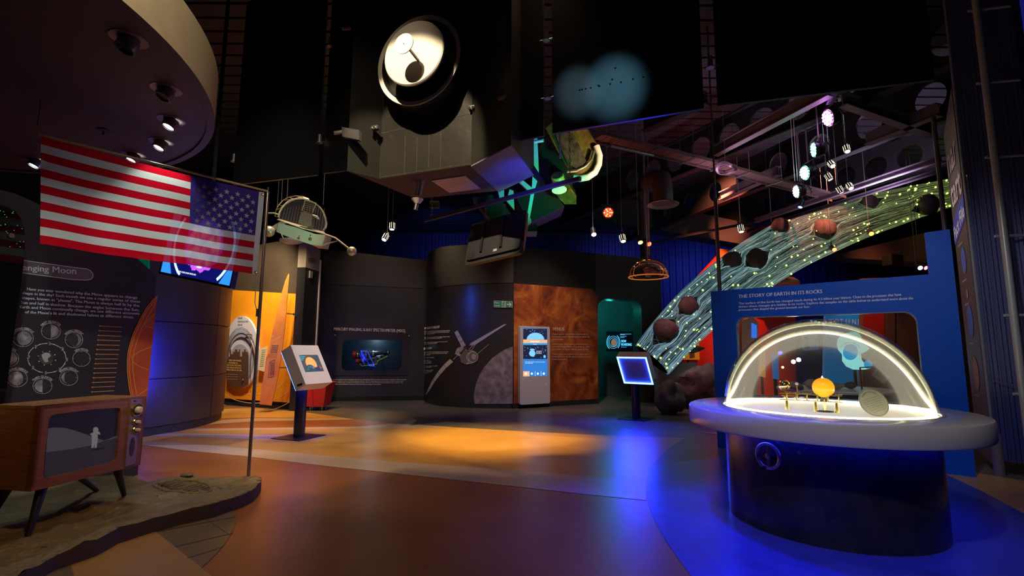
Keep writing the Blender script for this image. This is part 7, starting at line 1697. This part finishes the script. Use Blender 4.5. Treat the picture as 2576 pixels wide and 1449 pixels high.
# ventilation duct with diffuser
vd = at(1668, 512, 9.3); dv = thing('ventilation_duct', vd, 'grey round ventilation duct drop with a wide flared ring outlet', 'duct')
mb = MB().tube([V((vd.x - .1, vd.y + .6, vd.z + .62)), V((vd.x - .06, vd.y + .3, vd.z + .6)), V((vd.x, vd.y + .06, vd.z + .5)), V((vd.x, vd.y, vd.z + .25)), V((vd.x, vd.y, vd.z))], .19, 28); mb.build('duct_elbow', mat('duct_grey', (.10, .085, .09), .5, .3), dv, smooth=50)
mb = MB().lathe(vd, [(.19, .05), (.2, 0), (.29, -.035), (.30, -.02), (.21, .02)], 36); mb.build('outlet_ring', mat('outlet_grey', (.26, .25, .33), .35, .4), dv, smooth=50)
p = at(1540, 640, 15); du = thing('rectangular_duct', at(1760, 560, 14), 'large dark rectangular duct running across behind the hanging dome', 'duct')
mb = MB(); mb.prism([at(1490, 480, 17), at(2020, 590, 15), at(2020, 640, 15), at(1490, 550, 17)], (.4, .9, 0)); mb.build('duct_body', mat('duct_dark', (.06, .05, .055), .6), du, smooth=0)
bpz = at(2120, 600, 15); du2 = thing('beige_bulkhead', bpz, 'dim beige boxed bulkhead under the comet tail at the right', 'bulkhead')
mb = MB(); mb.prism([at(2105, 640, 16), at(2330, 585, 13), at(2330, 660, 13), at(2105, 648, 16)], (.5, .8, 0)); mb.build('bulkhead_body', mat('bulk_beige', (.20, .16, .11), .6), du2, smooth=0)
sp_ = at(2246, 655, 12.6); tag(MB().box(sp_, (.42, .25, .28), rotz(.3), bev=.02).build('wall_projector', BLK), 'small black projector box below the comet tail near the right notch', 'projector')

# ============================================================ STAGE LAMPS
LAMPM = mat('lamp_body', (.03, .03, .032), .4, .3)
def hole_glow(name, col, s): return glow(name, col, s)
def track_spot(px, py, Y, aim, col, label, s=.055, es=30, lit_holes=True, up_=None, grp='white track spots', watt=0):
    c = at(px, py, Y); X = look_mat(V(aim)); t = thing('track_spotlight', c, label, 'spotlight', grp)
    MB().lathe(c, [(1e-4, -.0), (s * .55, 0), (s, .0), (s, -s * 3.2), (s * .6, -s * 3.6), (1e-4, -s * 3.6)], 20, X).build('housing', LAMPM, t)
    MB().lathe(c, [(1e-4, .012), (s * .82, .004)], 16, X).build('lens', glow('lens_%.2f_%.2f_%.2f_%d' % (*col, es), col, es), t)
    if lit_holes:
        mb = MB()
        for r_ in range(5):
            for k in range(8):
                a_ = 2 * PI * k / 8; p = c + X @ V((s * 1.015 * math.cos(a_), s * 1.015 * math.sin(a_), -s * (.5 + .48 * r_)))
                mb.sphere(p, s * .13, 6)
        o = mb.build('heat_vents', glow('vent_glow', (1, .85, .6), 3.5), t); o['kind'] = 'stuff'
    top = c + X @ V((0, 0, -s * 3)); MB().tube([top, top + V((0, 0, .14))], s * .25, 8).build('yoke', DSTEEL, t)
    MB().tube([top + V((0, 0, .14)), V((top.x, top.y, 6.62))], .006, 5).build('drop_rod', CABLE, t)
    return t
DN = (-.1, -.5, -1)
for a in ((966, 603, 9.0, (-.3, -.5, -1), (1, .85, .6), 'lower tilted lamp of the pair hanging left of the television'), (986, 577, 9.0, (0, -.1, -1), (1, .85, .6), 'upright upper lamp of the pair hanging left of the television'),
          (2132, 381, 8.4, (-.1, -.4, -1), (1, .75, .5), 'topmost warm spotlight right of the coloured stage lamps'), (2095, 418, 8.8, (0, -.7, -1), (1, .75, .55), 'warm spotlight second from the top, lens toward the viewer'),
          (2089, 452, 8.9, (.4, -.2, -1), (1, .8, .6), 'warm tilted spotlight left of the bright starry one'), (2141, 474, 9.2, (0, -.6, -1), (1, .75, .5), 'brightest warm spotlight just above the comet tail'),
          (2117, 484, 9.3, (.5, 0, -1), (.9, .8, .6), 'small perforated spotlight left of the brightest warm one'), (2013, 521, 9.9, (-.5, -.1, -1), (.05, .1, 1), 'small perforated spotlight with blue lens above the comet tail'),
          (1494, 590, 10.5, (0, -.8, -1), (1, .8, .55), 'white spotlight below the big red lamp'), (1568, 607, 10.5, (.1, -.4, -1), (1, .85, .7), 'white perforated spotlight between the white and amber ones'),
          (1611, 610, 10.5, (.1, -.7, -1), (1, .5, .03), 'amber spotlight beside the dome cables'), (1633, 614, 10.5, (.2, -.8, -.6), (1, .02, .01), 'small red spotlight right beside the dome cables'),
          (2192, 588, 11.5, (-.3, -.8, -.6), (1, .16, .01), 'orange spotlight hanging just under the comet tail'), (2099, 628, 11.8, (-.2, -.9, -.5), (1, .03, .01), 'bright red spotlight under the middle of the comet tail'),
          (2315, 674, 12.0, (-.2, -.9, -.5), (.75, .9, 1), 'cold white spotlight in the notch above the blue board'), (2329, 674, 12.4, (.1, -.9, -.5), (1, .03, .05), 'red spotlight beside the cold white one above the blue board'),
          (1865, 583, 11.0, (0, -.2, -1), (1, .75, .3), 'tiny perforated spotlight left of the comet tail crest')):
    px, py, Y, aim, col, lab = a; big = lab.startswith('bright'); col_ = col[1] > .6
    track_spot(px, py, Y, aim, col, lab, s=.048 if Y < 10 else .06, es=40 if col_ else 30, lit_holes=(Y < 9.6 or px in (1568, 1865)), grp='spotlights on the roof rails')
def par_lamp(px, py, Y, aim, r, cols, label):
    c = at(px, py, Y); X = look_mat(V(aim)); t = thing('stage_par_lamp', c, label, 'stage lamp', 'coloured LED stage lamps')
    MB().lathe(c, [(r * .95, -.01), (r * 1.1, 0), (r * 1.1, -.03), (r * .9, -.14), (1e-4, -.16)], 28, X).build('housing', LAMPM, t)
    for m_i in range(len(cols)):
        mb = MB(); k = 0
        for ring, cnt in ((0, 1), (.38, 6), (.76, 12)):
            for j in range(cnt):
                if k % len(cols) == m_i:
                    a_ = 2 * PI * j / max(cnt, 1); mb.sphere(c + X @ V((r * ring * math.cos(a_), r * ring * math.sin(a_), .006)), r * .17, 8)
                k += 1
        mb.build('led_cluster', glow('par_%d_%d' % (px, m_i), *cols[m_i]), t)['kind'] = 'stuff'
    top = c + X @ V((0, 0, -.08)); mb = MB(); s_ = X @ V((1, 0, 0)); s_ = V((s_.x, s_.y, 0)).normalized() if V((s_.x, s_.y)).length > .2 else V((1, 0, 0))
    mb.tube([top + s_ * r * 1.15, top + s_ * r * 1.15 + V((0, 0, r * 1.6)), top - s_ * r * 1.15 + V((0, 0, r * 1.6)), top - s_ * r * 1.15], .012, 6); mb.build('yoke', DSTEEL, t)
    MB().tube([top + V((0, 0, r * 1.6)), V((top.x, top.y, 6.62))], .012, 6).build('drop_rod', CABLE, t)
    cb = MB(); cb.tube([top + V((.04, 0, .0)), top + V((.16, 0, -.18)), top + V((.22, 0, -.02)), top + V((.1, 0, .2))], .008, 6); cb.build('power_cable', BCABLE, t)
    return t
par_lamp(2082, 297, 7.6, (-1, .05, -.3), .13, [((.75, .05, 1), 22), ((1, .6, 1), 22)], 'topmost magenta stage lamp, largest of the hanging coloured lamps')
par_lamp(2047, 377, 7.9, (-1, .32, -.1), .12, [((.02, .9, .25), 20), ((.8, 1, .6), 16)], 'green stage lamp seen edge-on, second from the top')
par_lamp(2024, 435, 8.8, (-1, -.05, -.2), .125, [((.05, .9, .7), 22), ((.8, 1, 1), 20)], 'turquoise stage lamp, third from the top')
par_lamp(2003, 482, 9.4, (-1, .12, -.15), .12, [((.1, .9, .45), 22), ((1, .5, .7), 18)], 'lowest green-white stage lamp of the hanging row')
par_lamp(1530, 535, 10.0, (-.1, -.95, -.3), .10, [((1, .01, .02), 16), ((1, .12, .01), 16)], 'big red round LED lamp right of the gold spacecraft module')
# truss strip that carries the coloured lamps
p, q = at(2105, 218, 7.2), at(2088, 262, 7.5); mb = MB(); d = (q - p).normalized(); mb.prism([p + V((-.05, 0, 0)), p + V((.05, 0, 0)), q + V((.05, 0, 0)), q + V((-.05, 0, 0))], (0, .03, 0)); tag(mb.build('lamp_bracket_bar', mat('bar_violet_lit', (.35, .28, .6), .4)), 'flat violet-lit bracket bar above the topmost magenta stage lamp', 'bracket')  # violet lamp light is put into the bar's own colour
for i, (px, py, Y) in enumerate(((1985, 238, 8.0), (1992, 238, 8.0))):
    p = at(px, py, Y); q = at(px + 14, 455, 9.0);     tag(MB().tube([V((p.x, p.y, 6.6)), p, q], .006, 5).build('drop_cable', CABLE), ('left' if i == 0 else 'right') + ' cable of the close pair dropping left of the coloured lamps', 'cable', 'pair of cables by the coloured lamps')
